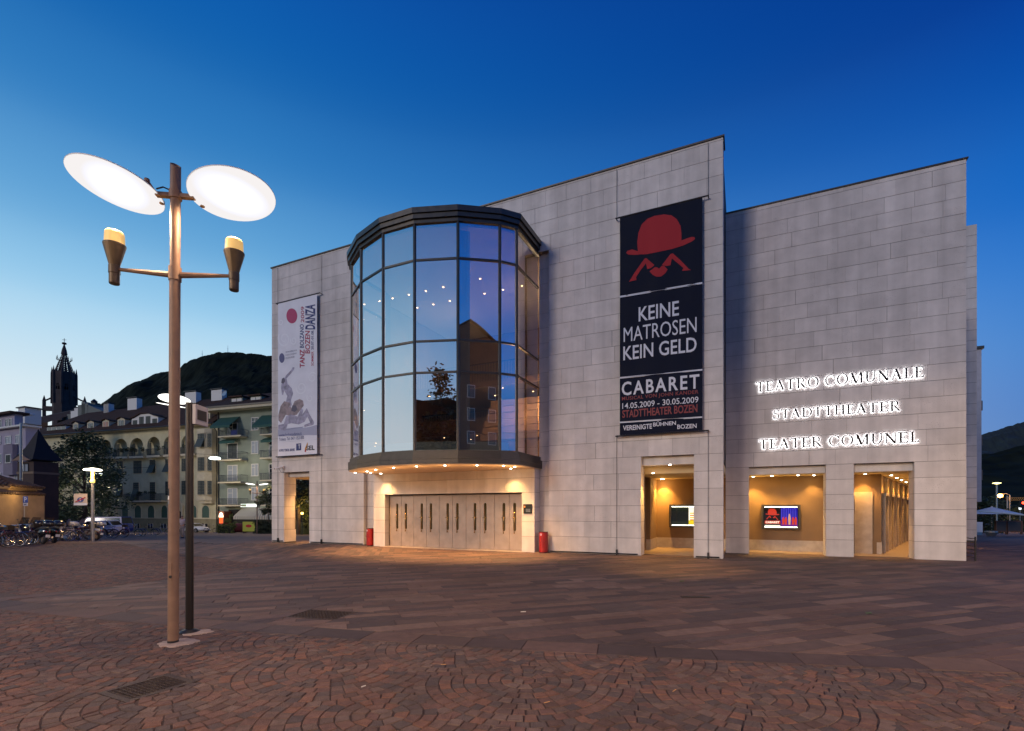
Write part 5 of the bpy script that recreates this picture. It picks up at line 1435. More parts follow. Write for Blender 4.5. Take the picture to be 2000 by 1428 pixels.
# eaves and roof
zr = FC.p(380, 781, 7.0)[1]
MB().box(xl - .5, .1, -1.0, .3, z_eave, z_eave + .25).build('eaves', M_CTRIM, cream)
b = MB(); b.add([(xl - .6, -1.1, z_eave + .2), (.2, -1.1, z_eave + .2), (-1.5, 7, zr), (xl + 5, 7, zr - .6), (xl - .6, 14, z_eave + .2), (.2, 14, z_eave + .2)], [(0, 1, 2, 3), (3, 2, 5, 4), (0, 3, 4), (1, 5, 2)])
roof = b.build('roof', M_ROOF, cream)
MB().tube([(xl - .6, -1.15, z_eave + .12), (.15, -1.15, z_eave + .12)], .09, 6).tube([(-.1, -1.1, z_eave), (-.1, -.15, z_eave - 1), (-.1, -.15, ZB)], .07, 6).build('gutter', M_BRONZE, cream)
def dormer(Q, a0, a1, b0, b1, y=.1, wide=0):
    x0, zt = FC.p(*Q(a0, b0), y); x1, zb = FC.p(*Q(a1, b1), y); cx_ = (x0 + x1) / 2
    gh = (zt - zb) * .18
    if wide: prof = [(x0, zb), (x1, zb), (x1, zt - .7), (x1 - (x1 - x0) * .12, zt - .5), (cx_ + (x1 - x0) * .15, zt), (cx_ - (x1 - x0) * .15, zt), (x0 + (x1 - x0) * .12, zt - .5), (x0, zt - .7)]
    else: prof = [(x0, zb), (x1, zb), (x1, zt - gh), (cx_, zt), (x0, zt - gh)]
    d = MB().prism(prof, y, y + 4.5).build('dormer', M_CTRIM if not wide else M_WTRIM, cream)
    top = prof[2:]; b = MB()
    for i in range(len(top) - 1):
        (xa, za), (xb, zb_) = top[i], top[i + 1]; ex = .18 if xa > cx_ and i == 0 else 0; ex2 = -.18 if i == len(top) - 2 else 0
        b.add([(xa + ex, y - .25, za + .02), (xb + ex2, y - .25, zb_ + .02), (xb + ex2, y + 4.5, zb_ + .02), (xa + ex, y + 4.5, za + .02), (xa + ex, y - .25, za + .12), (xb + ex2, y - .25, zb_ + .12), (xb + ex2, y + 4.5, zb_ + .12), (xa + ex, y + 4.5, za + .12)],
              [(0, 1, 2, 3), (7, 6, 5, 4), (4, 5, 1, 0), (3, 2, 6, 7), (0, 3, 7, 4), (1, 5, 6, 2)])
    b.build('dormer_roof', M_ROOF, d)
    n = 4 if wide else 1
    for k in range(n):
        u0 = x0 + (x1 - x0) * (k + .14) / n; u1 = x0 + (x1 - x0) * (k + .86) / n
        hh = zt - gh * 1.4 if not wide else (zt - .95 if k in (0, 3) else zt - .45)
        MB().box(u0, u1, y - .02, y - .008, zb + .15, hh).build('pane', (M_PANE if not (wide or a0 > 880 and a0 < 900) else M_SHUT) if not (a0 == 893) else mat('peach blind', (.4, .22, .15), .6), d)  # one dormer gets a plain peach blind
        MB().box((u0 + u1) / 2 - .03, (u0 + u1) / 2 + .03, y - .05, y - .022, zb + .15, hh).build('glazing_bar', M_WTRIM if not wide else M_SHUT, d)
for a0, a1, b0, b1 in ((635, 682, 285, 382), (760, 818, 275, 370), (893, 950, 265, 358), (1025, 1088, 250, 345)): dormer(q1, a0, a1, b0, b1)
dormer(q2, 345, 575, 225, 330, .1, 1); dormer(q2, 955, 1028, 190, 295)
x0, zt = FC.p(*q1(410, 330), .3); x1, zb = FC.p(*q1(572, 410), .3)
d = MB().box(x0, x1, .3, 4, zb, zt).build('dormer', M_WTRIM, cream); MB().box(x0 - .2, x1 + .2, -.1, 4.5, zt, zt + .15).build('dormer_roof', M_ROOF, d)
for k in range(4): MB().box(x0 + .15 + (x1 - x0) * k / 4, x0 - .1 + (x1 - x0) * (k + 1) / 4, .27, .29, zb + .25, zt - .15).build('pane', M_PANE, d)
for a0, a1, b0, b1, Q in ((308, 388, 85, 178, q2), (100, 142, 130, 205, q2), (810, 905, 32, 110, q2), (1038, 1130, 12, 95, q2), (905, 945, 130, 205, q1)):
    x0, zt = FC.p(*Q(a0, b0), 6.0); x1, zb = FC.p(*Q(a1, b1 + 25), 6.0)
    c = MB().box(x0, x1, 6.0, 7.0, zb, zt).build('chimney', M_WTRIM, cream); MB().box(x0 - .15, x1 + .15, 5.85, 7.15, zt + .12, zt + .24).box(x0 + .1, x1 - .1, 6.1, 6.9, zt, zt + .12).build('cap', M_BLACK, c)
x_, z_ = FC.p(439, 769, 6.2); MB().lathe([(.02, 0), (.35, .05), (.55, .16)], 14).xf(Matrix.Translation((x_, 6.2, z_)) @ Matrix.Rotation(radians(70), 4, 'X')).build('satellite_dish', M_STEEL, cream)

# --- sage green apartment house, nearer the theatre
FG = Frame(-45.6, 77.2, -18.5)
green = fempty(FG, 'apartment_house', 'sage green apartment house with iron balconies and green awnings beside the theatre', 'building')
ze = FG.p(480, 800)[1]
MB().box(.15, 24, 0, 11, ZB, ze - .1).build('wall', M_GREEN, green)
MB().box(-1.8, 25, -1.6, 12, ze + .25, ze + .5).build('eaves', M_BRONZE, green); MB().box(-1.7, 25, -1.5, 11, ze - .1, ze + .25).build('soffit', M_CTRIM, green)
b = MB(); zr2 = FG.p(480, 772, 4)[1]
b.add([(-1.8, -1.6, ze + .5), (25, -1.6, ze + .5), (24, 4, zr2), (1.5, 4, zr2), (25, 12, ze + .5), (-1.8, 12, ze + .5)], [(0, 1, 2, 3), (3, 2, 4, 5), (0, 3, 5)]); b.build('roof', M_ROOF, green)
MB().tube([(.05, -.12, ZB), (.05, -.12, ze)], .10, 6).build('downpipe', M_BLACK, green)
for b0, b1 in ((252, 355), (458, 560), (657, 755), (860, 965)): win(FG, green, q3, 590, 645, b0, b1, 0, True, 'curtain' if b0 != 252 else 'pane')
for a, c, b0, b1 in ((408, 508, 78, 140), (575, 672, 65, 128)):
    x0, zt = FG.p(*q3(a, b0), .2); x1, zb = FG.p(*q3(c, b1), .2)
    d = MB().box(x0, x1, .2, 4, zb, zt).build('dormer', M_GREEN, green); MB().box(x0 - .2, x1 + .2, -.2, 4, zt, zt + .2).build('dormer_roof', M_ROOF, d)
    for k in range(2):
        u0 = x0 + (x1 - x0) * (.12 + .45 * k); u1 = u0 + (x1 - x0) * .32; w = MB().box(u0 - .08, u1 + .08, .16, .2, zb + .1, zt - .15).build('window', M_WTRIM, d)
for k, (bt, bf) in enumerate(((352, 405), (548, 612), (748, 808), (953, 1010))):
    balcony(FG, green, q3, 292, 492, bt, bf, bf + 12, 1.3, 0)
    if k < 3: balcony(FG, green, q3, 657, 860, bt - 20, bf - 18, bf - 6, 1.3, 0)
    else: balcony(FG, green, q3, 657, 860, bt - 5, bf - 3, bf + 10, 1.3, 14, rs=77)
    win(FG, green, q3, 383, 462, (300, 476, 668, 868)[k], bf - 8, 0, True, ('pane', 'shutter', 'curtain', 'curtain')[k])
    win(FG, green, q3, 745, 800, (270, 455, 655, 860)[k], bf - 20, 0, True, 'pane')
def awn(a0, a1, b0, b1, depth, name='awning'):
    x0, zt = FG.p(*q3(a0, b0), 0); x1, _ = FG.p(*q3(a1, b0), 0); zb = FG.p(*q3(a0, b1), -depth)[1]
    MB().add([(x0, -.05, zt), (x1, -.05, zt), (x1, -depth, zb), (x0, -depth, zb), (x0, -.05, zt - .05), (x1, -.05, zt - .05), (x1, -depth, zb - .05), (x0, -depth, zb - .05), (x0, -depth, zb - .35), (x1, -depth, zb - .35)],
             [(0, 1, 2, 3), (7, 6, 5, 4), (3, 2, 9, 8), (0, 3, 7, 4), (1, 5, 6, 2)]).build(name, M_AWN, green)
awn(318, 487, 253, 318, 1.9); awn(345, 480, 440, 455, .9); awn(678, 880, 232, 310, 1.9); awn(706, 850, 428, 445, .9)
MB().box(2.0, 24, -.02, .12, ZB, FG.p(*q3(600, 1050))[1]).build('recess_shade_sheet', M_DARK, green)  # dark sheet stands in for the shade of the ground-floor recess
p0 = FG.p(*q3(455, 375), -1.0); MB().box(p0[0] - 1.1, p0[0], -1.0, -.9, p0[1] - .5, p0[1] + .3).build('laundry', mat('blue cloth', (.02, .04, .30), .9), green)
# cafe awning, sign and doorway light
caf = fempty(FG, 'cafe_awning', 'wide pale striped cafe awning on the ground floor beside the theatre corner', 'awning')
x0, zt = FG.p(*q3(510, 1035), -.1); x1 = FG.x(q3(860, 0)[0], -.1); xe0, zb = FG.p(*q3(428, 1110), -2.8); xe1 = FG.x(q3(860, 0)[0], -2.8)
M_AW1 = mat('cream awning stripe', (.50, .44, .34), .85); M_AW2 = mat('grey awning stripe', (.22, .24, .22), .85)
n = 40; A_, B_ = MB(), MB()
for i in range(n):
    u0, u1 = i / n, (i + 1) / n; t = (A_, B_)[i % 2]
    a = x0 + (x1 - x0) * u0; c = x0 + (x1 - x0) * u1; a2 = xe0 + (xe1 - xe0) * u0; c2 = xe0 + (xe1 - xe0) * u1
    t.add([(a, -.1, zt), (c, -.1, zt), (c2, -2.8, zb), (a2, -2.8, zb), (c2, -2.81, zb - .42), (a2, -2.81, zb - .42)], [(0, 1, 2, 3), (3, 2, 4, 5)])
A_.build('light_stripes', M_AW1, caf); B_.build('dark_stripes', M_AW2, caf)
sg = fempty(FG, 'shop_sign', 'bright white lit sign box above the striped cafe awning', 'sign')
x0, zt = FG.p(*q3(488, 1000), -.35); x1, zb = FG.p(*q3(636, 1030), -.35)
MB().box(x0, x1, -.30, -.10, zb, zt).build('box', M_WTRIM, sg); MB().box(x0 + .03, x1 - .03, -.33, -.301, zb + .04, zt - .04).build('lit_face', emat('white lit sign', (.95, 1, .9), 2.2), sg)
MB().box(x0 + .2, x0 + 1.2, -.34, -.331, zb + .1, zt - .1).build('emblem', mat('green emblem', (.05, .25, .1), .5, emit=(.1, .35, .15), estr=.5), sg)
x0, zt = FG.p(*q3(294, 1066), -1.5); x1, zb = FG.p(*q3(340, 1185), -1.5)
dl = fempty(FG, 'lit_doorway', 'small lit entrance glowing warm red and white at the corner of the green house', 'doorway')
MB().box(x0, x1, -1.4, -.1, zb, zt).build('porch', mat('red brown porch', (.16, .05, .03), .7), dl)
MB().prism([((x0 + x1) / 2 + (x1 - x0) * .42 * cos(t * pi / 8), zt - .9 + .75 * sin(t * pi / 8)) for t in range(9)], -1.46, -1.41).build('lit_arch', emat('warm white panel', (1, .75, .5), 3.2), dl)
MB().box(x0 + .2, x1 - .2, -1.45, -1.41, zt - 1.8, zt - .95).build('lit_panel', emat('red lit panel', (1, .12, .03), 1.6), dl)
light('POINT', 'doorway_lamp', ((x0 + x1) / 2, -2.2, zt - .6), 60, (1, .7, .4), dl, size=.2)
light('POINT', 'shop_lamp', (FG.x(520), -2.0, FG.p(520, 1015)[1]), 90, (1, .85, .6), sg, size=.3)

# --- lilac house at the far left
FLL = Frame(-64.0, 66.0, -24)
lil = fempty(FLL, 'lilac_house', 'lilac plastered house with a darker bay at the left edge', 'building')
xr_ = FLL.x(50); zt = FLL.p(30, 805)[1]; zc1 = FLL.p(30, 836)[1]
MB().box(-25, xr_, 0, 1.5, ZB, zc1).build('wall', M_LILAC, lil); MB().box(-25, xr_ - 4.5, .6, 1.5, zc1, zt).build('attic', M_LILAC, lil)
MB().box(-25.5, xr_ + .5, -.6, 1.5, zc1, zc1 + .22).build('cornice', M_WTRIM, lil); MB().box(-26, xr_ - 3.9, -.1, 2, zt, zt + .3).build('roof', M_ROOF, lil)
x0, x1 = FLL.x(q1(28, 0)[0], -.6), FLL.x(q1(108, 0)[0], -.6); zb_ = FLL.p(*q1(60, 750), -.6)[1]; z1_ = FLL.p(*q1(60, 485), -.6)[1]
MB().box(x0, x1, -.6, 0, zb_, z1_).build('oriel', M_LILAC2, lil)
for a, c, b0, b1 in ((-5, 16, 270, 345), (52, 75, 265, 330), (84, 105, 262, 328)): win(FLL, lil, q1, a, c, b0, b1, .6, True, 'pane')
for a, c, b0, b1 in ((140, 168, 405, 475), (136, 166, 570, 640), (132, 165, 735, 800), (-15, 15, 570, 640), (-15, 12, 735, 800), (52, 100, 415, 475), (-20, 10, 415, 475)): win(FLL, lil, q1, a, c, b0, b1, 0, True, 'curtain')
win(FLL, lil, q1, 55, 95, 575, 640, -.6, True, 'shutter')
x0, z_ = FLL.p(42, 794, 5); MB().box(x0 - 1.0, x0 + 1.0, 5, 7, zt, z_ - .2).build('chimney', M_WTRIM, lil); MB().box(x0 - 1.3, x0 + 1.3, 4.8, 7.2, z_ - .2, z_ - .05).build('chimney_cap', M_BLACK, lil)
MB().box(-20, xr_ - 5, 1, 3, zt + .3, zt + .5).build('roof_light', mat('pale roof sheet', (.5, .55, .6), .3), lil)
# dark roofed house behind, with stepped parapet
FR = Frame(-74.0, 96.0, -18.5)
rear = fempty(FR, 'gabled_house', 'grey green house with a stepped parapet behind the cream house roof', 'building')
xa, xb = FR.x(112), FR.x(190)
M_GG = mat('grey green render', (.15, .165, .145), .85, var=.1)
zt = FR.p(150, 789)[1]; 
MB().box(xa, xb, 0, 10, ZB, FR.p(150, 818)[1]).build('wall', M_GG, rear)
for k in range(6):
    x0 = FR.x(124 + 7 * k); MB().box(x0, FR.x(131 + 7 * k), 0, 1.0, 8, FR.p(124, 815 - 5.2 * k)[1]).build('parapet_step', M_GG if k < 2 else M_WTRIM if k < 4 else M_GG, rear)
MB().box(FR.x(159), FR.x(172), 0, 3, 8, FR.p(160, 789)[1]).build('parapet_step', M_GG, rear)
MB().add([(FR.x(170), 0, FR.p(170, 790)[1]), (FR.x(200), 0, FR.p(200, 803)[1]), (FR.x(200), 0, 8), (FR.x(170), 0, 8), (FR.x(170), 8, FR.p(170, 790)[1]), (FR.x(200), 8, FR.p(200, 803)[1])], [(0, 1, 2, 3), (4, 5, 1, 0), (1, 5, 2)]).build('side_roof', M_GG, rear)
x0, z_ = FR.p(180, 787, 2); MB().box(x0 - .9, x0 + .9, 2, 3, 8, z_).lathe([(.5, 0), (.6, .4), (.1, .9)], 8, (x0 - .2, 2.5, z_)).build('chimney', M_BLACK, rear)
MB().add([(FR.x(48), -3, FR.p(60, 832)[1]), (FR.x(128), -3, FR.p(128, 822, -3)[1]), (FR.x(140), 6, FR.p(135, 797, 6)[1]), (FR.x(75), 6, FR.p(85, 806, 6)[1]), (FR.x(48), -3, 6), (FR.x(128), -3, 6)], [(0, 1, 2, 3), (4, 5, 1, 0)]).build('low_roof', M_ROOF, rear)

# --- church tower with pierced stone spire
M_CH = mat('dark weathered sandstone', (.055, .042, .038), .9, var=.35, scale=.5)
D = 190.0
ct = at(125.5, 998, D); ct.z = 0
ch = empty('church_tower', ct, radians(8), 'dark gothic church tower with a pierced spire and pinnacles on the skyline', 'church tower')
def ty(py): return CH + (HY - py) / CF * D
R8 = 3.55
def octa(r, z): return [(r * cos(pi / 8 + k * pi / 4), r * sin(pi / 8 + k * pi / 4), z) for k in range(8)]
b = MB()
zb, z1_, z2_, z3_ = 0, ty(770), ty(749), ty(735)
# lower stage
b.add(octa(R8, zb) + octa(R8, z1_), [(i, (i + 1) % 8, 8 + (i + 1) % 8, 8 + i) for i in range(8)])
b.build('lower_stage', M_CH, ch)
# belfry: corner piers with openings
b = MB()
for k in range(8):
    a0, a1 = pi / 8 + k * pi / 4, pi / 8 + (k + 1) * pi / 4
    p0, p1 = Vector((R8 * cos(a0), R8 * sin(a0))), Vector((R8 * cos(a1), R8 * sin(a1)))
    def pt(t): return p0 + (p1 - p0) * t
    def slab(t0, t1, za, zb2, thick=.8):
        q0, q1 = pt(t0), pt(t1); i0, i1 = q0 * (1 - thick / R8), q1 * (1 - thick / R8)
        b.add([(*q0, za), (*q1, za), (*i1, za), (*i0, za), (*q0, zb2), (*q1, zb2), (*i1, zb2), (*i0, zb2)], [(0, 1, 5, 4), (2, 3, 7, 6), (1, 2, 6, 5), (3, 0, 4, 7), (4, 5, 6, 7), (0, 3, 2, 1)])
    hz = z3_ + 1.2; lo = z1_ + 1.2; top = ty(752)
    slab(0, 1, z1_, lo); slab(0, .27, lo, hz); slab(.73, 1, lo, hz); slab(.27, .73, top, hz); slab(.27, .36, top - 1.2, top); slab(.64, .73, top - 1.2, top)
    slab(.475, .525, lo, top, .3); slab(.27, .73, lo + (top - lo) * .5, lo + (top - lo) * .56, .3); slab(.27, .73, lo + (top - lo) * .72, lo + (top - lo) * .76, .3)
b.build('belfry', M_CH, ch)
# spire with tracery
zs0, zs1 = z3_ + 1.2, ty(690); r0, r1_ = 3.1, .6
b = MB()
def rp(t): return r0 + (r1_ - r0) * t
for k in range(8):
    a0, a1 = pi / 8 + k * pi / 4, pi / 8 + (k + 1) * pi / 4
    def sp_(t, u):
        r = rp(t); p = Vector((r * cos(a0), r * sin(a0))) * (1 - u) + Vector((r * cos(a1), r * sin(a1))) * u
        return (p.x, p.y, zs0 + (zs1 - zs0) * t)
    for u0, u1 in ((0, .24), (.76, 1), (.47, .53)):
        n = 8
        for i in range(n): b.add([sp_(i / n, u0), sp_(i / n, u1), sp_((i + 1) / n, u1), sp_((i + 1) / n, u0)], [(0, 1, 2, 3)])
    for t in (.0, .10, .20, .30, .40, .52, .64, .76, .88, .95):
        b.add([sp_(t, .2), sp_(t, .8), sp_(t + .035, .8), sp_(t + .035, .2)], [(0, 1, 2, 3)])
b.build('spire', M_CH, ch)
b = MB().tube([(0, 0, zs1 - .5), (0, 0, ty(684)), (0, 0, ty(672))], [1.0, .75, .12], 8).lathe([(.1, -.5), (.65, -.3), (.75, 0), (.6, .3), (.1, .45)], 10, (0, 0, ty(671))).tube([(0, 0, ty(671)), (0, 0, ty(661))], .09, 5).tube([(-.7, 0, ty(664)), (.7, 0, ty(664))], .08, 5)
b.build('finial', M_CH, ch)
b = MB()
for k in range(8):
    a = pi / 8 + k * pi / 4
    b.tube([(R8 * cos(a), R8 * sin(a), ty(790)), (R8 * cos(a), R8 * sin(a), ty(732)), (R8 * cos(a), R8 * sin(a), ty(719))], [.45, .40, .05], 6)
    for t in (.62,):
        r = rp(t) + .35; zz = zs0 + (zs1 - zs0) * t; b.tube([(r * cos(a) - .25 * cos(a), r * sin(a), zz), (r * cos(a) + .35 * cos(a), r * sin(a) + .35 * sin(a), zz + .3), (r * cos(a) + .35 * cos(a), r * sin(a) + .35 * sin(a), zz + 1.6)], [.18, .15, .05], 4)
b.build('pinnacle_ring', M_CH, ch)
for sx, dx in ((-1, 91), (1, 161)):
    X = (dx - 125.5) / CF * D / cos(radians(38)) * .80; b = MB()
    b.tube([(X, 0, 0), (X, 0, ty(783)), (X, 0, ty(773))], [.7, .55, .05], 6).tube([(X, 0, ty(784)), (X * .8, 0, ty(781)), (sx * R8 * .9, 0, ty(774))], [.35, .3, .3], 5)
    b.box(min(X, 0), max(X, 0), -1, 1, ty(803), ty(795)); b.build('corner_turret', M_CH, ch)

# --- hills
M_HILL = mat('dark wooded slope', (.013, .017, .011), .95, spec=.05, var=.5, scale=.02, bump=.8, bscale=.06)
M_HILL2 = mat('far wooded slope', (.016, .026, .024), .95, var=.4, scale=.008)
def hill(name, ridge, Y, depth, m, rough, seed, base=-30):
    """ridge traced as pixels; relief continues down both sides"""
    rg = random.Random(seed); b = MB(); n = 320; rows_ = 44
    xs_ = [ridge[0][0] + (ridge[-1][0] - ridge[0][0]) * i / n for i in range(n + 1)]
    def rz(px):
        for (a, za), (c, zc_) in zip(ridge[:-1], ridge[1:]):
            if px <= c: return za + (zc_ - za) * (px - a) / (c - a)
        return ridge[-1][1]
    from mathutils import noise as nz
    for j in range(rows_ + 1):
        t = j / rows_
        for px in xs_:
            X = (px - CX) / CF * Y; zt = CH + (HY - rz(px)) / CF * Y
            yy = Y - depth * (1 - t); k = t ** 1.15
            q = nz.fractal(Vector((X * .006, yy * .006, seed)), 1, 2.1, 5) * rough * (1 if t < .95 else .12) + nz.fractal(Vector((X * .05, yy * .05, seed + 9)), 1, 2.1, 3) * rough * .12
            z = base + (zt - base) * k + q * (.3 + t)
            b.v.append((X * (yy / Y) ** .3, yy, z))
    # far side
    for px in xs_: b.v.append(((px - CX) / CF * Y, Y + depth, base))
    for j in range(rows_ + 1):
        for i in range(n): b.f.append((j * (n + 1) + i, j * (n + 1) + i + 1, (j + 1) * (n + 1) + i + 1, (j + 1) * (n + 1) + i))
    o = b.build(name, m); o['kind'] = 'structure'; return o
hill('wooded_hill', [(40, 900), (150, 822), (200, 793), (235, 772), (262, 752), (285, 737), (308, 728), (330, 724), (355, 716), (378, 701), (395, 697), (420, 691), (445, 688), (480, 690), (520, 694), (560, 700), (620, 730), (760, 790), (900, 900)], 1400, 700, M_HILL, 26, 3)
hill('right_hill', [(1500, 870), (1700, 875), (1850, 866), (1917, 849), (1945, 841), (1975, 831), (2005, 822), (2060, 805), (2200, 770), (2600, 800), (3000, 900)], 3000, 1400, M_HILL2, 40, 8)
hill('near_right_hill', [(1600, 930), (1850, 905), (1920, 888), (1960, 880), (2000, 868), (2100, 850), (2300, 840), (2700, 900)], 900, 500, M_HILL, 14, 12)
for px, l in ((395, 'left one of two thin radio masts on the hilltop'), (445, 'right one of two thin radio masts on the hilltop')):
    p = at(px, 700 if px == 395 else 690, 1400); b = MB().tube([(0, 0, -8), (0, 0, 22)], [.9, .35], 4).tube([(-2, 0, 12), (2, 0, 12)], .35, 4)
    tag(b.build('radio_mast', M_STEEL, None, loc=p), l, 'radio mast')

# --- old turret with a pointed roof and garden wall on the left
M_TUR = mat('dark brown plaster', (.060, .036, .028), .85, var=.2, scale=2)
tp = at(75, 995, 46); tz = zg(tp.x, 46)
tur = empty('garden_turret', (tp.x, 46, 0), radians(-14), 'small dark turret with a steep pointed tiled roof behind the garden wall', 'turret')
def t_(py): return CH + (HY - py) / CF * 46
MB().box(-1.0, 1.0, -1.0, 1.0, tz - .5, t_(903)).build('wall', M_TUR, tur)
MB().box(-1.05, 1.05, -1.05, 1.05, t_(927), t_(923)).build('string_course', mat('tan stone course', (.20, .14, .09), .8), tur)
b = MB(); b.add([(-1.25, -1.25, t_(900)), (1.25, -1.25, t_(900)), (1.25, 1.25, t_(900)), (-1.25, 1.25, t_(900)), (-.62, -.62, t_(875)), (.62, -.62, t_(875)), (.62, .62, t_(875)), (-.62, .62, t_(875)), (0, 0, t_(838))], [(0, 1, 5, 4), (1, 2, 6, 5), (2, 3, 7, 6), (3, 0, 4, 7), (4, 5, 8), (5, 6, 8), (6, 7, 8), (7, 4, 8)])
b.build('roof', mat('dark slate shingles', (.018, .014, .014), .85, var=.3, scale=6, bump=.7, bscale=18), tur)
MB().prism([(-1.15, t_(902)), (1.15, t_(902)), (0, t_(891))], -1.35, -1.2).build('pediment', mat('tan moulding', (.24, .15, .10), .8), tur)
w = MB().box(-.42, .42, -1.04, -1.0, t_(923), t_(907)).build('window', M_DARK, tur)
for s in (-.36, .06): MB().box(s, s + .30, -1.06, -1.045, t_(922), t_(909)).build('pane', M_PANEW, w)
M_OCH = mat('rough ochre wall render', (.33, .235, .14), .9, var=.25, scale=1.6, bump=.5, bscale=30)
M_TILE = mat('old roof tiles', (.075, .048, .035), .85, var=.3, scale=5)
gw = empty('garden_wall', (0, 0, 0), 0, 'rough ochre garden wall with tile coping behind the parked scooters', 'wall')
wp = [at(-140, 995, 25.5), at(-40, 995, 27.5), at(25, 995, 30.0), at(52, 995, 31.6), at(87, 995, 33.0)]
pa = [(-32.5, 25.0), (-29.6, 27.0), (-28.9, 29.0)]
pts = [Vector((p.x, p.y)) for p in wp]
b = MB(); cp = MB()
for i in range(len(pts) - 1):
    a, c = pts[i], pts[i + 1]; n_ = Vector((-(c - a).y, (c - a).x)).normalized() * .4
    h0, h1 = (2.75, 2.85)
    b.add([(*a, -1), (*c, -1), (*(c + n_), -1), (*(a + n_), -1), (*a, h0), (*c, h0), (*(c + n_), h0), (*(a + n_), h0)], [(0, 1, 5, 4), (1, 2, 6, 5), (2, 3, 7, 6), (3, 0, 4, 7), (4, 5, 6, 7)])
    L_ = (c - a).length; m_ = int(L_ / .2); nn = n_.normalized()
    for k in range(m_):
        q = a + (c - a) * ((k + .5) / m_); q0, q1 = q - nn * .12, q + nn * .55
        cp.tube([(*q0, h0 + .02), (*q1, h0 + .22)], .085, 6)
b.build('wall', M_OCH, gw); o = cp.build('coping_tiles', M_TILE, gw); o['kind'] = 'stuff'
# side of the wall turning back
a = pts[-1]; c = a + Vector((-15, 14)); b = MB().add([(*a, -1), (*c, -1), (*c, 2.75), (*a, 2.75)], [(0, 1, 2, 3)]); b.build('return_wall', M_OCH, gw)
# rusticated gate pier and pavilion with tiled hip roof
M_OCH2 = mat('dark ochre render', (.20, .14, .09), .9, var=.25, scale=1.6, bump=.5, bscale=30)
pv = empty('gate_pavilion', (pts[2].x - 2.2, pts[2].y + .9, 0), radians(20), 'gate pavilion with a hipped tile roof and rusticated corner at the left edge', 'pavilion')
MB().box(-1.5, 1.2, -1.0, 2.0, -1, 2.95).build('wall', M_OCH2, pv)
for k in range(6): MB().box(.72, 1.26, -1.07, -.55, .1 + k * .42, .46 + k * .42).build('quoin', mat('worn quoin stone', (.16, .115, .08), .9, var=.2, scale=5), pv)
MB().box(-1.6, 1.3, -1.1, 2.1, 2.95, 3.10).box(-1.8, 1.5, -1.3, 2.3, 3.10, 3.22).build('cornice', mat('warm cornice plaster', (.38, .27, .15), .85), pv)
b = MB(); zc_ = 3.22
for side in range(4):
    n = 12
    for k in range(n):
        u = -1 + 2 * (k + .5) / n
        c0 = Matrix.Rotation(side * pi / 2, 4, 'Z')
        lo = c0 @ Vector((u * 1.75, -1.85, zc_ + .02)); tt = 1 - abs(u); hi = c0 @ Vector((u * 1.75, -1.85 + 1.8 * tt, zc_ + .02 + .72 * tt))
        b.tube([lo + Vector((-.15, .5, 0)), hi + Vector((-.15, .5, 0))], .10, 6)
b.build('roof', M_TILE, pv)
MB().lathe([(.22, 0), (.10, .25), (.08, .5), (.24, .65), (.26, .78), (.1, .95), (.02, 1.05)], 12, (-.15, .5, zc_ + .65)).build('finial', mat('stone finial', (.3, .26, .22), .8), pv)
light('POINT', 'pavilion_lamp', (2.4, -1.5, 2.9), 40, (1, .62, .22), pv, size=.1)
# tall thin pole in front of the lilac house
p = at(41, 995, 40); tag(MB().tube([(0, 0, -1), (0, 0, CH + (HY - 826) / CF * 40)], [.12, .08], 8).build('tall_pole', M_STEEL, None, loc=(p.x, 40, 0)), 'tall plain grey pole behind the gate pavilion', 'pole')

# --- trees
tree('broadleaf_tree', (at(165, 995, 56).x, 56, zg(0, 56)), 11.2, 8.6, 'large dark green tree in front of the cream house', 21, clumps=85, n=105, leaf=.17, base=.14, trunk=.25)
tree('broadleaf_tree', (at(115, 995, 60).x, 60, zg(0, 60)), 7.5, 5.5, 'lower dark tree left of the big tree, behind the garden wall', 22, M_LEAFD, clumps=50, n=90, leaf=.16, base=.1, trunk=.2)
tree('broadleaf_tree', (at(583, 995, 55).x, 55, zg(0, 55)), 8.0, 5.0, 'dark tree seen through the left passage of the theatre', 23, M_LEAFD, clumps=60, n=90, leaf=.16, base=.3)
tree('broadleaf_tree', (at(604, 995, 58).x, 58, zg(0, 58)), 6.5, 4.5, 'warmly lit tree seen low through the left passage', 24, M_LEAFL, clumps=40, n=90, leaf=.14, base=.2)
p = at(590, 1003, 54); root = empty('street_lamp', (p.x, 54, 0), 0, 'low amber street lamp glowing among the trees beyond the left passage', 'street lamp')
MB().tube([(0, 0, -1.2), (0, 0, p.z - .1)], .05, 8).build('pole', M_BLACK, root); MB().lathe([(.04, -.12), (.14, -.05), (.14, .08), (.03, .14)], 12, (0, 0, p.z)).build('lamp_glass', emat('amber lamp glass', (1, .55, .12), 8), root)
light('POINT', 'lamp_bulb', (0, 0, p.z + .3), 260, (1, .55, .12), root, size=.3)
tree('young_tree', (at(524, 995, 62).x, 62, zg(0, 62)), 6.0, 3.0, 'slender young tree beside the theatre corner and the cafe awning', 25, M_LEAFD, clumps=26, n=60, leaf=.14, base=.4, trunk=.08)
def hedge(name, a, c, Y, h, d, label, m, seed, leaf=.09, n=3000):
    X0, X1 = at(a, 995, Y).x, at(c, 995, Y).x; rg = random.Random(seed); root = empty(name, ((X0 + X1) / 2, Y, zg(X0, Y)), 0, label, 'hedge')
    w = abs(X1 - X0); MB().box(-w / 2 + .1, w / 2 - .1, -d / 2 + .1, d / 2 - .1, 0, h * .85).build('stems', M_LEAFD, root)
    foliage_mesh([((rg.uniform(-w / 2, w / 2), rg.uniform(-d / 2, d / 2), rg.uniform(.1, h)), .28) for _ in range(n // 60)], 60, leaf, seed).build('leaves', m, root)
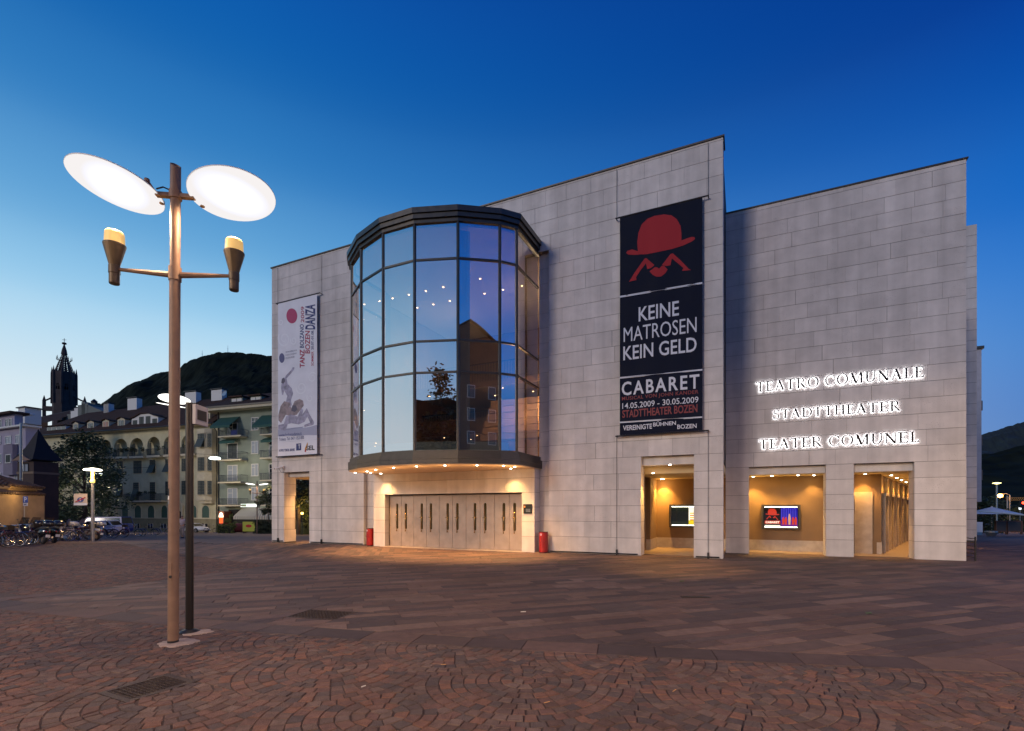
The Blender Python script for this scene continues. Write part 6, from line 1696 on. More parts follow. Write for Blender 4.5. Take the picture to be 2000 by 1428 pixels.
hedge('hedge', 428, 456, 66, 1.1, 1.0, 'bright green hedge lit by the doorway at the foot of the green house', M_LEAFL, 31)
hedge('hedge', 500, 535, 62, 1.5, .8, 'dark clipped hedge under the striped awning', M_LEAFD, 32)
hedge('hedge', 560, 640, 56, 1.6, .9, 'dark hedge seen through the left passage', M_LEAFD, 33)
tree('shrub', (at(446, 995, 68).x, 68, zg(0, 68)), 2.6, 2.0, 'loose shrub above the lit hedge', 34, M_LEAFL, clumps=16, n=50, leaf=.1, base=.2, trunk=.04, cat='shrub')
# advertising board and covered vehicle by the cafe
p = at(486, 995, 64); root = empty('advertising_board', (p.x, 64, zg(0, 64)), radians(-12), 'yellow green advertising board standing by the cafe', 'sign board')
MB().box(-.9, .9, -.03, .03, .25, 1.5).build('panel', mat('lime yellow panel', (.30, .34, .03), .6), root); MB().prism([(.45 * cos(k * pi / 8), .95 + .2 * sin(k * pi / 8)) for k in range(16)], -.04, -.031).build('oval_mark', M_PRED, root)
for s in (-.8, .8): MB().box(s - .03, s + .03, -.03, .03, 0, .25).build('leg', M_BLACK, root)

# --- right edge
RG = 'far right'
p = at(1937, 995, 46); zgr = CH - (1046 - HY) / CF * 46
um = empty('parasol', (p.x, 46, zgr), 0, 'wide white market parasol at the far right behind the theatre', 'parasol')
MB().lathe([(2.05, 2.0), (2.0, 1.92), (1.98, 2.0), (.05, 2.55)][2:] , 8).xf(Matrix.Identity(4)).build('canopy_top', M_WHITE, um)
MB().lathe([(2.05, 2.0), (.08, 2.62), (.05, 2.7)], 8).build('canopy', M_WHITE, um); MB().tube([(0, 0, 0), (0, 0, 2.6)], .035, 6).build('pole', M_STEEL, um); MB().lathe([(.3, 0), (.3, .1), (.1, .14)], 12).build('base', M_BLACK, um)
um.children[0].name = 'canopy_lining'
p = at(1936, 995, 42); pl = empty('round_planter', (p.x, 42, CH - (1047 - HY) / CF * 42), 0, 'round grey planter under the white parasol', 'planter')
MB().lathe([(.28, 0), (.42, .3), (.42, .42), (.36, .42)], 14).build('pot', M_STEEL, pl); foliage_mesh([((0, 0, .6 + .25 * k), .2) for k in range(5)], 40, .07, 5).build('plant', M_LEAFD, pl)
for a, c, l in ((1946, 1966, 'dark notice board panel left of the pair at the far right'), (1968, 1995, 'framed brown notice board at the right edge')):
    p0, p1 = at(a, 995, 47), at(c, 995, 47); zb = CH - (1044 - HY) / CF * 47
    root = empty('notice_board', (p0.x, 47, zb), 0, l, 'notice board'); w = p1.x - p0.x
    MB().box(0, w, 0, .08, .35, 1.2).build('panel', mat('faded board', (.06, .055, .05), .7), root)
    MB().box(-.08, .02, -.04, .12, 0, 1.3).box(w - .02, w + .08, -.04, .12, 0, 1.3).box(.02, w - .02, -.03, .11, 1.2, 1.3).box(.02, w - .02, -.03, .11, .25, .35).build('frame', mat('brown timber frame', (.14, .07, .045), .7), root)
p = at(1909, 995, 44); bx_ = empty('cabinet', (p.x, 44, CH - (1045 - HY) / CF * 44), 0, 'pale utility cabinet beside the far slab', 'cabinet')
MB().box(-.28, .28, -.2, .2, .25, 1.15).build('body', M_WHITE, bx_); MB().box(-.26, .26, -.18, .18, 0, .25).build('plinth', M_STEEL, bx_)
p0, p1 = at(1914, 998.5, 40), at(2010, 1007, 34)
tag(MB().tube([p0, p1], .06, 6).build('awning_rail', M_WHITE, None), 'thin pale rail sloping across at the far right', 'rail')
p = at(1947, 995, 62); root = empty('street_lamp', (p.x, 62, -1.2), 0, 'slim lamp post with a small lit disc head at the far right', 'street lamp')
MB().tube([(0, 0, 0), (0, 0, CH + 1.2 + (HY - 944) / CF * 62)], .08, 8).build('pole', M_STEEL, root); MB().lathe([(.06, -.12), (.42, 0), (.42, .04), (.1, .1)], 14, (0, 0, CH + 1.2 + (HY - 944) / CF * 62)).build('lamp_head', emat('yellow lit disc', (1, .85, .35), 4), root)
p = at(1953, 968, 75); root = empty('sodium_lamp', p, 0, 'glaring orange sodium street light at the far right', 'street lamp')
MB().lathe([(.02, -.3), (.30, -.15), (.34, 0), (.25, .16), (.02, .24)], 14).build('lamp_glass', emat('sodium glare', (1, .42, .08), 40), root); MB().tube([(0, 0, .2), (.9, 0, .3), (1.5, 0, .1), (1.5, 0, -6)], .07, 6).build('pole', M_STEEL, root)
light('POINT', 'sodium_light', (0, -.6, 0), 900, (1, .45, .10), root, size=.3)
root = empty('gantry', at(1965, 972, 80), 0, 'lattice steel gantry crossing at the far right', 'gantry'); b = MB(); w = 40 / CF * 80
for z in (0, -.45): b.tube([(0, 0, z), (w, 0, z)], .05, 4)
for k in range(10): b.tube([(w * k / 10, 0, 0), (w * (k + .5) / 10, 0, -.45), (w * (k + 1) / 10, 0, 0)], .035, 4)
b.build('truss', mat('amber painted steel', (.30, .18, .05), .6), root); MB().tube([(.2, 0, .3), (.2, 0, -6)], .1, 6).tube([(w - .2, 0, .3), (w - .2, 0, -6)], .1, 6).build('post', M_STEEL, root)
p = at(1998, 983, 60); root = empty('traffic_light', p, 0, 'traffic light showing red at the right edge', 'traffic light')
MB().box(-.2, .25, 0, .25, -.55, .35).build('housing', M_BLACK, root); MB().lathe([(.15, -.02), (.15, .02)], 12).xf(Matrix.Translation((0, -.03, .05)) @ Matrix.Rotation(pi / 2, 4, 'X')).build('red_lens', emat('red signal', (1, .05, .02), 8), root); MB().tube([(.05, .15, -.55), (.05, .15, -4.5)], .06, 6).build('pole', M_BLACK, root)
p = at(1993, 993, 66); root = empty('street_sign', p, 0, 'small white lit road sign near the right edge', 'sign')
MB().box(-.2, .2, -.02, .02, -.15, .15).build('panel', emat('white lit sign face', (.85, .92, 1), 2.0), root); MB().tube([(0, .04, -.15), (0, .04, -3.5)], .04, 6).build('pole', M_STEEL, root)
for k, (px, Y, h, w, l) in enumerate(((1920, 70, 4.5, 6, 'dark tree mass beside the far slab on the right'), (1962, 85, 4.6, 8, 'low dark tree behind the notice boards'), (2000, 78, 4.2, 7, 'dark tree at the right edge below the gantry'), (1940, 100, 7.0, 9, 'tree on the slope behind the slim right lamp'))):
    tree('dark_tree', (at(px, 995, Y).x, Y, zg(0, Y) - .3), h, w, l, 50 + k, M_LEAFD, clumps=50, n=60, leaf=.22, base=.05, group='dark trees at the far right')

# --- across the plaza behind the viewer (seen only mirrored in the glass bay)
rg_ = empty('gabled_house', (9.9, -30.0, 0), radians(170), 'tall ochre gabled house across the plaza, mirrored in the glass bay', 'building')
M_OH = mat('brown ochre render', (.16, .09, .055), .85, var=.15, scale=.8)
MB().prism([(-9, -.5), (9, -.5), (9, 22.5), (0, 28.0), (-9, 22.5)], 0, 14).build('wall', M_OH, rg_)
MB().add([(-9.8, -.6, 22.2), (0, -.6, 28.2), (0, 14.5, 28.2), (-9.8, 14.5, 22.2)], [(0, 1, 2, 3)]).add([(9.8, -.6, 22.2), (0, -.6, 28.2), (0, 14.5, 28.2), (9.8, 14.5, 22.2)], [(3, 2, 1, 0)]).build('roof', M_ROOF, rg_)
for i in range(5):
    for j in range(6): w = MB().box(-7.2 + i * 3.2, -6.0 + i * 3.2, -.08, .0, 1.5 + j * 3.2, 3.3 + j * 3.2).build('window', M_WTRIM, rg_); MB().box(-7.1 + i * 3.2, -6.1 + i * 3.2, -.10, -.082, 1.6 + j * 3.2, 3.2 + j * 3.2).build('pane', M_PANE, w)
for k, (x, y, h, w) in enumerate(((-19, -24, 19, 9), (-34, -18, 9, 8), (-40, -4, 8, 8))):
    tree('plaza_tree', (x, y, 0), h, w, ('tall spreading tree across the plaza mirrored in the bay', 'round tree across the plaza left of the tall one', 'low tree at the left end of the plaza behind the viewer')[k], 60 + k, M_LEAFD, clumps=45, n=60, leaf=.3, base=.3)
b = MB(); 
for i in range(41):
    a = radians(-175 + i * 3.2); R_ = 420; az_ = -175 + i * 3.2; h = 420 * 1.3 * math.tan(radians((13 if az_ < -152 else 9.5 - (az_ + 150) * .07 if az_ < -100 else 6) + .5 * sin(i * 1.3) + .4 * sin(i * 2.9))); b.v += [(R_ * sin(a), R_ * cos(a), -5), (R_ * 1.3 * sin(a), R_ * 1.3 * cos(a), h), (R_ * 2 * sin(a), R_ * 2 * cos(a), -5)]
for i in range(40):
    for j in range(2): b.f.append((i * 3 + j, i * 3 + j + 1, i * 3 + j + 4, i * 3 + j + 3))
o = b.build('rear_hill', M_HILL); o['kind'] = 'structure'
# ---------------------------------------------------------------- lamps
M_POLE = mat('bronze grey lacquered pole', (.21, .125, .080), .5, .0, var=.15, scale=9, bump=.08, bscale=60)
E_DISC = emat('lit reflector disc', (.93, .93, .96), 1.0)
_n, _l = E_DISC.node_tree.nodes, E_DISC.node_tree.links          # beam glow painted into the emission: hot centre, warmer rim
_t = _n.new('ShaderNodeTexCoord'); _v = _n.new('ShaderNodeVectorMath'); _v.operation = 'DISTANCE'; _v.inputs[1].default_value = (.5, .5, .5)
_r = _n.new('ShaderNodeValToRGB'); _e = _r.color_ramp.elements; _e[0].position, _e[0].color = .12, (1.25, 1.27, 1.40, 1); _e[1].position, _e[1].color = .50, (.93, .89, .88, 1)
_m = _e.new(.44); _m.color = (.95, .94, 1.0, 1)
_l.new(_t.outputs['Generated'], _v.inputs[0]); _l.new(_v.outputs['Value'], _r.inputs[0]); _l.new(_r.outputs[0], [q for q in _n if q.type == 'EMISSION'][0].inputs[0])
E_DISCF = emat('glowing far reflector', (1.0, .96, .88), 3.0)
E_CAP = mat('lit lantern cap', (.7, .5, .2), .4, emit=(1.0, .58, .15), estr=.5)
M_LANT = mat('dark bronze lantern', (.10, .070, .040), .42, .5, var=.2, scale=9)
def plaza_lamp(name, loc, rz, label, tilt=(-.142, .084), lit=True, near=True, power=1.0):
    root = empty(name, loc, rz, label, 'street lamp', 'tall plaza lamps with two round reflectors')
    seg = 28 if near else 12; r = .0635
    MB().tube([(0, 0, -.02), (0, 0, 4.97)], r * 1.02, seg).build('pole', M_POLE, root, smooth=False)
    MB().tube([(0, 0, 4.97), (0, 0, 6.06)], r * .95, seg).build('upper_pole', M_POLE, root)
    # slanted hollow top
    n = seg; b = MB(); vs = []
    for k in range(n):
        a = 2 * pi * k / n; zt = 6.44 + .05 * cos(a - 2.2); vs += [(r * cos(a), r * sin(a), 6.06), (r * cos(a), r * sin(a), zt), (.85 * r * cos(a), .85 * r * sin(a), zt), (.85 * r * cos(a), .85 * r * sin(a), 6.06)]
    b.add(vs, [(4 * k + j, 4 * ((k + 1) % n) + j, 4 * ((k + 1) % n) + j + 1, 4 * k + j + 1) for k in range(n) for j in range(3)]); b.build('pole_tip', M_POLE, root)
    for z0, z1 in ((4.88, 5.06), (5.98, 6.09)): MB().lathe([(r * 1.2, z0), (r * 1.2, z1)], seg).build('collar', M_POLE, root)
    for sg in (-1, 1):
        # lower arm and cup lantern
        MB().tube([(sg * .06, 0, 4.96), (sg * .72, 0, 4.99)], [.042, .022], 8).build('arm', M_POLE, root)
        lan = MB().lathe([(.055, -.14), (.060, -.13), (.060, -.005), (.066, .0), (.066, .10), (.060, .105), (.128, .37), (.128, .385), (.115, .385)], 24, (sg * .75, 0, 4.93)).build('lantern', M_LANT, root)
        MB().lathe([(.114, .385), (.108, .53), (.095, .555), (.02, .56)], 24, (sg * .75, 0, 4.93)).build('lantern_cap', E_CAP, lan)
        # upper bracket and reflector disc
        MB().box(min(sg * .06, sg * .24), max(sg * .06, sg * .24), -.035, .035, 6.0, 6.05).build('bracket', M_POLE, root)
        c = Vector((sg * .727, 0, 6.09)); nrm = Vector((sg * tilt[0], tilt[1], 1)).normalized(); R_ = .535
        a = Vector((1, 0, -nrm.x / nrm.z)).normalized(); e = nrm.cross(a)
        b = MB(); k = 48 if near else 20
        top = [c + (a * cos(t * 2 * pi / k) + e * sin(t * 2 * pi / k)) * R_ for t in range(k)]
        b.add([p + nrm * .012 for p in top] + [p for p in top], [tuple(range(k))] + [(t, k + t, k + (t + 1) % k, (t + 1) % k) for t in range(k)]); d = b.build('reflector', M_WHITE, root); ED = E_DISC if near else E_DISCF
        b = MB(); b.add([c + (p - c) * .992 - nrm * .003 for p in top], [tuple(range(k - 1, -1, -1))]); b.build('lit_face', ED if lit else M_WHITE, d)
        if near:
            p1 = Vector((sg * .24, 0, 6.03)); MB().lathe([(.01, -.03), (.03, -.02), (.034, 0), (.03, .02), (.01, .03)], 12, (sg * .26, -.17, 6.10)).lathe([(.01, -.03), (.03, -.02), (.034, 0), (.03, .02), (.01, .03)], 12, (sg * .26, .17, 6.02)).tube([(sg * .26, -.17, 6.10), (sg * .26, .17, 6.02)], .02, 8).build('pivot_bar', M_POLE, root)
            if sg < 0: MB().tube([(-.06, .02, 6.06), (-.10, .05, 6.13), (-.17, .03, 6.15), (-.24, 0, 6.10)], .010, 6).build('cable', M_BLACK, root)
        if lit:
            light('SPOT', 'lantern_beam', (sg * .75, 0, 5.50), 26 * power, (1, .66, .26), root, (-sg * .30, 0, 1.0), size=.06, cone=95, blend=.6)
            light('SPOT', 'disc_light', tuple(c - nrm * .12), 270 * power, (1, .66, .38), root, tuple(-nrm), size=.10, cone=178, blend=.2)
    MB().lathe([(r * 1.05, -.02), (r * 1.05, .04)], seg).build('foot', M_BLACK, root)
    return root
nl = plaza_lamp('plaza_lamp', (-4.565, 6.69, 0), radians(7), 'tall bronze plaza lamp with two bright reflector discs, nearest the viewer')
nl.rotation_euler = (0, radians(.28), radians(7))
MB().box(-.025, .012, -.072, -.060, .85, 1.08).build('hatch_cover', M_POLE, nl); MB().prism([(.02 * cos(k * pi / 5) , .90 + .02 * sin(k * pi / 5)) for k in range(10)], -.080, -.072).build('hatch_bolt', M_BLACK, nl)
for z0, w_, h_, m_ in ((1.98, .05, .10, M_BLACK), (1.93, .045, .06, M_WHITE), (1.87, .05, .05, mat('grey sticker', (.2, .2, .2), .6))):
    b = MB(); a0 = radians(-165)
    for k in range(4):
        a, c = a0 + k * .22, a0 + (k + 1) * .22; b.add([(.0662 * cos(a), .0662 * sin(a), z0), (.0662 * cos(c), .0662 * sin(c), z0), (.0662 * cos(c), .0662 * sin(c), z0 + h_), (.0662 * cos(a), .0662 * sin(a), z0 + h_)], [(0, 1, 2, 3)])
    b.build('sticker', m_, nl)
p = at(338, 995, 19.9); plaza_lamp('plaza_lamp', (p.x, 19.9, 0), radians(-52), 'second lit plaza lamp standing far behind the tall foreground pole', near=False)
p = at(502, 995, 61); plaza_lamp('plaza_lamp', (p.x, 61, zg(0, 61)), radians(30), 'distant plaza lamp with spotlights before the green house', near=False)
# unseen plaza lamps, added out of view to brighten facade and foreground
for k, (x, y) in enumerate(((8.5, -2.5), (-9.0, -4.0), (2.0, -9.0), (16.0, -3.0), (-17.0, -1.0), (20.0, 8.5))): plaza_lamp('plaza_lamp', (x, y, 0), radians(20 + 50 * k), ('added unseen plaza lamp to the right behind the viewer', 'added unseen plaza lamp to the left behind the viewer', 'added unseen plaza lamp straight behind the viewer', 'added unseen plaza lamp far to the right behind the viewer', 'added unseen plaza lamp far to the left behind the viewer', 'added unseen plaza lamp out of view, brightening the right wing')[k], near=False, power=4.2 if k < 5 else 2.6)
# concrete collars at the pole feet
M_CONC = mat('pale mortar patch', (.42, .32, .26), .85, var=.25, scale=12, bump=.4, bscale=50)
def patch(x, y, r, seed, label):
    rg = random.Random(seed); n = 22; b = MB()
    rr = [r * rg.uniform(.85, 1.12) for _ in range(n)]
    b.add([(rr[k] * 1.15 * cos(2 * pi * k / n), rr[k] * sin(2 * pi * k / n), .006 + .004 * rg.random()) for k in range(n)] + [(rr[k] * 1.2 * cos(2 * pi * k / n), rr[k] * 1.04 * sin(2 * pi * k / n), -.02) for k in range(n)] + [(0, 0, .016)],
          [(k, (k + 1) % n, 2 * n) for k in range(n)] + [(n + k, n + (k + 1) % n, (k + 1) % n, k) for k in range(n)])
    o = b.build('mortar_patch', M_CONC, None, loc=(x, y, 0)); tag(o, label, 'mortar patch')
patch(-4.50, 6.70, .21, 1, 'pale mortar patch round the foot of the tall lamp'); patch(-4.60, 7.27, .17, 2, 'pale mortar patch beside the black post')
root = empty('sign_post', (-4.72, 7.27, 0), 0, 'plain black round post on a flange, just behind the tall lamp pole', 'post')
MB().tube([(0, 0, .03), (0, 0, 3.36)], .052, 20).build('pole', mat('black lacquered post', (.018, .014, .012), .4, .4), root)
MB().lathe([(.135, .0), (.135, .012), (.09, .045), (.056, .055)], 28).build('flange', M_BLACK, root)
MB().box(.055, .10, -.02, .28, 3.05, 3.34).build('placard', mat('grey street placard', (.34, .33, .35), .5), root); MB().box(.102, .104, .02, .24, 3.12, 3.27).build('placard_print', M_BLACK, root)
# mushroom lamp with skate sign
Y3 = 29.8; p = at(181, 995, Y3); root = empty('mushroom_lamp', (p.x, Y3, zg(0, Y3)), 0, 'single disc street lamp glowing beside the parked bicycles', 'street lamp')
zt = CH + (HY - 915) / CF * Y3
MB().tube([(0, 0, -.1), (0, 0, zt - .75)], [.095, .075], 12).build('pole', M_STEEL, root)
MB().lathe([(.075, zt - .75), (.12, zt - .72), (.12, zt - .55), (.075, zt - .53), (.075, zt - .05)], 14).build('lit_neck', mat('lit yellow neck', (.6, .45, .15), .5, emit=(1, .62, .12), estr=1.0), root)
MB().lathe([(.05, -.02), (.43, .0), (.46, .04), (.40, .09), (.06, .16)], 24, (0, 0, zt)).build('lamp_shade', emat('glowing shade', (1, .92, .70), 6), root)
light('POINT', 'lamp_bulb', (0, -.3, zt - .25), 500, (1, .62, .24), root, size=.3)
ss = empty('skate_ban_sign', (p.x - .12, Y3 - .12, 0), 0, 'pale board with a red struck out round symbol on the mushroom lamp', 'sign')
x0, x1 = (152 - 181) / CF * Y3, (178 - 181) / CF * Y3; z0_, z1_ = CH + (HY - 987) / CF * Y3, CH + (HY - 964.5) / CF * Y3
MB().box(x0, x1, -.02, .0, z0_, z1_).build('panel', mat('cream sign face', (.50, .42, .36), .6), ss); cx_ = (x0 + x1) / 2; cz_ = z0_ + (z1_ - z0_) * .47
MB().prism([(cx_ + .20 * cos(k * pi / 8), cz_ + .15 * sin(k * pi / 8)) for k in range(16)], -.026, -.0205).build('blue_disc', mat('blue sign disc', (.03, .06, .25), .5), ss)
MB().prism([(cx_ - .33, cz_ - .12), (cx_ - .27, cz_ - .16), (cx_ + .33, cz_ + .12), (cx_ + .27, cz_ + .17)], -.031, -.0265).build('red_bar', M_PRED, ss)
MB().box(cx_ - .05, cx_ + .03, -.0262, -.0261, cz_ - .08, cz_ + .08).build('figure_mark', M_PWHITE, ss)
v = fit_text('VIETATO SKATEBOARD', x0 + .06, x1 - .06, z1_ - .075, z1_ - .035); _, f_ = text_poly('VIETATO SKATEBOARD'); MB().add([(q[0], -.022, q[1]) for q in v], f_).build('lettering', M_GREYP, ss)
MB().box(x0, x1, -.0215, -.0202, z0_, z0_ + .13).build('lower_strip', M_PWHITE, ss)
# parking sign
Y5 = 28.5; p = at(50, 995, Y5); root = empty('parking_sign', (p.x, Y5, 0), 0, 'blue and white parking sign on a grey post by the garden wall', 'sign')
z = lambda py: CH + (HY - py) / CF * Y5
MB().tube([(-.10, .03, -.2), (-.10, .03, z(969))], .03, 8).build('post', M_STEEL, root)
MB().box(-.14, .14, -.015, .0, z(982), z(969.5)).build('panel', mat('blue sign panel', (.01, .06, .32), .45), root); MB().box(-.13, .13, -.015, .0, z(988.3), z(982.6)).build('lower_plate', M_WHITE, root)
v = fit_text('P', -.07, .08, z(980.5), z(971), .03); _, f_ = text_poly('P', 1, 1, .03); MB().add([(q[0], -.0175, q[1]) for q in v], f_).build('lettering', M_PWHITE, root)
MB().box(-.08, .06, -.0165, -.0152, z(986), z(984.6)).build('lower_mark', M_BLACK, root)
# hanging street lights
for px, py, Y, l, s in ((196, 925, 60, 'small white street light hung on a wire in front of the cream house', 1.0), (419.5, 895, 70, 'white street light hung on a wire between the cream and green houses', 1.5)):
    p = at(px, py, Y); root = empty('hanging_light', p, 0, l, 'street light')
    MB().lathe([(.02, -.16 * s), (.45 * s, -.10 * s), (.5 * s, 0), (.40 * s, .10 * s), (.05, .16 * s)], 16).build('lamp_glass', emat('white street lamp glass', (.92, 1.0, .95), 3.5), root)
    MB().tube([(0, 0, .15 * s), (0, 0, .5)], .03, 5).tube([(-6, 0, .75), (0, 0, .5), (6, 0, .75)], .02, 4).build('wire', M_BLACK, root)
    light('POINT', 'lamp_bulb', (0, 0, -.45), 1300 if s < 1.2 else 700, (1, .84, .60), root, size=.3)

# ---------------------------------------------------------------- bicycles and motorcycles
M_RUB = mat('black rubber', (.015, .015, .016), .7); M_CHR = mat('chrome', (.6, .6, .6), .2, 1.0); M_SAD = mat('black saddle', (.02, .018, .016), .5)
def make_bike(label, mf, basket=False):
    root = empty('bicycle', label=label, cat='bicycle', group='bicycles parked on the left of the plaza')
    for x in (-.53, .53):
        w = MB().torus((x, 0, .335), .325, .018, 28, 6).build('wheel', M_RUB, root, smooth=True)
        MB().torus((x, 0, .335), .300, .009, 24, 5).build('rim', M_CHR, w)
        s = MB()
        for k in range(14): a = k * 2 * pi / 14; s.tube([(x, 0, .335), (x + .30 * cos(a), 0, .335 + .30 * sin(a))], .0022, 3, False)
        s.tube([(x, -.05, .335), (x, .05, .335)], .018, 6).build('spokes', M_CHR, w)
    f = MB(); bb = (-.08, 0, .29); st = (-.22, 0, .80); ht = (.36, 0, .84); hb = (.40, 0, .70)
    for a, c, r in ((bb, st, .015), (st, ht, .014), (bb, hb, .016), (ht, hb, .018), (st, (-.53, 0, .335), .009), (bb, (-.53, 0, .335), .010), (hb, (.53, 0, .335), .012)): f.tube([a, c], r, 6)
    f.build('frame', mf, root)
    MB().tube([(ht[0], 0, .84), (.34, 0, 1.0), (.40, 0, 1.03)], .012, 6).tube([(.22, -.28, 1.02), (.34, -.2, 1.04), (.40, 0, 1.03), (.34, .2, 1.04), (.22, .28, 1.02)], .012, 6).build('handlebar', M_CHR, root)
    MB().tube([st, (-.24, 0, .93)], .012, 6).build('seat_post', M_CHR, root)
    MB().add([(-.38, -.08, .95), (-.38, .08, .95), (-.25, .07, .94), (-.08, .015, .94), (-.08, -.015, .94), (-.25, -.07, .94), (-.36, -.07, .90), (-.36, .07, .90), (-.1, .01, .91), (-.1, -.01, .91)], [(0, 5, 4, 3, 2, 1), (0, 1, 7, 6), (1, 2, 3, 8, 7), (0, 6, 9, 4, 5), (6, 7, 8, 9), (3, 4, 9, 8)]).build('saddle', M_SAD, root)
    MB().torus((-.53, 0, .335), .355, .014, 14, 4, a0=radians(15), a1=radians(170)).torus((.53, 0, .335), .355, .014, 12, 4, a0=radians(20), a1=radians(150)).build('mudguard', M_CHR if not basket else mf, root)
    MB().tube([(-.08, -.07, .29), (-.08, .07, .29)], .012, 6).torus((-.08, .05, .29), .09, .008, 16, 4).tube([(-.08, -.07, .29), (-.02, -.10, .15)], .01, 5).tube([(-.08, .07, .29), (-.14, .10, .43)], .01, 5).build('crank', M_CHR, root)
    if basket:
        MB().box(.42, .68, -.15, .15, .86, .875).box(.42, .43, -.15, .15, .875, 1.05).box(.67, .68, -.15, .15, .875, 1.05).box(.43, .67, -.15, -.14, .875, 1.05).box(.43, .67, .14, .15, .875, 1.05).build('basket', mat('dark wicker', (.05, .035, .02), .9), root)
    return root
P1 = make_bike('', mat('black bicycle enamel', (.02, .02, .025), .3)); P2 = make_bike('', mat('dark red bicycle enamel', (.12, .015, .02), .3), True); P3 = make_bike('', mat('silver bicycle enamel', (.35, .36, .38), .3, .5))
BK = [ # px, Y, heading, prototype, label
 (8, 23.6, 68, P1, 'leftmost bicycle of the rack at the left edge, wheel towards the plaza'), (20, 24.2, 66, P3, 'silver bicycle second from the left edge in the rack'), (34, 24.8, 69, P1, 'black bicycle third from the left edge in the rack'),
 (44, 25.4, 66, P2, 'dark red bicycle with a basket, fourth from the left in the rack'), (-14, 23.0, 70, P2, 'bicycle cut by the left edge of the picture'),
 (112, 29.0, 50, P1, 'black bicycle right of the scooter covered in reflections'), (127, 30.0, 35, P3, 'silver bicycle between the scooter and the motorcycle'), (146, 30.8, 24, P1, 'black bicycle with its wheel before the motorcycle'), (162, 31.2, 14, P2, 'dark red bicycle just left of the mushroom lamp'),
 (207, 38.0, 8, P1, 'black bicycle right of the mushroom lamp in front of the white car'), (228, 40, 10, P2, 'dark red bicycle by the rear of the white car'), (257, 44, 20, P3, 'silver bicycle standing alone right of the blue van'), (290, 46, 4, P1, 'black bicycle at the plinth of the cream house'),
 (317, 52, 10, P3, 'distant silver bicycle just left of the tall lamp pole'), (412, 66, 15, P1, 'distant bicycle beside the white coupe by the steps'), (60, 27.5, 20, P1, 'bicycle leaning at the garden wall behind the scooter'), (90, 29.8, 15, P3, 'bicycle at the wall behind the large scooter')]
used_ = set()
for px, Y, hd, pr, lab in BK:
    o = pr if pr.name not in used_ else copy_tree(pr); used_.add(pr.name)
    p = at(px, 995, Y); o.location = (p.x, Y, zg(0, Y) + .0); o.rotation_euler = (radians(random.uniform(-8, 8)), 0, radians(hd)); o['label'] = lab
def loft(prof, half, seg=None):
    """body skinned along x: prof = list of (x, zbottom, ztop, halfwidth), rounded section"""
    b = MB(); n = 12
    for x, z0, z1, w in prof:
        for k in range(n):
            a = 2 * pi * k / n + pi / n; ca, sa = cos(a), sin(a); e = .55
            b.v.append((x, w * (abs(ca) ** e) * (1 if ca > 0 else -1), (z0 + z1) / 2 + (z1 - z0) / 2 * (abs(sa) ** e) * (1 if sa > 0 else -1)))
    for i in range(len(prof) - 1):
        for k in range(n): b.f.append((i * n + k, (i + 1) * n + k, (i + 1) * n + (k + 1) % n, i * n + (k + 1) % n))
    b.f += [tuple(range(n)), tuple((len(prof) - 1) * n + k for k in range(n - 1, -1, -1))]
    return b
M_SC1 = mat('glossy black fairing', (.012, .012, .014), .12, spec=.9); M_SC2 = mat('silver fairing', (.45, .46, .48), .25, .5)
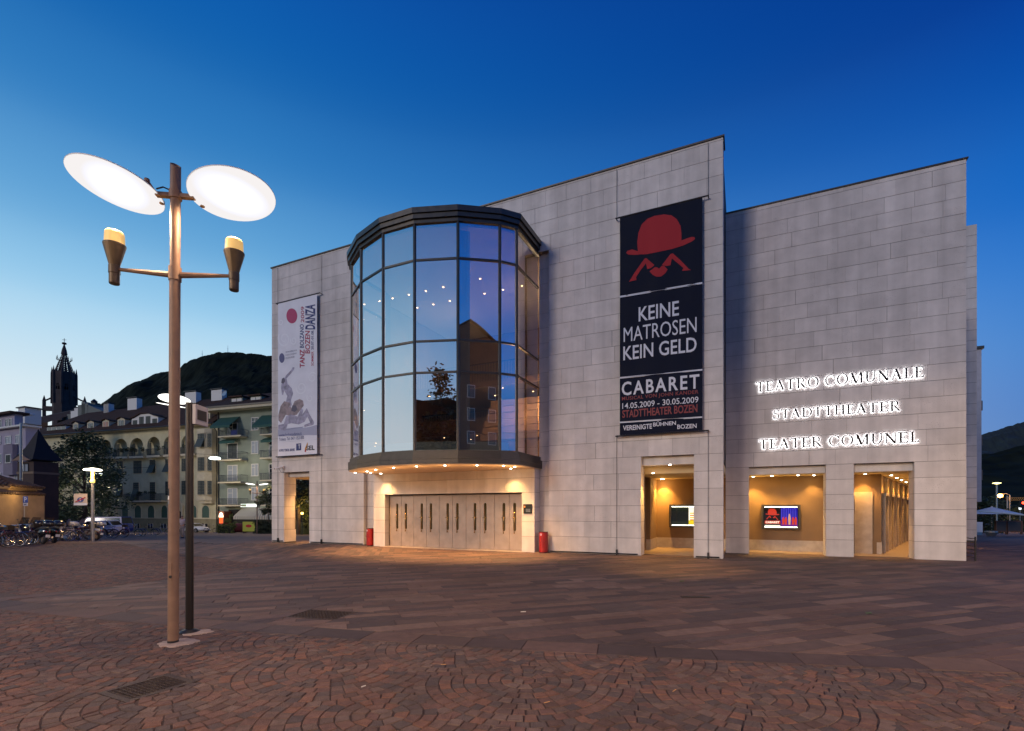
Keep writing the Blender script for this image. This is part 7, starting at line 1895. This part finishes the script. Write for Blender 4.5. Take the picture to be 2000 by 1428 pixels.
def make_scooter(label, mb_, topcase=True, group='motor scooters parked by the garden wall'):
    root = empty('motor_scooter', label=label, cat='scooter', group=group)
    for x, r in ((-.62, .24), (.66, .25)):
        w = MB().torus((x, 0, r + .02), r - .05, .07, 24, 8).build('wheel', M_RUB, root, smooth=True); MB().tube([(x, -.05, r + .02), (x, .05, r + .02)], r - .10, 12).build('rim', M_CHR, w)
    loft([(-.95, .62, .70, .03), (-.85, .50, .78, .13), (-.45, .34, .80, .19), (0, .30, .72, .19), (.15, .26, .48, .17), (.30, .24, .38, .16)], 0).build('rear_body', mb_, root, smooth=True)
    loft([(.28, .25, .40, .16), (.40, .30, .75, .20), (.50, .42, 1.0, .21), (.62, .55, .98, .17), (.72, .62, .86, .10), (.80, .66, .76, .03)], 0).build('front_shield', mb_, root, smooth=True)
    loft([(-.80, .76, .84, .08), (-.6, .76, .90, .15), (-.1, .74, .84, .15), (.12, .70, .80, .10)], 0).build('seat', M_SAD, root, smooth=True)
    loft([(.45, .34, .46, .05), (.66, .48, .54, .09), (.90, .40, .46, .05)], 0).build('front_mudguard', mb_, root, smooth=True)
    MB().tube([(.42, -.33, 1.04), (.50, -.12, 1.06), (.52, 0, 1.04), (.50, .12, 1.06), (.42, .33, 1.04)], .018, 6).tube([(.52, 0, 1.04), (.66, 0, .27)], .03, 6).build('handlebar', M_BLACK, root)
    for s in (-1, 1): MB().tube([(.48, s * .22, 1.06), (.48, s * .30, 1.22)], .008, 4).lathe([(.01, -.01), (.06, 0), (.01, .03)], 8, (.48, s * .31, 1.24)).build('mirror', M_BLACK, root)
    MB().add([(.58, -.20, 1.0), (.58, .20, 1.0), (.42, .17, 1.40), (.42, -.17, 1.40)], [(0, 1, 2, 3)]).build('windshield', glass_mat('smoked screen', (.4, .4, .42), .15), root)
    MB().lathe([(.06, -.01), (.055, .02)], 10).xf(Matrix.Translation((.74, 0, .80)) @ Matrix.Rotation(pi / 2, 4, 'Y')).build('headlight', M_PWHITE, root); MB().box(-.93, -.90, -.09, .09, .62, .68).build('tail_light', mat('red lens', (.4, .01, .01), .2), root)
    MB().box(-1.0, -.98, -.09, .09, .36, .50).build('number_plate', M_WHITE, root)
    if topcase: loft([(-1.10, .98, 1.12, .12), (-1.04, .92, 1.22, .21), (-.75, .90, 1.26, .23), (-.62, .94, 1.12, .15)], 0).build('top_case', mb_ if topcase == 1 else M_SC2, root, smooth=True)
    MB().tube([(-.25, -.17, .32), (-.9, -.22, .38)], [.04, .055], 8).build('exhaust', M_CHR, root); MB().tube([(.0, .1, .3), (.02, .22, .0)], .012, 5).build('kickstand', M_BLACK, root)
    return root
S1 = make_scooter('', M_SC1, 1); S2 = make_scooter('', M_SC2, 1)
for o, px, Y, hd, lab in ((S1, 72, 25.9, 155, 'large glossy black scooter with a top case in the middle of the rack'), (S2, 128, 31.8, 150, 'silver scooter with a white top case and red tail light behind the bicycles'),
                          (copy_tree(S1), 96, 27.2, 150, 'black scooter half hidden right of the large one'), (copy_tree(S1), 30, 27.6, 20, 'black scooter behind the bicycles near the wall corner'), (copy_tree(S1), 150, 31.9, 200, 'black scooter under the silver boxes left of the mushroom lamp'), (copy_tree(S2), 170, 32.0, 175, 'silver scooter with chrome exhaust beside the mushroom lamp'), (copy_tree(S1), 52, 26.6, 160, 'black scooter between the red bicycle and the wall')):
    p = at(px, 995, Y); o.location = (p.x, Y, zg(0, Y)); o.rotation_euler = (radians(7), 0, radians(hd)); o['label'] = lab
# ---------------------------------------------------------------- cars
M_TYRE = M_RUB
M_CG = mat('dark car glass', (.015, .018, .022), .06, spec=.9)
def make_car(name, loc, rz, label, cat, paint, L, W, prof, roof, rw=.32, lights=True):
    """prof: lower body (x, z0, z1, half width); roof: greenhouse polygon (x,z) counter-clockwise with belt line"""
    root = empty(name, loc, rz, label, cat)
    loft(prof, 0).build('body', paint, root, smooth=True)
    hb, ht_ = W / 2 * .93, W / 2 * .74
    zb = min(z for _, z in roof); zt = max(z for _, z in roof)
    def hw(z): return hb + (ht_ - hb) * (z - zb) / (zt - zb)
    n = len(roof)
    b = MB(); b.add([(x, -hw(z), z) for x, z in roof] + [(x, hw(z), z) for x, z in roof], [tuple(range(n)), tuple(range(2 * n - 1, n - 1, -1))] + [((i + 1) % n, i, n + i, n + (i + 1) % n) for i in range(n)])
    b.build('cabin', paint, root)
    # side glass, windscreen, rear glass as slightly proud panels
    cx_ = sum(x for x, _ in roof) / n; cz_ = (zb + zt) / 2
    def shrink(p, k): return (cx_ + (p[0] - cx_) * k[0], cz_ + (p[1] - cz_) * k[1])
    sg = [shrink(p, (.93, .74)) for p in roof]
    xs_ = sorted({round(x, 2) for x, _ in sg}); 
    for s in (-1, 1):
        g = MB(); g.add([(x, s * (hw(z) + .004), z) for x, z in sg], [tuple(range(n)) if s < 0 else tuple(range(n - 1, -1, -1))]); g.build('side_window', M_CG, root)
        for t in (.38, .66):
            x = xs_[0] + (xs_[-1] - xs_[0]) * t; MB().add([(x - .04, s * (hw(zb + .06) + .008), zb + .06), (x + .04, s * (hw(zb + .06) + .008), zb + .06), (x + .03, s * (hw(zt - .06) + .008), zt - .06), (x - .03, s * (hw(zt - .06) + .008), zt - .06)], [(0, 1, 2, 3) if s < 0 else (3, 2, 1, 0)]).build('pillar', paint, root)
    for i in range(n):
        (xa, za), (xb, zb_) = roof[i], roof[(i + 1) % n]
        if abs(za - zb_) > .25:
            nrm = Vector((zb_ - za, 0, xa - xb)).normalized() * .004
            m0, m1 = .10, .90; pa_, pb_ = (xa + (xb - xa) * m0, za + (zb_ - za) * m0), (xa + (xb - xa) * m1, za + (zb_ - za) * m1)
            sgn = 1 if (pa_[0] - cx_) * nrm.x > 0 else -1
            off = nrm * sgn
            MB().add([(pa_[0] + off.x, -hw(pa_[1]) * .9, pa_[1] + off.z), (pa_[0] + off.x, hw(pa_[1]) * .9, pa_[1] + off.z), (pb_[0] + off.x, hw(pb_[1]) * .9, pb_[1] + off.z), (pb_[0] + off.x, -hw(pb_[1]) * .9, pb_[1] + off.z)], [(0, 1, 2, 3)]).build('windscreen', M_CG, root)
    for x in (-L * .30, L * .31):
        for s in (-1, 1):
            w = MB().tube([(x, s * (W / 2 - .20), rw), (x, s * (W / 2 + .012), rw)], rw, 20).build('wheel', M_TYRE, root); r = MB().tube([(x, s * (W / 2 + .0), rw), (x, s * (W / 2 + .02), rw)], rw * .62, 14).build('rim', M_CHR, w)
            MB().torus((x, s * (W / 2 - .02), rw), rw + .03, .03, 16, 4, a0=0, a1=pi).build('wheel_arch', M_BLACK, root)
    xe, zz = L / 2 - .12, prof[-2][2] - .18
    for s in (-1, 1):
        MB().box(xe - .03, xe + .085, s * W * .34 - .16, s * W * .34 + .16, zz - .06, zz + .08).build('headlight', M_PWHITE, root); MB().box(-L / 2 + .02, -L / 2 + .12, s * W * .36 - .12, s * W * .36 + .12, zz, zz + .16).build('tail_light', mat('red lens', (.4, .01, .01), .2), root)
        MB().box(roof[1][0] - .15 if False else L * .18, L * .18 + .14, s * (W / 2 + .02) - .08, s * (W / 2 + .02) + .08, zb + .0, zb + .14).build('door_mirror', paint, root)
    MB().box(xe + .02, xe + .10, -W * .26, W * .26, zz - .22, zz - .02).build('grille', M_BLACK, root); MB().box(xe + .05, xe + .115, -.26, .26, .36, .47).build('number_plate', M_WHITE, root)
    return root
M_PW = mat('white car paint', (.60, .62, .66), .22, spec=.7); M_PB = mat('deep blue van paint', (.012, .045, .26), .3, spec=.5); M_PS = mat('silver white car paint', (.62, .63, .68), .25, spec=.6)
p = at(379, 995, 73); make_car('parked_coupe', (p.x, 73, zg(0, 73)), radians(-18), 'white coupe parked right of the tall pole by the cream house', 'car', M_PW, 4.6, 1.85,
    [(-2.3, .45, .75, .55), (-2.2, .30, .92, .80), (-1.4, .22, .98, .92), (0, .20, .95, .93), (1.2, .22, .92, .92), (2.0, .25, .78, .84), (2.25, .30, .66, .68), (2.32, .36, .56, .5)], [(-1.9, .92), (1.15, .90), (.25, 1.36), (-.9, 1.38)], .33)
p = at(190, 995, 50); make_car('parked_estate_car', (p.x, 50, zg(0, 50)), radians(184), 'white car parked in front of the blue van, behind the bicycles', 'car', M_PS, 4.2, 1.8,
    [(-2.2, .45, .85, .55), (-2.1, .30, 1.0, .80), (-1.4, .22, 1.02, .90), (0, .20, .98, .90), (1.2, .22, .95, .90), (1.9, .25, .84, .82), (2.15, .30, .7, .66)], [(-2.0, .98), (1.25, .94), (.45, 1.46), (-1.55, 1.48)], .33)
p = at(203, 995, 53.5); make_car('parked_van', (p.x, 53.5, zg(0, 53.5)), radians(182), 'dark blue minibus van parked behind the white car', 'van', M_PB, 5.2, 1.95,
    [(-2.6, .45, 1.1, .7), (-2.5, .28, 1.2, .90), (-1.4, .22, 1.22, .97), (0, .20, 1.20, .97), (1.6, .22, 1.15, .96), (2.3, .26, 1.0, .88), (2.55, .34, .8, .7)], [(-2.5, 1.15), (1.9, 1.10), (1.15, 1.92), (-2.35, 1.95)], .35)
p = at(120, 995, 48); make_car('parked_car', (p.x, 48, zg(0, 48)), radians(175), 'dark car behind the silver scooter under the big tree', 'car', mat('near black car paint', (.012, .02, .016), .25, spec=.7), 4.3, 1.75,
    [(-2.15, .45, .85, .55), (-2.0, .30, .95, .80), (-1.2, .22, .98, .88), (0, .20, .96, .88), (1.2, .22, .92, .88), (1.9, .25, .80, .80), (2.1, .30, .66, .64)], [(-1.8, .94), (1.2, .92), (.4, 1.42), (-1.2, 1.44)], .32)
p = at(468, 995, 68); root = empty('covered_motorcycle', (p.x, 68, zg(0, 68)), radians(10), 'small vehicle under a dark red cover beside the lit hedge', 'covered vehicle')
loft([(-1.0, .35, .7, .2), (-.8, .2, 1.2, .42), (-.2, .12, 1.35, .48), (.5, .12, 1.3, .45), (.9, .2, 1.0, .35), (1.1, .3, .7, .2)], 0).build('cover', mat('dark red cover cloth', (.10, .012, .02), .7, var=.3, scale=4), root, smooth=True)
for x in (-.7, .7): MB().torus((x, 0, .28), .22, .07, 16, 6).build('wheel', M_RUB, root)

# ---------------------------------------------------------------- person
def skin_mesh(name, joints, edges, m, parent, sub=2):
    me = bpy.data.meshes.new(name); me.from_pydata([j[0] for j in joints], edges, [])
    o = bpy.data.objects.new(name, me); COL.objects.link(o)
    sk = o.modifiers.new('s', 'SKIN'); ss_ = o.modifiers.new('u', 'SUBSURF'); ss_.levels = sub; ss_.render_levels = sub
    for v, j in zip(me.skin_vertices[0].data, joints): v.radius = (j[1], j[1] * (j[2] if len(j) > 2 else 1)); v.use_root = False
    me.skin_vertices[0].data[0].use_root = True
    dg = bpy.context.evaluated_depsgraph_get(); nm = bpy.data.meshes.new_from_object(o.evaluated_get(dg))
    bpy.data.objects.remove(o); nm.materials.clear(); nm.materials.append(m); nm.shade_smooth()
    r = bpy.data.objects.new(name, nm); COL.objects.link(r); r.parent = parent; return r
Yp = 39.0; p = at(356, 995, Yp)
man = empty('person', (p.x, Yp, zg(0, Yp)), radians(-70), 'person in a pale jacket walking between the tall lamp pole and the black post', 'person')
M_SKIN = mat('skin', (.42, .25, .18), .6); M_JKT = mat('pale jacket', (.50, .45, .48), .8); M_TRS = mat('light trousers', (.30, .28, .28), .8); M_HAIR = mat('dark hair', (.03, .02, .015), .7)
skin_mesh('body', [((0, 0, .95), .13), ((0, 0, 1.20), .14), ((0, 0, 1.42), .15), ((.01, 0, 1.52), .06), ((.03, 0, 1.60), .085), ((.04, 0, 1.70), .085),
    ((0, .19, 1.42), .055), ((-.06, .24, 1.15), .042), ((.06, .25, .93), .03), ((.09, .25, .84), .028), ((0, -.19, 1.42), .055), ((-.02, -.24, 1.15), .042), ((.16, -.25, .98), .03), ((.20, -.25, .90), .028),
    ((.02, .09, .88), .095), ((.16, .09, .50), .065), ((.10, .09, .10), .045), ((.20, .09, .05), .04), ((-.02, -.09, .88), .095), ((-.08, -.09, .50), .065), ((-.30, -.09, .16), .045), ((-.24, -.09, .06), .04)],
    [(0, 1), (1, 2), (2, 3), (3, 4), (4, 5), (2, 6), (6, 7), (7, 8), (8, 9), (2, 10), (10, 11), (11, 12), (12, 13), (0, 14), (14, 15), (15, 16), (16, 17), (0, 18), (18, 19), (19, 20), (20, 21)], M_SKIN, man)
skin_mesh('jacket', [((0, 0, .92), .165), ((0, 0, 1.20), .165), ((0, 0, 1.42), .175), ((.01, 0, 1.50), .09), ((0, .20, 1.42), .075), ((-.06, .25, 1.15), .062), ((.05, .255, .96), .05), ((0, -.20, 1.42), .075), ((-.02, -.25, 1.15), .062), ((.14, -.255, 1.0), .05)],
    [(0, 1), (1, 2), (2, 3), (2, 4), (4, 5), (5, 6), (2, 7), (7, 8), (8, 9)], M_JKT, man)
skin_mesh('trousers', [((0, 0, .95), .15), ((.02, .09, .86), .115), ((.16, .09, .50), .085), ((.11, .09, .14), .065), ((-.02, -.09, .86), .115), ((-.08, -.09, .50), .085), ((-.28, -.09, .18), .065)], [(0, 1), (1, 2), (2, 3), (0, 4), (4, 5), (5, 6)], M_TRS, man)
skin_mesh('hair', [((.0, 0, 1.66), .09), ((.02, 0, 1.74), .085)], [(0, 1)], M_HAIR, man)
for x, y, s in ((.14, .09, 0), (-.25, -.09, 0)): loft([(x - .14, .0, .10, .04), (x, .0, .11, .05), (x + .12, .0, .07, .045), (x + .16, .01, .05, .02)], 0).xf(Matrix.Translation((0, y, 0))).build('shoe', M_BLACK, man, smooth=True)
for s in (-1, 1):
    h = MB(); bx = (.09, .25, .82) if s > 0 else (.20, -.25, .88)
    for k in range(4): h.tube([(bx[0] + .012 * k, bx[1], bx[2]), (bx[0] + .015 * k, bx[1], bx[2] - .06 - .012 * (k in (1, 2))), (bx[0] + .015 * k - .02, bx[1], bx[2] - .09)], .008, 5)
    h.tube([(bx[0] + .03, bx[1], bx[2] + .02), (bx[0] + .06, bx[1], bx[2] - .03)], .009, 5); h.build('fingers', M_SKIN, man)
